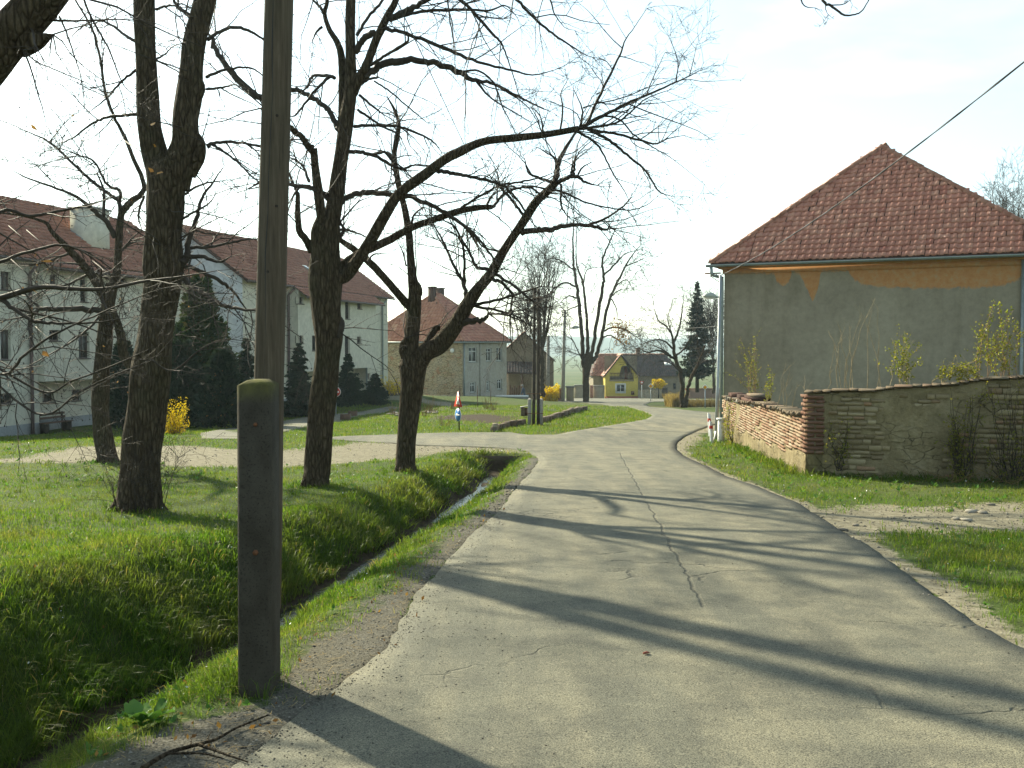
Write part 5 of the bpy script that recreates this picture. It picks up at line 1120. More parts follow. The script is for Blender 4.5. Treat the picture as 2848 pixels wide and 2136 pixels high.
# ---------------------------------------------------------------- long residential building on the left
def residential():
    ang = math.radians(12.5); U = Vector((math.sin(ang), math.cos(ang), 0)); N = Vector((math.cos(ang), -math.sin(ang), 0))
    zb, zt = -3.0, 5.50
    root = thing('apartment_block', Vector((-21.4, 43, -2.4)), 'long cream apartment block with recessed ground floor and brown tiled roofs', 'apartment block')
    def rect(O, u0, u1, v0, v1):
        a = on_plane(u0, (v0 + v1) / 2, O, N); b = on_plane(u1, (v0 + v1) / 2, O, N); c = on_plane((u0 + u1) / 2, v1, O, N); d = on_plane((u0 + u1) / 2, v0, O, N)
        return ((a - O).dot(U), (b - O).dot(U), c.z, d.z)
    def block(O, L, half, ridge_z, plane_rects, bay, bay_rects, rec_rects, seed, gable_near):
        """O corner of the facade, bay=(s0,s1,depth,z under)"""
        ov = .45; rec = .9
        s0, s1, bd, zu = bay
        holes = [rect(O, *r) for r in plane_rects]
        holes = [h for h in holes]
        A = Acc(); wall_holes(A, O, U, N, s0, zb, zt, [h for h in holes if h[1] < s0]);
        O2 = O + U * s1; wall_holes(A, O2, U, N, L - s1, zb, zt, [(h[0] - s1, h[1] - s1, h[2], h[3]) for h in holes if h[0] > s1])
        for h in holes:
            if h[1] < s0 or h[0] > s1: pass
        OB = O + N * bd
        bh = [rect(OB, *r) for r in bay_rects]
        zbt = zt - (bd) * (ridge_z - zt) / half - .05
        wall_holes(A, OB + U * s0, U, N, s1 - s0, zu, zbt, [(h[0] - s0, h[1] - s0, h[2], h[3]) for h in bh])
        for s in (s0, s1):
            a = O + U * s; b = OB + U * s; A.quad((a.x, a.y, zu), (b.x, b.y, zu), (b.x, b.y, zbt), (a.x, a.y, zt - .03))
        OR = O - N * rec
        rh = [rect(OR, *r) for r in rec_rects]
        wall_holes(A, OR + U * s0, U, N, s1 - s0, zb, zu, [(h[0] - s0, h[1] - s0, h[2], h[3]) for h in rh])
        for s in (s0, s1):
            a = O + U * s; b = OR + U * s; A.quad((a.x, a.y, zb), (b.x, b.y, zb), (b.x, b.y, zu), (a.x, a.y, zu))
        a, b, c, d = OR + U * s0, OR + U * s1, OB + U * s1, OB + U * s0; A.quad((a.x, a.y, zu), (b.x, b.y, zu), (c.x, c.y, zu), (d.x, d.y, zu))
        # back and gables
        Bk = O - N * (2 * half); rm = O - N * half
        wallo = A.build('wall', M['cream'], root)
        for s in (0, L):
            G_ = Acc(); a = O + U * s; b = Bk + U * s; r = rm + U * s
            G_.quad((a.x, a.y, zb), (b.x, b.y, zb), (b.x, b.y, zt), (a.x, a.y, zt)); G_.tri((a.x, a.y, zt), (b.x, b.y, zt), (r.x, r.y, ridge_z - .08)); G_.build('gable_wall', M['white_plaster'], root)
        A = Acc(); a, b = Bk, Bk + U * L; A.quad((a.x, a.y, zb), (a.x, a.y, zt), (b.x, b.y, zt), (b.x, b.y, zb)); A.build('rear_wall', M['cream'], root)
        A = Acc()
        A.obox(Vector((O.x, O.y, zb)) + N * .003, U * (s0 - .003), N * .035, Z * (1.15)); A.obox(Vector((OR.x, OR.y, zb)) + U * (s0 + .01) + N * .003, U * (s1 - s0 - .02), N * .035, Z * 1.15)
        A.obox(Vector((O2.x, O2.y, zb)) + N * .003 + U * .003, U * (L - s1 - .006), N * .035, Z * 1.15); A.build('plinth', M['plinth'], root)
        for h in holes:
            if h[1] < s0 or h[0] > s1: window(root, O, U, N, h, 'frame_brown', 1 if h[1] - h[0] > .5 else 0, 0)
        for h in bh: window(root, OB, U, N, h, 'frame_brown', 1 if h[1] - h[0] > .6 else 0, 0)
        for h in rh: window(root, OR, U, N, h, 'frame_brown', 1, 0)
        # roof, its eave carried out over the bay
        pit = (ridge_z - zt) / half; up = (-N * half + Z * (ridge_z - zt)).normalized(); SLf = math.hypot(half + ov, (half + ov) * pit)
        e0 = Vector((O.x, O.y, zt - ov * pit)) + N * ov; vo = .25
        A = Acc(); r0 = Vector((rm.x, rm.y, ridge_z)); A.quad(e0 - U * vo, e0 + U * (L + vo), r0 + U * (L + vo), r0 - U * vo)
        f0 = Vector((Bk.x, Bk.y, zt - ov * pit)) - N * ov; A.quad(r0 - U * vo, r0 + U * (L + vo), f0 + U * (L + vo), f0 - U * vo)
        for s in (-vo, L + vo):
            for q0 in (e0, f0): A.obox(q0 + U * s - Z * .15, U * .04, (r0 - q0), Z * .14)
        ext = bd + .12; e1 = e0 + N * ext - Z * ext * pit; A.quad(e1 + U * (s0 - .2), e1 + U * (s1 + .2), e0 + U * (s1 + .2), e0 + U * (s0 - .2))
        A.quad(e0 - U * vo - Z * .1, e0 + U * (L + vo) - Z * .1, Vector((O.x, O.y, zt - .02)) + U * L, Vector((O.x, O.y, zt - .02)))
        roof = A.build('roof', M['roof_under'], root)
        ex = math.hypot(ext, ext * pit)
        tiles_joined('tiling', roof, e0 - U * vo, U, up, [(0, 0), (L + 2 * vo, 0), (L + 2 * vo, SLf), (0, SLf)], .30, .34, 'tile_brown', seed)
        tiles_joined('tiling', roof, e1 + U * (s0 - .2), U, up, [(0, 0), (s1 - s0 + .4, 0), (s1 - s0 + .4, ex), (0, ex)], .30, .34, 'tile_brown', seed + 1)
        ridge_row(roof, r0 - U * vo + Z * .02, r0 + U * (L + vo) + Z * .02, .12, .42, 'tile_brown', seed + 2)
        for a, b in ((e0 - U * vo, e0 + U * (s0 - .2)), (e1 + U * (s0 - .2), e1 + U * (s1 + .2)), (e0 + U * (s1 + .2), e0 + U * (L + vo))):
            pipe(root, [a + N * .06 - Z * .04, b + N * .06 - Z * .04], .065, 'frame_brown', 'gutter')
        return roof, e0, up, r0, pit
    # near block, runs out of the picture on the left
    OL = Vector((-21.25, 42.5, 0)) - U * 10; L1 = 26.2
    sp = (on_plane(106, 1000, OL, N) - OL).dot(U); se = (on_plane(560, 900, OL, N) - OL).dot(U)
    zu = on_plane(150, 1060, OL + N * .3, N).z
    roof1, e0, up1, r1, pit1 = block(OL, L1, 4.5, 8.55, [(2, 30, 755, 806), (2, 30, 917, 1000), (2, 38, 1094, 1124)], (sp, min(se, L1 - .6), .3, zu),
                                    [(139, 160, 765, 791), (223, 243, 768, 839), (137, 168, 918, 948), (219, 249, 923, 996), (330, 352, 772, 796), (335, 356, 922, 948), (420, 436, 776, 835), (422, 438, 926, 984)], [(118, 150, 1087, 1119), (200, 226, 1083, 1114)], 31, False)
    OR_ = Vector((-15.3, 58.3, 0)); L2 = 24.6
    s0 = (on_plane(800, 900, OR_, N) - OR_).dot(U); s1 = (on_plane(1018, 900, OR_, N) - OR_).dot(U); zu2 = on_plane(1000, 1024, OR_ + N * .8, N).z
    roof2, e2, up2, r2, pit2 = block(OR_, L2, 3.9, 8.36, [(1023, 1033, 845, 893), (1022, 1033, 937, 984), (1021, 1030, 1038, 1053)], (s0, s1, .8, zu2),
                                    [(829, 844, 825, 845), (829, 844, 933, 955), (868, 882, 832, 884), (868, 882, 933, 975), (960, 973, 835, 887), (959, 973, 935, 986), (994, 1006, 839, 859), (993, 1005, 936, 955)], [(972, 985, 1041, 1062)], 41, True)
    # broad white chimney block and roof windows
    n1 = U.cross(up1).normalized()
    pc = on_plane(256, 690, e0, n1); pd = on_plane(332, 692, e0, n1); A = Acc(); ln = 1.45
    A.obox(Vector((pc.x, pc.y, pc.z - .5)), U * ln, -N * 1.2, Z * 2.45); ch = A.build('chimney', M['cream'], roof1)
    A = Acc(); A.obox(Vector((pc.x, pc.y, pc.z + 1.955)) - U * .08 + N * .08, U * (ln + .16), -N * 1.36, Z * .1); A.build('cap', M['plinth'], ch)
    for rf, e_, up_, uv in ((roof1, e0, up1, (205, 240, 651, 668)), (roof2, e2, up2, (848, 862, 746, 756))):
        nn = U.cross(up_).normalized(); c0 = on_plane((uv[0] + uv[1]) / 2, (uv[2] + uv[3]) / 2, e_, nn)
        A = Acc(); A.obox(c0 - U * .3 - up_ * .4 + nn * .02, U * .6, up_ * .8, nn * .10); sk = A.build('roof_window', M['zinc'], rf)
        A = Acc(); A.obox(c0 - U * .25 - up_ * .34 + nn * .121, U * .5, up_ * .68, nn * .01); A.build('pane', M['glass'], sk)
    def dpipe(O, u, mat, top=0):
        p = on_plane(u, 900, O + N * .12, N); pipe(root, [Vector((p.x, p.y, zt - .5)) + N * .4, Vector((p.x, p.y, zt - .9)), Vector((p.x, p.y, 0)), Vector((p.x, p.y, zb))], .075, mat)
    dpipe(OL, 86, 'brown_pipe'); dpipe(OL, 632, 'brown_pipe'); dpipe(OR_, 803, 'brown_pipe'); dpipe(OR_ + N * .0, 1019, 'zinc'); dpipe(OR_, 1064, 'zinc')
    A = Acc()   # television aerial wire fixings are left out; a small mast stands on the gable
    return OL, OR_, U, N
RL_OL, RL_OR, RL_U, RL_N = residential()

# ---------------------------------------------------------------- stone house with the hipped roof
def stone_house():
    D = 88.0; c = P(1287, 1102, D); zb = -4.2; ez = P(1287, 950, D).z
    a = math.radians(60); R = Vector((math.cos(a), math.sin(a), 0)); Lf = Vector((-math.sin(a), math.cos(a), 0)); LR, LL = 7.5, 10.5
    root = thing('stone_house', Vector((c.x, c.y, -2.9)), 'old two-storey house with bare stone side wall and orange-red hipped roof', 'house')
    C = Vector((c.x, c.y, 0)); NR = Vector((R.y, -R.x, 0)); NL = Vector((-R.x, -R.y, 0))
    A = Acc(); p0 = C; p1 = C + Lf * LL; A.quad((p1.x, p1.y, zb), (p0.x, p0.y, zb), (p0.x, p0.y, ez), (p1.x, p1.y, ez)); A.build('stone_wall', M['rubble'], root)
    def rect(u0, u1, v0, v1):
        q0 = on_plane(u0, (v0 + v1) / 2, C, NR); q1 = on_plane(u1, (v0 + v1) / 2, C, NR); z1 = on_plane((u0 + u1) / 2, v0, C, NR).z; z0 = on_plane((u0 + u1) / 2, v1, C, NR).z
        return ((q0 - C).dot(R), (q1 - C).dot(R), z0, z1)
    hs = [rect(1304, 1327, 965, 1007), rect(1352, 1367, 968, 1005), rect(1381, 1397, 965, 1004), rect(1308, 1323, 1063, 1092), rect(1353, 1362, 1059, 1088), rect(1383, 1396, 1054, 1083)]
    A = Acc(); wall_holes(A, C, R, NR, LR, zb, ez, hs, .2)
    q0 = C + R * LR; q1 = q0 + Lf * LL; q2 = C + Lf * LL; A.quad((q0.x, q0.y, zb), (q1.x, q1.y, zb), (q1.x, q1.y, ez), (q0.x, q0.y, ez)); A.quad((q1.x, q1.y, zb), (q2.x, q2.y, zb), (q2.x, q2.y, ez), (q1.x, q1.y, ez)); A.build('wall', M['house_grey'], root)
    for h in hs: window(root, C, R, NR, h, 'frame_white', 1, .68, .1, .09)
    # roof
    o = .35; cc = C - R * o - Lf * o; e = [cc, cc + R * (LR + 2 * o), cc + R * (LR + 2 * o) + Lf * (LL + 2 * o), cc + Lf * (LL + 2 * o)]; e = [Vector((q.x, q.y, ez)) for q in e]
    mid = (e[0] + e[2]) / 2; rz = P(1205, 820, D + 7).z; r0 = Vector((mid.x, mid.y, rz)) - R * .5; r1 = Vector((mid.x, mid.y, rz)) + R * .6
    A = Acc(); slope(A, [e[0], e[1], r1, r0]); slope(A, [e[1], e[2], r1]); slope(A, [e[2], e[3], r0, r1]); slope(A, [e[3], e[0], r0]); roof = A.build('roof', M['roof_under'], root)
    def face(a, b, tops, mat, sd):
        E = (b - a).normalized(); L = (b - a).length; m = a + E * (tops[0] - a).dot(E); Uv = (tops[0] - m); S = Uv.length; Uv.normalize()
        tiles_joined('tiling', roof, a, E, Uv, [(0, 0), (L, 0)] + [((t_ - a).dot(E), S) for t_ in tops], .34, .40, mat, sd)
    face(e[3], e[0], [r0], 'tile_pale', 51); face(e[0], e[1], [r1, r0], 'tile', 52)
    sh = ridge_row(roof, e[0] + Z * .03, r0 + Z * .03, .13, .42, 'tile_pale', 5); ridge_row(roof, e[1] + Z * .03, r1 + Z * .03, .13, .42, 'tile', 6, sh); ridge_row(roof, e[3] + Z * .03, r0 + Z * .03, .13, .42, 'tile', 7, sh); ridge_row(roof, r0 + Z * .03, r1 + Z * .03, .13, .42, 'tile', 8, sh)
    for du, w_ in ((-.7, .6), (1.5, .75)):
        p = r0 + R * du - Lf * (.3 - du * .3); A = Acc(); A.obox(p - Z * .9, R * w_ * .7, Lf * .6, Z * 1.45); A.obox(p + Z * .55 - R * .06 - Lf * .06, R * (w_ * .7 + .12), Lf * .72, Z * .1); A.build('chimney', M['soot_brick'], roof)
    pipe(root, [e[0] - Z * .06 - Lf * -.02, e[0] + R * (LR + 2 * o) - Z * .06], .07, 'zinc', 'gutter'); pipe(root, [e[3] - Z * .06, e[0] - Z * .06], .07, 'zinc', 'gutter')
    g = C + NR * .1 + R * .12; pipe(root, [Vector((g.x, g.y, ez - .1)), Vector((g.x, g.y, zb))], .06, 'zinc')
    g = on_plane(1336, 1000, C + NR * .1, NR); pipe(root, [Vector((g.x, g.y, ez - .1)), Vector((g.x, g.y, zb))], .05, 'house_grey')
    g = on_plane(1259, 975, C, NL) + NL * .06; A = Acc(); A.tube([g, g + NL * .05], [.2, .2], 16); o = A.build('dish', M['white_paint'], root)
stone_house()

# ---------------------------------------------------------------- barn with lean-to
def barn():
    D = 104.0; zb = -5.5; pk = P(1458, 923, D); le = P(1406, 972, D); re = P(1540, 1000, D); Yb = Vector((.02, 1, 0)); L = 9.0
    root = thing('barn', P(1460, 1105, D), 'grey gabled barn with a dark lean-to shed beyond the stone house', 'barn')
    A = Acc(); lb = Vector((le.x, D, zb)); rb = Vector((re.x, D, zb)); A.add([tuple(lb), tuple(rb), tuple(re), tuple(pk), tuple(le)]); A.Ft.append(np.array([(0, 1, 2), (0, 2, 3), (0, 3, 4)]) + A.n - 5)
    for a, b in ((lb, le), (re, rb)): A.quad(a, b, b + Yb * L, a + Yb * L)
    A.build('wall', M['brown_wall'], root)
    A = Acc(); 
    for a in (le, re):
        q = (a - pk) * 1.06; v = [pk - Yb * .3, pk + q - Yb * .3, pk + q + Yb * L, pk + Yb * L]; A.quad(*v); A.obox(pk - Yb * .32 - Z * .12, Yb * .05, q, Z * .14)
    roof = A.build('roof', M['roof_under'], root)
    up = (pk - le).normalized(); tiles_joined('tiling', roof, le - Yb * .3 - up * .2, -Yb, up, [(-L, 0), (0, 0), (0, (pk - le).length + .2), (-L, (pk - le).length + .2)], .3, .36, 'tile_pale', 61)
    # lean-to in front
    f = Vector((0, -1, 0)); D2 = D - 4; a = P(1405, 1006, D - .1); b = P(1490, 1006, D - .1); c = P(1492, 1038, D2); d = P(1402, 1036, D2)
    E = (b - a).normalized(); A = Acc(); A.quad(d, c, b, a); A.obox(d - Z * .12, c - d, (a - d) * .02, Z * .1); lt = A.build('lean_to_roof', M['roof_under'], root)
    upv = (a - d); S = upv.length; tiles_joined('tiling', lt, d, (c - d).normalized(), (upv - (c - d).normalized() * upv.dot((c - d).normalized())).normalized(), [(0, 0), ((c - d).length, 0), ((c - d).length, S), (0, S)], .28, .34, 'tile_dark', 62)
    for u in (1413, 1452, 1486):
        p = P(u, 1040, D2 + .1); A = Acc(); A.box(p.x - .12, p.x + .12, p.y, p.y + .24, zb, p.z); A.build('post', M['brick' if u == 1413 else 'brown_wood'], root)
    A = Acc(); p = P(1478, 1042, D2 + .05); A.box(p.x, p.x + 1.4, p.y, p.y + .1, zb, p.z); A.build('board_wall', M['beige_wall'], root)
    for k in range(5):
        p = P(1417 + k * 6, 1072 + (k % 2) * 6, D2 + 1); A = Acc(); A.box(p.x, p.x + .16, p.y, p.y + .1, zb, p.z); A.build('board', M['brown_wood'], root)
barn()

# ---------------------------------------------------------------- ochre house at the bend
def yellow_house():
    D = 148.0; zb = P(1700, 1109, D).z - .5; root = thing('yellow_house', P(1730, 1107, D), 'ochre house with a balconied front gable, white framed window and red plinth', 'house')
    f = lambda u, v, d=D: P(u, v, d)
    xl, xr = f(1683, 1100).x, f(1774, 1100).x; ze = f(1774, 1046).z; zp = f(1727, 990).z; xm = f(1727, 1000).x; Db = D + 4.2
    ye = [(1709, 1092, 'w')]
    # front gable wall with window and balcony recess
    w = (f(1714, 1090).x - xl, f(1738, 1090).x - xl, f(1720, 1091).z, f(1720, 1069).z)
    bal = (f(1696, 1050).x - xl, f(1762, 1050).x - xl, f(1720, 1056).z, f(1720, 1034).z)
    O = Vector((xl, D, 0)); U = Vector((1, 0, 0)); N = Vector((0, -1, 0)); A = Acc(); wall_holes(A, O, U, N, xr - xl, zb, ze, [w, (bal[0], bal[1], bal[2], ze - .02)], .5)
    # gable triangle around an arched loggia
    s0, s1 = bal[0], bal[1]; sm = xm - xl; Wd = xr - xl
    arc = []; a0 = f(1722, 1030).x - xl; a1 = f(1761, 1030).x - xl; zt_ = f(1740, 1017).z
    A.add([(xl, D, ze), (xl + s0, D, ze), (xl + a0, D, ze), (xl + a0 + .3, D, zt_ - .2), (xl + a0 + .6, D, zt_), (xl + a1 - .5, D, zt_), (xl + a1, D, ze), (xr, D, ze), (xm, D, zp)], None, [(0, 1, 8), (1, 2, 8), (2, 3, 8), (3, 4, 8), (4, 5, 8), (5, 6, 8), (6, 7, 8)])
    for x in (xl, xr): A.quad((x, D, zb), (x, Db + 3, zb), (x, Db + 3, ze), (x, D, ze))
    A.build('wall', M['yellow'], root)
    A = Acc(); A.quad((xl, D + 1.3, bal[2]), (xr, D + 1.3, bal[2]), (xr, D + 1.3, zp), (xl, D + 1.3, zp)); A.build('loggia_wall', M['brown_wall'], root)
    A = Acc(); A.box(xl + s0 - .05, xl + s1 + .05, D - .12, D + 1.25, bal[2] - .22, bal[2] - .02); b = A.build('balcony', M['beige_wall'], root)
    A = Acc(); zt2 = f(1720, 1037).z; A.box(xl + s0, xl + s1, D - .09, D - .05, zt2 - .08, zt2)
    nb = 16
    for k in range(nb + 1): x = xl + s0 + (s1 - s0 - .05) * k / nb; A.box(x, x + .05, D - .085, D - .055, bal[2] - .02, zt2 - .081)
    A.build('railing', M['brown_wood'], b)
    A = Acc(); A.box(xl + a0 + .9, xl + a0 + 1.35, D + 1.2, D + 1.28, bal[2], bal[2] + 1.9); A.build('balcony_door', M['red_wood'], root)
    window(root, O, U, N, w, 'frame_white', 1, 0, .08, .12); A = Acc(); g = .14
    for q in ((w[0] - g, w[1] + g, w[3], w[3] + g), (w[0] - g, w[1] + g, w[2] - g, w[2]), (w[0] - g, w[0], w[2], w[3]), (w[1], w[1] + g, w[2], w[3])): A.box(xl + q[0], xl + q[1], D - .04, D - .003, q[2], q[3])
    A.build('window_surround', M['white_paint'], root)
    A = Acc(); A.box(xl - .02, xr + .02, D - .06, D - .004, zb, f(1720, 1102).z); A.build('plinth', M['red_plinth'], root)
    A = Acc(); A.box(f(1755, 1090).x, f(1764, 1090).x, D - .03, D - .002, f(1755, 1098).z, f(1755, 1088).z); A.build('meter_box', M['rust'], root)
    # main body behind
    ml, mr = f(1650, 1080, Db).x, f(1905, 1080, Db).x; me_ = f(1800, 1046, Db).z; mz = f(1760, 986, Db + 5).z; rl, rr = f(1690, 990, Db + 5).x, f(1848, 990, Db + 5).x
    rl = f(1666, 990, Db + 5).x
    A = Acc(); wh = (f(1872, 1080, Db).x - ml, f(1880, 1080, Db).x - ml, f(1870, 1082, Db).z, f(1870, 1066, Db).z); wall_holes(A, Vector((ml, Db, 0)), U, N, mr - ml, zb, me_, [wh], .2)
    A.quad((mr, Db, zb), (mr, Db + 9, zb), (mr, Db + 9, me_), (mr, Db, me_)); A.quad((ml, Db, zb), (ml, Db + 9, zb), (ml, Db + 9, me_), (ml, Db, me_)); A.build('side_wall', M['brown_wall'], root)
    window(root, Vector((ml, Db, 0)), U, N, wh, 'frame_brown', 0)
    o = .4; e = [Vector((ml - o, Db - o, me_)), Vector((mr + o, Db - o, me_)), Vector((mr + o, Db + 9 + o, me_)), Vector((ml - o, Db + 9 + o, me_))]; r0 = Vector((rl, Db + 4.5, mz)); r1 = Vector((rr, Db + 4.5, mz))
    A = Acc(); slope(A, [e[0], e[1], r1, r0]); slope(A, [e[1], e[2], r1]); slope(A, [e[2], e[3], r0, r1]); slope(A, [e[3], e[0], r0])
    ge0, ge1 = Vector((xl - .3, D - .35, ze - .1)), Vector((xr + .3, D - .35, ze - .1)); gp = Vector((xm, D - .35, zp + .18)); bk = Vector((0, 4.6, 0))
    for g_ in (ge0, ge1): slope(A, [g_, gp, gp + bk, g_ + bk]); A.obox(g_ - Z * .12, gp - g_, Vector((0, .05, 0)), Z * .2)
    roof = A.build('roof', M['roof_under'], root)
    E = U; upv = (r0 - e[0]); upv = (Vector((0, 4.9, mz - me_))); S = upv.length; upv.normalize(); Wm = (e[1] - e[0]).length; sp = f(1727, 1000, Db).x - e[0].x
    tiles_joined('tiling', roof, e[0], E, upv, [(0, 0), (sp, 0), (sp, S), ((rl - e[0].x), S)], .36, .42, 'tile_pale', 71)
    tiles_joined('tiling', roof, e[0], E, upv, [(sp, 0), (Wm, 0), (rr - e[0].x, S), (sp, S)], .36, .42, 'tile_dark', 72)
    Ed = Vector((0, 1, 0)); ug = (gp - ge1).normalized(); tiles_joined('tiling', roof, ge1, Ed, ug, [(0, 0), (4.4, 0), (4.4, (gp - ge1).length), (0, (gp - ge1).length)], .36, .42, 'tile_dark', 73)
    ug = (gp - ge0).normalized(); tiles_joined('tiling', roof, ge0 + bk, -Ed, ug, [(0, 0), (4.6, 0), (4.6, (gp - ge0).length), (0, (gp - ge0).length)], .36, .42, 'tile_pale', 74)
    ridge_row(roof, r0 + Z * .03, r1 + Z * .03, .16, .5, 'tile_pale', 9)
    A = Acc(); c = f(1774, 985, Db + 4.5); A.box(c.x - .3, c.x + .3, c.y - .35, c.y + .35, mz - .6, f(1774, 970, Db + 4.5).z); A.box(c.x - .37, c.x + .37, c.y - .42, c.y + .42, f(1774, 970, Db + 4.5).z, f(1774, 969, Db + 4.5).z + .12); A.build('chimney', M['pier_brick'], roof)
    for u in (1852, 1862):
        n_ = E.cross(upv); c = on_plane(u, 1013, e[0], n_); A = Acc(); A.obox(c - E * .22 - upv * .35 + n_ * .05, E * .44, upv * .7, n_ * .1); A.build('roof_window', M['white_paint'], roof)
yellow_house()
# ================================================================== old garden wall
def piece(name, me, parent, Mw):
    o = bpy.data.objects.new(name, me); COL.objects.link(o); o.parent = parent
    o.matrix_basis = (Matrix.Translation(-parent.location) if parent.type == 'EMPTY' else Matrix.Identity(4)) @ Mw
    return o
def frame(p, X, Y, Zv):
    return Matrix(((X.x, Y.x, Zv.x, p.x), (X.y, Y.y, Zv.y, p.y), (X.z, Y.z, Zv.z, p.z), (0, 0, 0, 1)))
def brick_meshes(name, mat, n, rng, rough=.05):
    """unit bricks, centre of the face at the origin, y into the wall"""
    out = []
    for k in range(n):
        V = []
        for x in (-.5, .5):
            for y in (0, 1):
                for z in (-.5, .5): V.append((x * (1 + rng.normal(0, rough)) , y - (0 if y else rng.uniform(0, .16)), z * (1 + rng.normal(0, rough * 1.6))))
        c = [(0, 0, 0)]
        V.append((rng.normal(0, .12), -.10 - rng.uniform(0, .10), rng.normal(0, .15)))   # bulge of the face
        Q = [(2, 3, 7, 6), (0, 2, 6, 4), (1, 5, 7, 3), (0, 1, 3, 2), (4, 6, 7, 5)]; T = [(0, 4, 8), (4, 5, 8), (5, 1, 8), (1, 0, 8)]
        me = mesh_np(name, np.array(V), [np.array(Q), np.array(T)], False); me.materials.append(M[mat]); out.append(me)
    return out
def scaled(p, X, Yin, Zv, l, d, h):
    return frame(p, X * l, Yin * d, Zv * h)
WC = Vector((5.16, 17.87, 0)); W_FR = (Vector((8.35, 16.6, 0)) - WC).normalized(); W_SD = (Vector((6.12, 29.5, 0)) - WC).normalized()
N_FR = Vector((W_FR.y, -W_FR.x, 0)); N_FR = N_FR if N_FR.y < 0 else -N_FR
N_SD = Vector((-W_SD.y, W_SD.x, 0)); N_SD = N_SD if N_SD.x < 0 else -N_SD
def top_fr(s): return float(np.interp(s, [0, .3, .65, 1.1, 2.2, 3.43, 5.6], [.76, .76, .80, .82, .93, 1.08, 1.30])) + .012 * math.sin(s * 5)
def top_sd(s): return float(np.interp(s, [0, .8, 4.2, 6.4, 6.5, 11.6], [.33, .31, .25, .22, .16, .04])) + .015 * math.sin(s * 3)
def plastered(s, z):
    n = mnoise.noise(Vector((s * 1.1 + 3.3, z * 1.6, .5))) + .5 * mnoise.noise(Vector((s * 3.1, z * 3.7, 4.2)))
    return n
def garden_wall():
    rng = np.random.default_rng(33); base = Vector((WC.x, WC.y, -.7))
    root = thing('garden_wall', base, 'crumbling brick and stone garden wall below the grey house', 'wall')
    # core of mortar and render, rough and standing proud where render is left
    for O, U, N, L, top, nm, th in ((WC, W_FR, N_FR, 5.6, top_fr, 'render', .02), (WC, W_SD, N_SD, 11.9, top_sd, 'mortar', .3)):
        ns, nz = int(L / .035), 46; V = []; A = Acc(); front = nm == 'render'
        for i in range(ns + 1):
            s = L * i / ns; zt = top(s); zb = hzs(*(O + U * s + N * .1).xy) - .25
            for j in range(nz + 1):
                z = zb + (zt - zb) * j / nz
                if front:
                    n = plastered(s, z); d = .022 * float(sstep(-.12, .0, np.array(n))) - .006
                    d += .010 * mnoise.noise(Vector((s * 7, z * 7, 1))) + .006 * mnoise.noise(Vector((s * 21, z * 21, 7)))
                else:
                    n = mnoise.noise(Vector((s * .9, z * 1.4, 9.5))) + 1.4 * max(0.0, (zb + .62 + .22 * mnoise.noise(Vector((s * .8, 0, 3))) - z) / .25) - .30; d = .022 * float(sstep(-.05, .1, np.array(n))) - .006 + .006 * mnoise.noise(Vector((s * 8, z * 8, 3)))
                p = O + U * s + N * d; V.append((p.x, p.y, z))
        k = nz + 1; i, j = np.meshgrid(np.arange(ns), np.arange(nz), indexing='ij'); a = i * k + j; Q = np.stack([a, a + k, a + k + 1, a + 1], -1).reshape(-1, 4)
        if not front: Q = Q[:, ::-1]
        A.add(V, Q)
        # top and back
        n0 = len(V); BV = []
        for i in range(ns + 1):
            s = L * i / ns; p = O + U * s - N * .42; BV += [(p.x, p.y, top(s)), (p.x, p.y, -3.0)]
        tops = [i * k + nz for i in range(ns + 1)]
        A.add(BV, [(2 * i, 2 * i + 1, 2 * i + 3, 2 * i + 2) for i in range(ns)]); A.Fq.append(np.array([(tops[i], tops[i + 1], n0 + 2 * i + 2, n0 + 2 * i) for i in range(ns)]))
        A.build(nm, M['wall_render'], root, False)
    # front: blocks laid in courses, showing where the render has fallen
    me = brick_meshes('masonry_block', 'opuka', 8, rng, .035); z = -.95; r = 0; cand = []
    while z < 1.35:
        h = rng.uniform(.055, .125); s = .34 + (rng.uniform(0, .2))
        while s < 5.4:
            l = rng.uniform(.13, .31); zt = top_fr(s + l / 2)
            if z + h < zt - .05 and z > -.9 and plastered(s + l / 2, z + h / 2) < rng.uniform(-.16, .10): cand.append((s + l / 2, z + h / 2 + rng.normal(0, .006), l, h * rng.uniform(.82, 1.0)))
            s += l
        z += h
    cand.sort(key=lambda c: c[0]); cand = cand[:300]
    for s, z, l, h in cand:
        piece('masonry_block', me[rng.integers(8)], root, scaled(WC + W_FR * s + N_FR * rng.uniform(-.004, .012) + Z * z, W_FR * 1, -N_FR, Z, l - .018, .1, h - .009))
    # corner pier in red brick
    me = brick_meshes('pier_brick', 'pier_brick', 6, rng, .04); z = -.30; r = 0; row = .074
    while z < .72:
        lf, ls = (.30, .14) if r % 2 else (.15, .28)
        piece('pier_brick', me[rng.integers(6)], root, scaled(WC + W_FR * (lf / 2 - .02) + N_FR * (.03 + rng.uniform(-.006, .01)) + Z * (z + row / 2), W_FR, -N_FR, Z, lf - .008, .12, row - .014))
        if not r % 2: piece('pier_brick', me[rng.integers(6)], root, scaled(WC + W_FR * (.15 + .075) + N_FR * (.026 + rng.uniform(-.006, .01)) + Z * (z + row / 2), W_FR, -N_FR, Z, .135, .12, row - .014))
        piece('pier_brick', me[rng.integers(6)], root, scaled(WC + W_SD * (ls / 2) + N_SD * (.02 + rng.uniform(-.006, .008)) + Z * (z + row / 2), W_SD, -N_SD, Z, ls - .01, .12, row - .014))
        if ls < .2: piece('pier_brick', me[rng.integers(6)], root, scaled(WC + W_SD * (.14 + .14) + N_SD * (.018 + rng.uniform(-.006, .008)) + Z * (z + row / 2), W_SD, -N_SD, Z, .27, .12, row - .014))
        z += row; r += 1
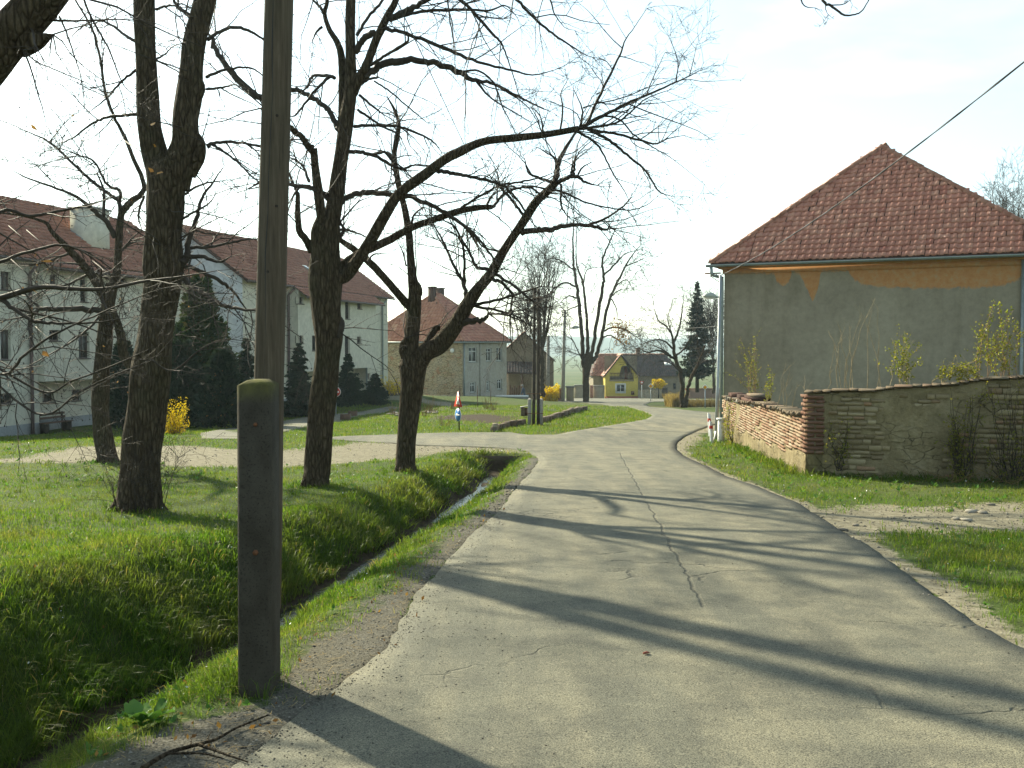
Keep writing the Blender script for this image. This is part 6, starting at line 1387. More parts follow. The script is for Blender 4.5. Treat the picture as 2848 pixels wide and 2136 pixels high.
    A = Acc(); A.obox(WC - N_FR * .36 - N_SD * -.02 + Z * -.9, W_FR * .28 + Z * 0, N_FR * .36, Z * 1.62); A.build('pier_core', M['wall_render'], root)
    # coping bricks
    me = brick_meshes('coping_brick', 'coping', 6, rng, .06); s = -.05
    while s < 5.5:
        l = rng.choice([.14, .15, .29]); zt = top_fr(s + l / 2)
        piece('coping_brick', me[rng.integers(6)], root, scaled(WC + W_FR * (s + l / 2) + N_FR * (.04 + rng.uniform(-.015, .015)) + Z * (zt + .03 + rng.normal(0, .004)), W_FR, -N_FR, Z, l - .01, .34, .048)); s += l
    s = .42
    while s < 11.6:
        l = rng.choice([.075, .08, .15]); zt = top_sd(s)
        if rng.uniform() < .86:
            a = rng.normal(0, .07); X = W_SD * math.cos(a) + Z * math.sin(a); piece('coping_brick', me[rng.integers(6)], root, scaled(WC + W_SD * (s + l / 2) + N_SD * (.035 + rng.uniform(-.02, .02)) + Z * (zt + .035), X, -N_SD, (Z * math.cos(a) - W_SD * math.sin(a)), l - .01, .32, .085))
        s += l
    # side wing in brick
    me = brick_meshes('brick', 'brick', 10, rng, .045); cand = []; z = -1.75; r = 0; row = .060
    while z < .36:
        s = .28 if r % 2 else .46
        while s < 11.7:
            l = rng.uniform(.36, .44) if rng.uniform() < .7 else .22; zt = top_sd(s + l / 2); zb = hzs(*(WC + W_SD * s + N_SD * .1).xy); n = mnoise.noise(Vector(((s + l / 2) * .9, z * 1.4, 9.5))) + 1.4 * max(0.0, (zb - .25 + .62 + .22 * mnoise.noise(Vector((s * .8, 0, 3))) - z) / .25) - .30
            if z + row < zt and n < .05 and rng.uniform() < .965: cand.append((s + l / 2, z + row / 2, l))
            s += l
        z += row; r += 1
    cand.sort(key=lambda c: c[0])
    V0 = np.array([v.co for v in me[0].vertices]); 
    for s, z, l in cand[:300]:
        piece('brick', me[rng.integers(10)], root, scaled(WC + W_SD * s + N_SD * rng.uniform(-.006, .014) + Z * z, W_SD, -N_SD, Z, l - .028, .12, row - .009))
    A = Acc(); Ms = [np.array(scaled(WC + W_SD * s + N_SD * rng.uniform(-.006, .014) + Z * z, W_SD, -N_SD, Z, l - .028, .12, row - .009)) for s, z, l in cand[300:]]
    Q = [tuple(p.vertices) for p in me[0].polygons if len(p.vertices) == 4]; T = [tuple(p.vertices) for p in me[0].polygons if len(p.vertices) == 3]
    if Ms: A.inst(V0, Q, Ms, T, rng.uniform(0, 1, len(Ms))); A.build('brickwork', M['brick'], root, kind='stuff')
    # stepped blackened pillar on the side wing and broken merlons
    A = Acc(); Dp = 6.4
    def blk(s0, s1, z0, z1, o, mat): 
        a = Acc(); a.obox(WC + W_SD * s0 + N_SD * o + Z * z0, W_SD * (s1 - s0), -N_SD * (.38 + o), Z * (z1 - z0)); a.build('pillar_course', M[mat], root)
    blk(5.9, 7.5, .14, .22, .02, 'pale_concrete'); blk(5.75, 7.7, .223, .29, .07, 'soot_brick'); blk(5.95, 7.5, .292, .36, .03, 'soot_brick'); blk(6.15, 7.25, .362, .41, .0, 'coping')
    for s0, s1 in ((8.1, 9.4), (9.8, 11.3)): blk(s0, s1, top_sd(s0) - .02, top_sd(s0) + .07, .06, 'pale_concrete'); blk(s0 + .1, s0 + .9, top_sd(s0) + .072, top_sd(s0) + .19, .0, 'soot_brick')
garden_wall()

# ================================================================== poles, lamps and cables
def utility_pole():
    b = base3(712, 1938, -.12); root = thing('utility_pole', b, 'weathered wooden utility pole bolted to a square mossy concrete stub', 'utility pole')
    c0 = Vector((unproj(660, 1938)[0], unproj(660, 1938)[1], 0)); c1 = Vector((*unproj(753, 1940), 0)); c2 = Vector((*unproj(781, 1887), 0)); X = (c1 - c0); w = X.length; X.normalize(); Y = (c2 - c1); dp = Y.length; Y.normalize()
    zt = P(712, 1073, c0.y).z; zp = P(712, 1052, c0.y + .12).z; zb = b.z - .1
    lean = Vector((.006, .0, 1)).normalized()
    def ring(z, ins):
        o = c0 + lean * (z - b.z) / lean.z; o.z = z; ch = .018
        p = [o + X * (ins + ch) + Y * ins, o + X * (w - ins - ch) + Y * ins, o + X * (w - ins) + Y * (ins + ch), o + X * (w - ins) + Y * (dp - ins - ch), o + X * (w - ins - ch) + Y * (dp - ins), o + X * (ins + ch) + Y * (dp - ins), o + X * ins + Y * (dp - ins - ch), o + X * ins + Y * (ins + ch)]
        return [Vector((q.x, q.y, z)) for q in p]
    A = Acc(); rings = [ring(zb, 0), ring(b.z + .6, .001), ring(zt, .002), ring(zt + (zp - zt) * .75, .045)]; V = [tuple(v) for r in rings for v in r]; Q = []
    for k in range(3): Q += [(k * 8 + i, k * 8 + (i + 1) % 8, k * 8 + 8 + (i + 1) % 8, k * 8 + 8 + i) for i in range(8)]
    n = len(V); V.append(tuple(sum((Vector(v) for v in rings[-1]), Vector()) / 8 + Z * .004)); A.add(V, Q, [(24 + i, 24 + (i + 1) % 8, n) for i in range(8)])
    A.build('concrete_stub', M['concrete'], root)
    # the pole itself, standing behind the stub and leaning slightly
    p1 = P(741, 1690, c0.y + dp + .085); p2 = P(749, 1050, c0.y + dp + .085); p3 = P(776, 0, c0.y + dp + .12); d = (p3 - p2); top = p3 + d * 1.15
    C = [p1, p1.lerp(p2, .5), p2] + [p2.lerp(top, k / 14) for k in range(1, 15)]; A = Acc(); A.tube(C, np.linspace(.083, .074, len(C)), 30, True, 0, .012, 2.0); A.build('pole', M['timber'], root, True)
    # drying crack and knots, the bolts through the stub and the tie bands
    A = Acc(); q = [p2.lerp(top, k / 20) for k in range(-2, 16)]; off = [Vector((-.012 + .006 * math.sin(k * .9) + .004 * math.sin(k * 2.3), -.0795 + k * .0003, 0)) for k in range(18)]
    A.tube([a + o for a, o in zip(q, off)], [.0022 if k % 5 else .0036 for k in range(18)], 5); A.build('drying_crack', M['black_paint'], root)
    for f, a in ((.06, .25), (.13, -.05), (.32, .3), (.5, -.3), (.21, .42)):
        p = p2.lerp(top, f) + Vector((math.sin(a) * .078, -math.cos(a) * .078, 0)); A = Acc(); nn = Vector((math.sin(a), -math.cos(a), 0)); A.tube([p - nn * .004, p + nn * .003], [.011, .008], 8); A.build('knot', M['dark_timber'], root, True)
    for v, rr in ((1180, .016), (1535, .022)):
        cc = on_plane(712, v, c0, -Y) ; A = Acc(); A.tube([cc - Y * .0, cc - Y * .008], [rr * 1.5, rr * 1.5], 12); bt = A.build('bolt_plate', M['rust'], root, True)
        A = Acc(); A.tube([cc - Y * .008, cc - Y * .022], [rr * .7, rr * .7], 6); A.build('bolt', M['rust'], bt)
    return top
POLE_TOP = utility_pole()
def wire(name, pts, r, label, cat='cable', sag=0.0, n=24, group=None, mat='cable'):
    a, b = Vector(pts[0]), Vector(pts[1]); C = [a.lerp(b, k / n) - Z * (sag * 4 * (k / n) * (1 - k / n)) for k in range(n + 1)]
    A = Acc(); A.tube(C, [r] * (n + 1), 6); o = A.build(name, M[mat], None, True); return tag(o, label, cat, group)
def twin_pole():
    b = base3(1485, 1183); b2 = Vector((b.x, b.y, b.z)); root = thing('twin_pole', b, 'pair of dark wooden poles tied to a concrete footing beside the garden kerb', 'utility pole'); D = b.y; tops = []
    for u0, u1, vt in ((1484, 1487, 800), (1497, 1498, 803)):
        p = P(u0, 1185, D); q = P(u1, vt, D); A = Acc(); C = [p.lerp(q, k / 8) for k in range(9)]; A.tube(C, np.linspace(.062, .05, 9), 12, True, 0, .01); A.build('pole', M['dark_timber'], root, True); tops.append(q)
    for u in (1473, 1505):
        p = P(u, 1183, D - .02); q = P(u, 1111, D - .02); A = Acc(); A.box(p.x - .07, p.x + .07, p.y, p.y + .16, p.z - .2, q.z); A.add([(p.x - .07, p.y, q.z), (p.x + .07, p.y, q.z), (p.x + .07, p.y + .16, q.z), (p.x - .07, p.y + .16, q.z), (p.x, p.y + .08, q.z + .06)], None, [(0, 1, 4), (1, 2, 4), (2, 3, 4), (3, 0, 4)]); A.build('concrete_stub', M['pale_concrete'], root)
    for v in (1095, 1150):
        p = P(1466, v, D - .05); q = P(1512, v, D - .05); A = Acc(); A.tube([p, q], [.014, .014], 6); A.build('tie_rod', M['rust'], root)
    for q in tops: A = Acc(); A.tube([q, q + Z * .06, q + Z * .10], [.02, .035, .02], 8); A.build('insulator', M['white_paint'], root)
    return tops
TW = twin_pole()
def lamp_head(root, p, d, L, w, mat='lamp_shell'):
    s = d.cross(Z).normalized(); A = Acc(); prof = [(0, .22, .06), (.12, .55, .25), (.45, 1.0, .50), (.8, .95, .36), (1.0, .5, .08)]; V = []
    for f, ww, hh in prof:
        c = p + d * (f * L); V += [tuple(c - s * ww * w / 2 - Z * .02), tuple(c + s * ww * w / 2 - Z * .02), tuple(c + s * ww * w * .3 + Z * hh * L * .55), tuple(c - s * ww * w * .3 + Z * hh * L * .55)]
    Q = []
    for k in range(4): Q += [(k * 4 + i, k * 4 + (i + 1) % 4, k * 4 + 4 + (i + 1) % 4, k * 4 + 4 + i) for i in range(4)]
    A.add(V, Q + [(0, 3, 2, 1), (16, 17, 18, 19)]); h = A.build('lamp_head', M[mat], root)
    A = Acc(); c = p + d * L * .25 - Z * .06; A.obox(c - s * w * .36, d * L * .55, s * w * .72, Z * .038); A.build('diffuser', M['white_paint'], h)
def concrete_lamp():
    D = 98.0; b = P(1565, 1118, D); root = thing('lamp_pole', b, 'tapering concrete lamp pole with crossarms behind the forsythia', 'lamp pole'); q = P(1571, 862, D); A = Acc(); A.tube([b - Z * .5, b.lerp(q, .5), q], [.20, .16, .125], 10); A.build('pole', M['pale_concrete'], root, True)
    for v, wv in ((871, 14), (881, 12)):
        a = P(1571 - wv * .6, v, D - .16); c = P(1571 + wv * .6, v, D - .16); A = Acc(); A.obox(a, c - a, Vector((0, .1, 0)), Z * .1); ca = A.build('crossarm', M['dark_timber'], root)
        for k in (0, 1): p = (a, c)[k]; A = Acc(); A.tube([p + Z * .1, p + Z * .3], [.07, .05], 6); A.build('insulator', M['pale_concrete'], ca)
    p = P(1575, 918, D); A = Acc(); A.tube([p, p + Vector((.5, 0, .15))], [.03, .03], 6); A.build('arm', M['steel'], root); lamp_head(root, p + Vector((.4, 0, .12)), Vector((1, 0, .1)).normalized(), .9, .35)
    D2 = 100.0; b = P(1523, 1108, D2); root2 = thing('concrete_pole', b, 'thin grey pole without crossarms between the barn and the lamp pole', 'pole'); A = Acc(); q = P(1525, 937, D2); A.tube([b - Z, q], [.2, .15], 10); A.build('pole', M['pale_concrete'], root2, True); A = Acc(); A.tube([q, q + Z * .12], [.17, .1], 10); A.build('cap', M['pale_concrete'], root2)
    return P(1571, 866, D)
CL = concrete_lamp()
def steel_lamp():
    b = base3(1992, 1224, -.1); D = b.y; root = thing('street_lamp', b, 'slim galvanised street lamp pole at the corner of the grey house', 'street lamp'); q = P(2004, 766, D); A = Acc(); A.tube([b, b.lerp(q, .33), b.lerp(q, .34), q], [.052, .05, .042, .036], 12); A.build('pole', M['steel'], root, True)
    p = P(1999, 826, D - .02); A = Acc(); A.tube([p, p + Vector((-.06, 0, 0))], [.03, .03], 8); A.build('arm', M['steel'], root); lamp_head(root, p + Vector((-.04, 0, 0)), Vector((-1, -.15, .04)).normalized(), .42, .30)
    A = Acc(); A.tube([b + Z * .1, b + Z * .35], [.062, .062], 12); A.build('base_collar', M['steel'], root, True); pipe(root, [base3(1980, 1232, .03), base3(1986, 1226, .06), b + Vector((-.02, -.06, .35))], .015, 'white_paint', 'cable_conduit')
    return q
SLT = steel_lamp()
# overhead lines
far_end = P(3400, -280, 9.0)
A = Acc(); a = HR_BK + HR_N * .08 - HR_E * .1 - Z * .1; C = [a.lerp(far_end, k / 40) - Z * (.35 * 4 * (k / 40) * (1 - k / 40)) for k in range(41)]
for ph in (0, math.pi):
    A.tube([c + Vector((math.cos(k * 1.3 + ph), 0, math.sin(k * 1.3 + ph))) * .006 for k, c in enumerate(C)], [.0085] * 41, 6)
tag(A.build('overhead_cable', M['cable'], None, True), 'twisted black cable rising from the house corner to the upper right', 'cable')
wire('thin_wire', (P(1075, -60, 6.4), TW[0] + Z * .05), .004, 'thin wire slanting down from the top of the utility pole to the twin poles', 'wire', .1)
wa = on_plane(632, 830, RL_OL + RL_N * .2, RL_N); wb = on_plane(1066, 830, RL_OR + RL_N * .2, RL_N)
wire('facade_wire', (wa, wb), .010, 'level wire strung along the upper floor of the apartment block', 'wire', .05)
wa = on_plane(632, 903, RL_OL + RL_N * .2, RL_N); wb = on_plane(1066, 873, RL_OR + RL_N * .2, RL_N)
wire('facade_wire', (wa, wb), .010, 'rising wire strung across the middle of the apartment block', 'wire', .1)
wire('street_wire', (CL + Z * .1, P(2010, 905, 60)), .012, 'long thin wire crossing the sky behind the spruce', 'wire', .8)

# ================================================================== signs and road furniture
def polygon_plate(A, c, X, Y, N, pts, th):
    """flat plate in plane X,Y; N towards the reader"""
    n = len(pts); f = [c + X * x + Y * y + N * th for x, y in pts]; b = [c + X * x + Y * y for x, y in pts]
    V = [tuple(v) for v in f + b] + [tuple(sum(f, Vector()) / n), tuple(sum(b, Vector()) / n)]
    A.add(V, [(i, n + i, n + (i + 1) % n, (i + 1) % n) for i in range(n)], [(2 * n, i, (i + 1) % n) for i in range(n)] + [(2 * n + 1, n + (i + 1) % n, n + i) for i in range(n)])
def circle(r, n=24): return [(r * math.cos(2 * math.pi * k / n), r * math.sin(2 * math.pi * k / n)) for k in range(n)]
def tri(r, rot=0, rnd=.0): return [(r * math.sin(2 * math.pi * k / 3 + rot), r * math.cos(2 * math.pi * k / 3 + rot)) for k in range(3)]
def sign_post(root, b, top, r=.03, mat='steel'):
    A = Acc(); A.tube([b, top], [r, r], 8); A.build('post', M[mat], root, True)
def warning_sign():
    b = base3(1277, 1197); D = b.y; root = thing('road_sign', b, 'red-bordered warning triangle above a round blue arrow sign on a dark post', 'road sign')
    sign_post(root, b, P(1277, 1087, D), .022, 'black_paint')
    a = math.radians(60); Nn = Vector((-math.sin(a), -math.cos(a), 0)); X = Vector((math.cos(a), -math.sin(a), 0)); Y = Z
    px = D / F; c = P(1277, 1117, D) + Nn * .035; k = 29 * px
    A = Acc(); polygon_plate(A, c, X, Y, Nn, [(0, k), (1.0 * k * .87, -.5 * k), (-1.0 * k * .87, -.5 * k)], .012); pl = A.build('warning_plate', M['red_paint'], root)
    A = Acc(); q = .47 * k; polygon_plate(A, c + Nn * .0125 - Z * k * .02, X, Y, Nn, [(0, q), (q * .87, -.5 * q), (-q * .87, -.5 * q)], .002); A.build('white_field', M['white_paint'], pl)
    for sx, h in ((-.10, .42), (.12, .32)):   # two walking children
        A = Acc(); cc = c + Nn * .0155 + X * (sx * k) - Z * k * .26; g = k
        polygon_plate(A, cc + Z * h * g * .80, X, Y, Nn, circle(.055 * g, 10), .001); polygon_plate(A, cc + Z * h * g * .48, X, Y, Nn, [(-.06 * g, .18 * h * g), (.06 * g, .18 * h * g), (.05 * g, -.12 * h * g), (-.05 * g, -.12 * h * g)], .001)
        for s in (-1, 1): polygon_plate(A, cc + Z * h * g * .18, X, Y, Nn, [(s * .01 * g, .18 * h * g), (s * .045 * g, .18 * h * g), (s * .09 * g, -.2 * h * g), (s * .05 * g, -.2 * h * g)], .001)
        A.build('child_figure', M['black_paint'], pl)
    c = P(1277, 1154, D) + Nn * .035; r = 18.5 * px
    A = Acc(); polygon_plate(A, c, X, Y, Nn, circle(r), .012); pl = A.build('round_plate', M['white_paint'], root)
    A = Acc(); polygon_plate(A, c + Nn * .0125, X, Y, Nn, circle(r * .93), .002); A.build('blue_field', M['blue_paint'], pl)
    A = Acc(); s = r * .8; polygon_plate(A, c + Nn * .0150, X, Y, Nn, [(-s * .15, .11 * s), (s * .9, .11 * s), (s * .9, -.11 * s), (-s * .15, -.11 * s)], .001)
    polygon_plate(A, c + Nn * .0150, X, Y, Nn, [(-s * .9, 0), (-s * .30, .36 * s), (-s * .148, .2 * s), (-s * .148, -.2 * s), (-s * .30, -.36 * s)], .001); A.build('arrow', M['white_paint'], pl)
warning_sign()
def diamond(u, v, vb, D, label):
    b = P(u, vb, D); root = thing('priority_sign', b - Z * .2, label, 'road sign', 'diamond priority signs'); px = D / F; sign_post(root, b - Z * .3, P(u, v - 3, D), .035); N = Vector((0, -1, 0)); X = Vector((1, 0, 0)); c = P(u, v, D - .06)
    A = Acc(); k = 8.2 * px; polygon_plate(A, c, X, Z, N, [(0, k), (k, 0), (0, -k), (-k, 0)], .015); pl = A.build('white_plate', M['white_paint'], root)
    A = Acc(); k *= .68; polygon_plate(A, c + N * .016, X, Z, N, [(0, k), (k, 0), (0, -k), (-k, 0)], .003); A.build('orange_field', M['orange_paint'], pl)
diamond(1810, 1074, 1125, 108, 'white and orange diamond priority sign beside the yellow house'); diamond(1961, 1077, 1142, 68, 'white and orange diamond priority sign between the bare tree and the lamp pole')
def give_way(u, v, vb, D, half, label):
    b = P(u, vb, D); root = thing('give_way_sign', b - Z * .2, label, 'road sign', 'give way signs'); px = D / F; sign_post(root, b - Z * .3, P(u, v - 4, D), .035, 'white_paint' if u < 1850 else 'steel'); N = Vector((0, -1, 0)); X = Vector((1, 0, 0)); c = P(u, v, D - .06); k = half * px
    A = Acc(); polygon_plate(A, c, X, Z, N, [(k, .55 * k), (0, -1.15 * k), (-k, .55 * k)], .015); pl = A.build('red_plate', M['red_paint'], root)
    A = Acc(); k *= .62; polygon_plate(A, c + N * .016, X, Z, N, [(k, .52 * k), (0, -1.1 * k), (-k, .52 * k)], .003); A.build('white_field', M['white_paint'], pl)
give_way(1785, 1064, 1106, 135, 6, 'red and white give way triangle in front of the yellow house wall'); give_way(1912, 1085, 1128, 80, 8, 'red and white give way triangle partly behind the two-stemmed tree')
def no_entry():
    D = 52.0; b = Vector((P(934, 1090, D).x, D, hzs(P(934, 1090, D).x, D))); root = thing('no_entry_sign', b, 'round red sign half hidden behind the middle linden trunk', 'road sign'); sign_post(root, b, P(934, 1075, D), .03); N = Vector((0, -1, 0)); X = Vector((1, 0, 0)); c = P(934, 1090, D - .06)
    A = Acc(); polygon_plate(A, c, X, Z, N, circle(14 * D / F), .015); pl = A.build('white_rim', M['white_paint'], root); A = Acc(); polygon_plate(A, c + N * .016, X, Z, N, circle(12.5 * D / F), .003); A.build('red_field', M['red_paint'], pl)
    A = Acc(); k = 9 * D / F; polygon_plate(A, c + N * .0195, X, Z, N, [(k, .25 * k), (k, -.25 * k), (-k, -.25 * k), (-k, .25 * k)], .003); A.build('white_bar', M['white_paint'], pl)
no_entry()
def delineator(u, vb, vt, D, label):
    b = P(u, vb, D); root = thing('marker_post', b, label, 'marker post', 'white and red marker posts'); q = P(u - 3, vt, D); w = .044; H = (q - b).z; d = (q - b) / H
    def seg(z0, z1, mat, nm, g=0.0, par=root, slant=0):
        A = Acc(); V = []
        for z in (z0, z1):
            c = b + d * z
            for x, y in ((-1, -.6), (-.3, -1), (.3, -1), (1, -.6), (1, .7), (-1, .7)): V.append((c.x + x * (w + g), c.y + y * (w * .7 + g), c.z + (slant * x * .03 if z == z1 and slant else 0)))
        A.add(V, [(i, (i + 1) % 6, 6 + (i + 1) % 6, 6 + i) for i in range(6)] + [(6, 7, 8, 9), (6, 9, 10, 11)]); return A.build(nm, M[mat], par)
    body = seg(-.2, H, 'white_paint', 'post_body', slant=-1); seg(H * .68, H * .82, 'red_paint', 'red_band', .002, body)
delineator(1980, 1235, 1172, 27.3, 'white marker post with red band, front one beside the street lamp'); delineator(1975, 1219, 1151, 30.6, 'white marker post with red band, rear one partly hidden by another post')
def white_post():
    b = P(2005, 1234, 27.8); root = thing('gate_post', b, 'short white concrete post with flat cap at the end of the brick wall', 'post'); q = P(2005, 1168, 27.8); A = Acc(); A.box(b.x - .075, b.x + .075, b.y - .075, b.y + .075, b.z - .2, q.z); A.build('shaft', M['white_paint'], root)
    A = Acc(); A.box(b.x - .105, b.x + .105, b.y - .105, b.y + .105, q.z, q.z + .05); A.build('cap', M['white_paint'], root)
white_post()
# ---- garden kerb stones, crate, planters, bench, gate pillars, boundary walls
def kerbs():
    rng = np.random.default_rng(44); path1 = [(1379, 1201), (1400, 1192), (1430, 1186), (1466, 1180)]; path2 = [(1512, 1176), (1545, 1166), (1580, 1154), (1612, 1146), (1634, 1140)]
    root = thing('garden_kerb', base3(1480, 1180), 'row of dark stepped kerb blocks edging the raised garden', 'kerb')
    def L(path, n, hh):
        pts = [unproj(*p) for p in path]; W = [Vector((x, y, hzs(x, y))) for x, y in pts]
        for k in range(n):
            f = k / n * (len(W) - 1); i = int(f); p = W[i].lerp(W[i + 1], f - i); f2 = (k + .94) / n * (len(W) - 1); i2 = min(int(f2), len(W) - 2); q = W[i2].lerp(W[i2 + 1], f2 - i2); X = (q - p); X.z = 0; Yv = Vector((-X.y, X.x, 0)).normalized()
            A = Acc(); h = hh * rng.uniform(.8, 1.15); A.obox(Vector((p.x, p.y, p.z - .15)) + Yv * rng.uniform(-.04, .04), X, Yv * .2, Z * (h + .15)); A.build('kerb_block', M['kerb'], root)
    L(path1, 9, .17); L(path2, 16, .19)
    p = base3(1376, 1200); A = Acc(); A.box(p.x - .08, p.x + .10, p.y - .05, p.y + .2, p.z - .1, p.z + .32); A.build('end_stone', M['beige_wall'], root)
kerbs()
def crate():
    D = 47.0; b = P(1456, 1151, D); root = thing('wooden_box', b, 'small dark wooden hutch with slanting lid on the garden grass', 'box'); A = Acc(); A.box(b.x - .12, b.x + .06, b.y, b.y + .3, b.z - .1, b.z + .28); A.build('left_block', M['kerb'], root); A = Acc(); A.box(b.x + .062, b.x + .30, b.y + .1, b.y + .3, b.z - .1, b.z + .26); A.build('box_front', M['brown_wood'], root)
    A = Acc(); A.obox(Vector((b.x - .16, b.y - .06, b.z + .285)), Vector((.5, 0, .07)), Vector((0, .45, 0)), Z * .03); A.build('lid', M['pale_concrete'], root)
crate()
for i, (u0, u1, v0, v1, lab) in enumerate([(946, 972, 1152, 1170, 'low brown wooden planter by the path, left one'), (968, 990, 1144, 1160, 'low brown wooden planter by the path, right one behind the other')]):
    g = unproj((u0 + u1) / 2, v1 - 2); D = g[1]; a = P(u0, v1, D); b = P(u1, v0, D); root = thing('planter', Vector((a.x, D, a.z)), lab, 'planter', 'planters by the path')
    A = Acc(); A.box(a.x, b.x, D, D + .06, a.z - .1, b.z); A.build('front_board', M['brown_wood'], root); A = Acc(); A.box(a.x, a.x + .05, D + .061, D + .5, a.z - .1, b.z); A.box(b.x - .05, b.x, D + .061, D + .5, a.z - .1, b.z); A.build('side_boards', M['brown_wood'], root)
    A = Acc(); A.box(a.x + .06, b.x - .06, D + .07, D + .5, a.z - .1, b.z - .06); A.build('soil', M['soot_brick'], root)
def bench():
    p = on_plane(112, 1196, RL_OL + RL_N * .1, RL_N); z = hzs(p.x, p.y); root = thing('bench', Vector((p.x, p.y, z)), 'dark garden bench under the recessed wall of the apartment block', 'bench'); U, N = RL_U, RL_N; o = Vector((p.x, p.y, z)); L = 1.9
    for k in range(3): A = Acc(); A.obox(o + N * (-.1 + k * .14) + Z * .45, U * L, N * .11, Z * .04); A.build('seat_slat', M['brown_wood'], root)
    for k in range(2): A = Acc(); A.obox(o - N * (.16 + k * .03) + Z * (.62 + k * .16), U * L, N * .03, Z * .1); A.build('back_slat', M['brown_wood'], root)
    for s in (.15, L - .2): A = Acc(); A.obox(o + U * s - N * .14 + Z * 0, U * .06, N * .44, Z * .448); A.obox(o + U * s - N * .2 + Z * .0, U * .06, N * .05, Z * .9); A.build('leg', M['dark_timber'], root)
bench()
def gate_pillar(u0, u1, vt, vb, D, label, mat):
    a = P(u0, vb, D); b = P(u1, vt, D); root = thing('gate_pillar', Vector((a.x, D, a.z)), label, 'pillar'); A = Acc(); A.box(a.x, b.x, D, D + (b.x - a.x), a.z - .5, b.z); A.build('shaft', M[mat], root); A = Acc(); g = .08; A.box(a.x - g, b.x + g, D - g, D + (b.x - a.x) + g, b.z, b.z + .14); A.build('cap', M['pale_concrete'], root)
gate_pillar(1576, 1596, 1078, 1119, 99, 'square brick gate pillar with pale cap beside the lamp pole', 'beige_wall')
def fence_wall(u0, u1, vt, vb, D, label, mat, cap, D2=None):
    D2 = D2 or D; a = P(u0, vb, D); b = P(u1, vb, D2); zt0 = P(u0, vt, D).z; zt1 = P(u1, vt, D2).z; X = Vector((b.x - a.x, b.y - a.y, 0)); Yv = Vector((-X.y, X.x, 0)).normalized() * .3; root = thing('boundary_wall', a, label, 'wall'); zb = min(a.z, b.z) - .8
    A = Acc(); V = [Vector((a.x, a.y, zb)), Vector((b.x, b.y, zb)), Vector((b.x, b.y, zt1)), Vector((a.x, a.y, zt0))]; V += [v + Yv for v in V]; A.add([tuple(v) for v in V], [(0, 1, 2, 3), (5, 4, 7, 6), (3, 2, 6, 7), (0, 3, 7, 4), (1, 5, 6, 2)]); A.build('wall_body', M[mat], root)
    if cap: A = Acc(); A.obox(Vector((a.x, a.y, zt0 + .004)) - Yv * .25, Vector((X.x, X.y, zt1 - zt0)), Yv * 1.5, Z * .16); A.build('coping', M[cap], root)
fence_wall(1597, 1640, 1073, 1110, 146, 'beige boundary wall with pale coping left of the tall linden', 'beige_wall', 'pale_concrete'); fence_wall(1650, 1682, 1075, 1110, 147, 'beige boundary wall with pale coping adjoining the yellow house', 'beige_wall', 'pale_concrete')
fence_wall(1775, 1840, 1084, 1109, 146, 'low rubble wall below the round forsythia', 'rubble', None); fence_wall(1912, 2010, 1083, 1110, 140, 'low brick wall behind the reeds', 'pier_brick', 'coping'); fence_wall(1378, 1470, 1105, 1116, 84, 'low pale concrete kerb wall in front of the stone house', 'pale_concrete', 'white_paint')
fence_wall(1000, 1265, 1099, 1112, 84, 'low dark rubble bank wall under the stone side of the old house', 'rubble', None)
def board_gate(u0, u1, vt, vb, D, label, mat, n):
    a = P(u0, vb, D); b = P(u1, vt, D); root = thing('board_gate', a, label, 'gate'); w = (b.x - a.x) / n
    for k in range(n): A = Acc(); A.box(a.x + k * w, a.x + (k + .88) * w, D, D + .05, a.z - .1, b.z + .04 * (k % 2)); A.build('board', M[mat], root)
    for f in (.2, .8): z = a.z + (b.z - a.z) * f; A = Acc(); A.box(a.x, b.x, D + .052, D + .1, z, z + .12); A.build('rail', M[mat], root)
board_gate(1542, 1562, 1080, 1117, 98.5, 'red-brown board gate beside the forsythia and lamp pole', 'red_wood', 8); board_gate(1841, 1857, 1078, 1108, 146, 'dark board gate right of the rubble wall', 'dark_timber', 6); board_gate(1641, 1650, 1072, 1110, 146.5, 'narrow red board gate between the two beige walls', 'red_wood', 4)
for i, (u, vt, vb, lab) in enumerate([(1328, 1073, 1131, 'thin iron stake in the garden lawn, left one'), (1365, 1074, 1129, 'thin iron stake in the garden lawn, middle one'), (1279, 1070, 1100, 'thin iron stake behind the warning sign')]):
    D = 60.0; A = Acc(); a = P(u, vb, D); A.tube([a - Z * .3, a.lerp(P(u, vt, D), .5), P(u, vt, D)], [.02, .02, .012], 6); A.tube([a + Z * .5 - Vector((.05, 0, 0)), a + Z * .5 + Vector((.05, 0, 0))], [.008, .008], 4); tag(A.build('garden_stake', M['rust'], None), lab, 'stake', 'iron stakes in the garden')

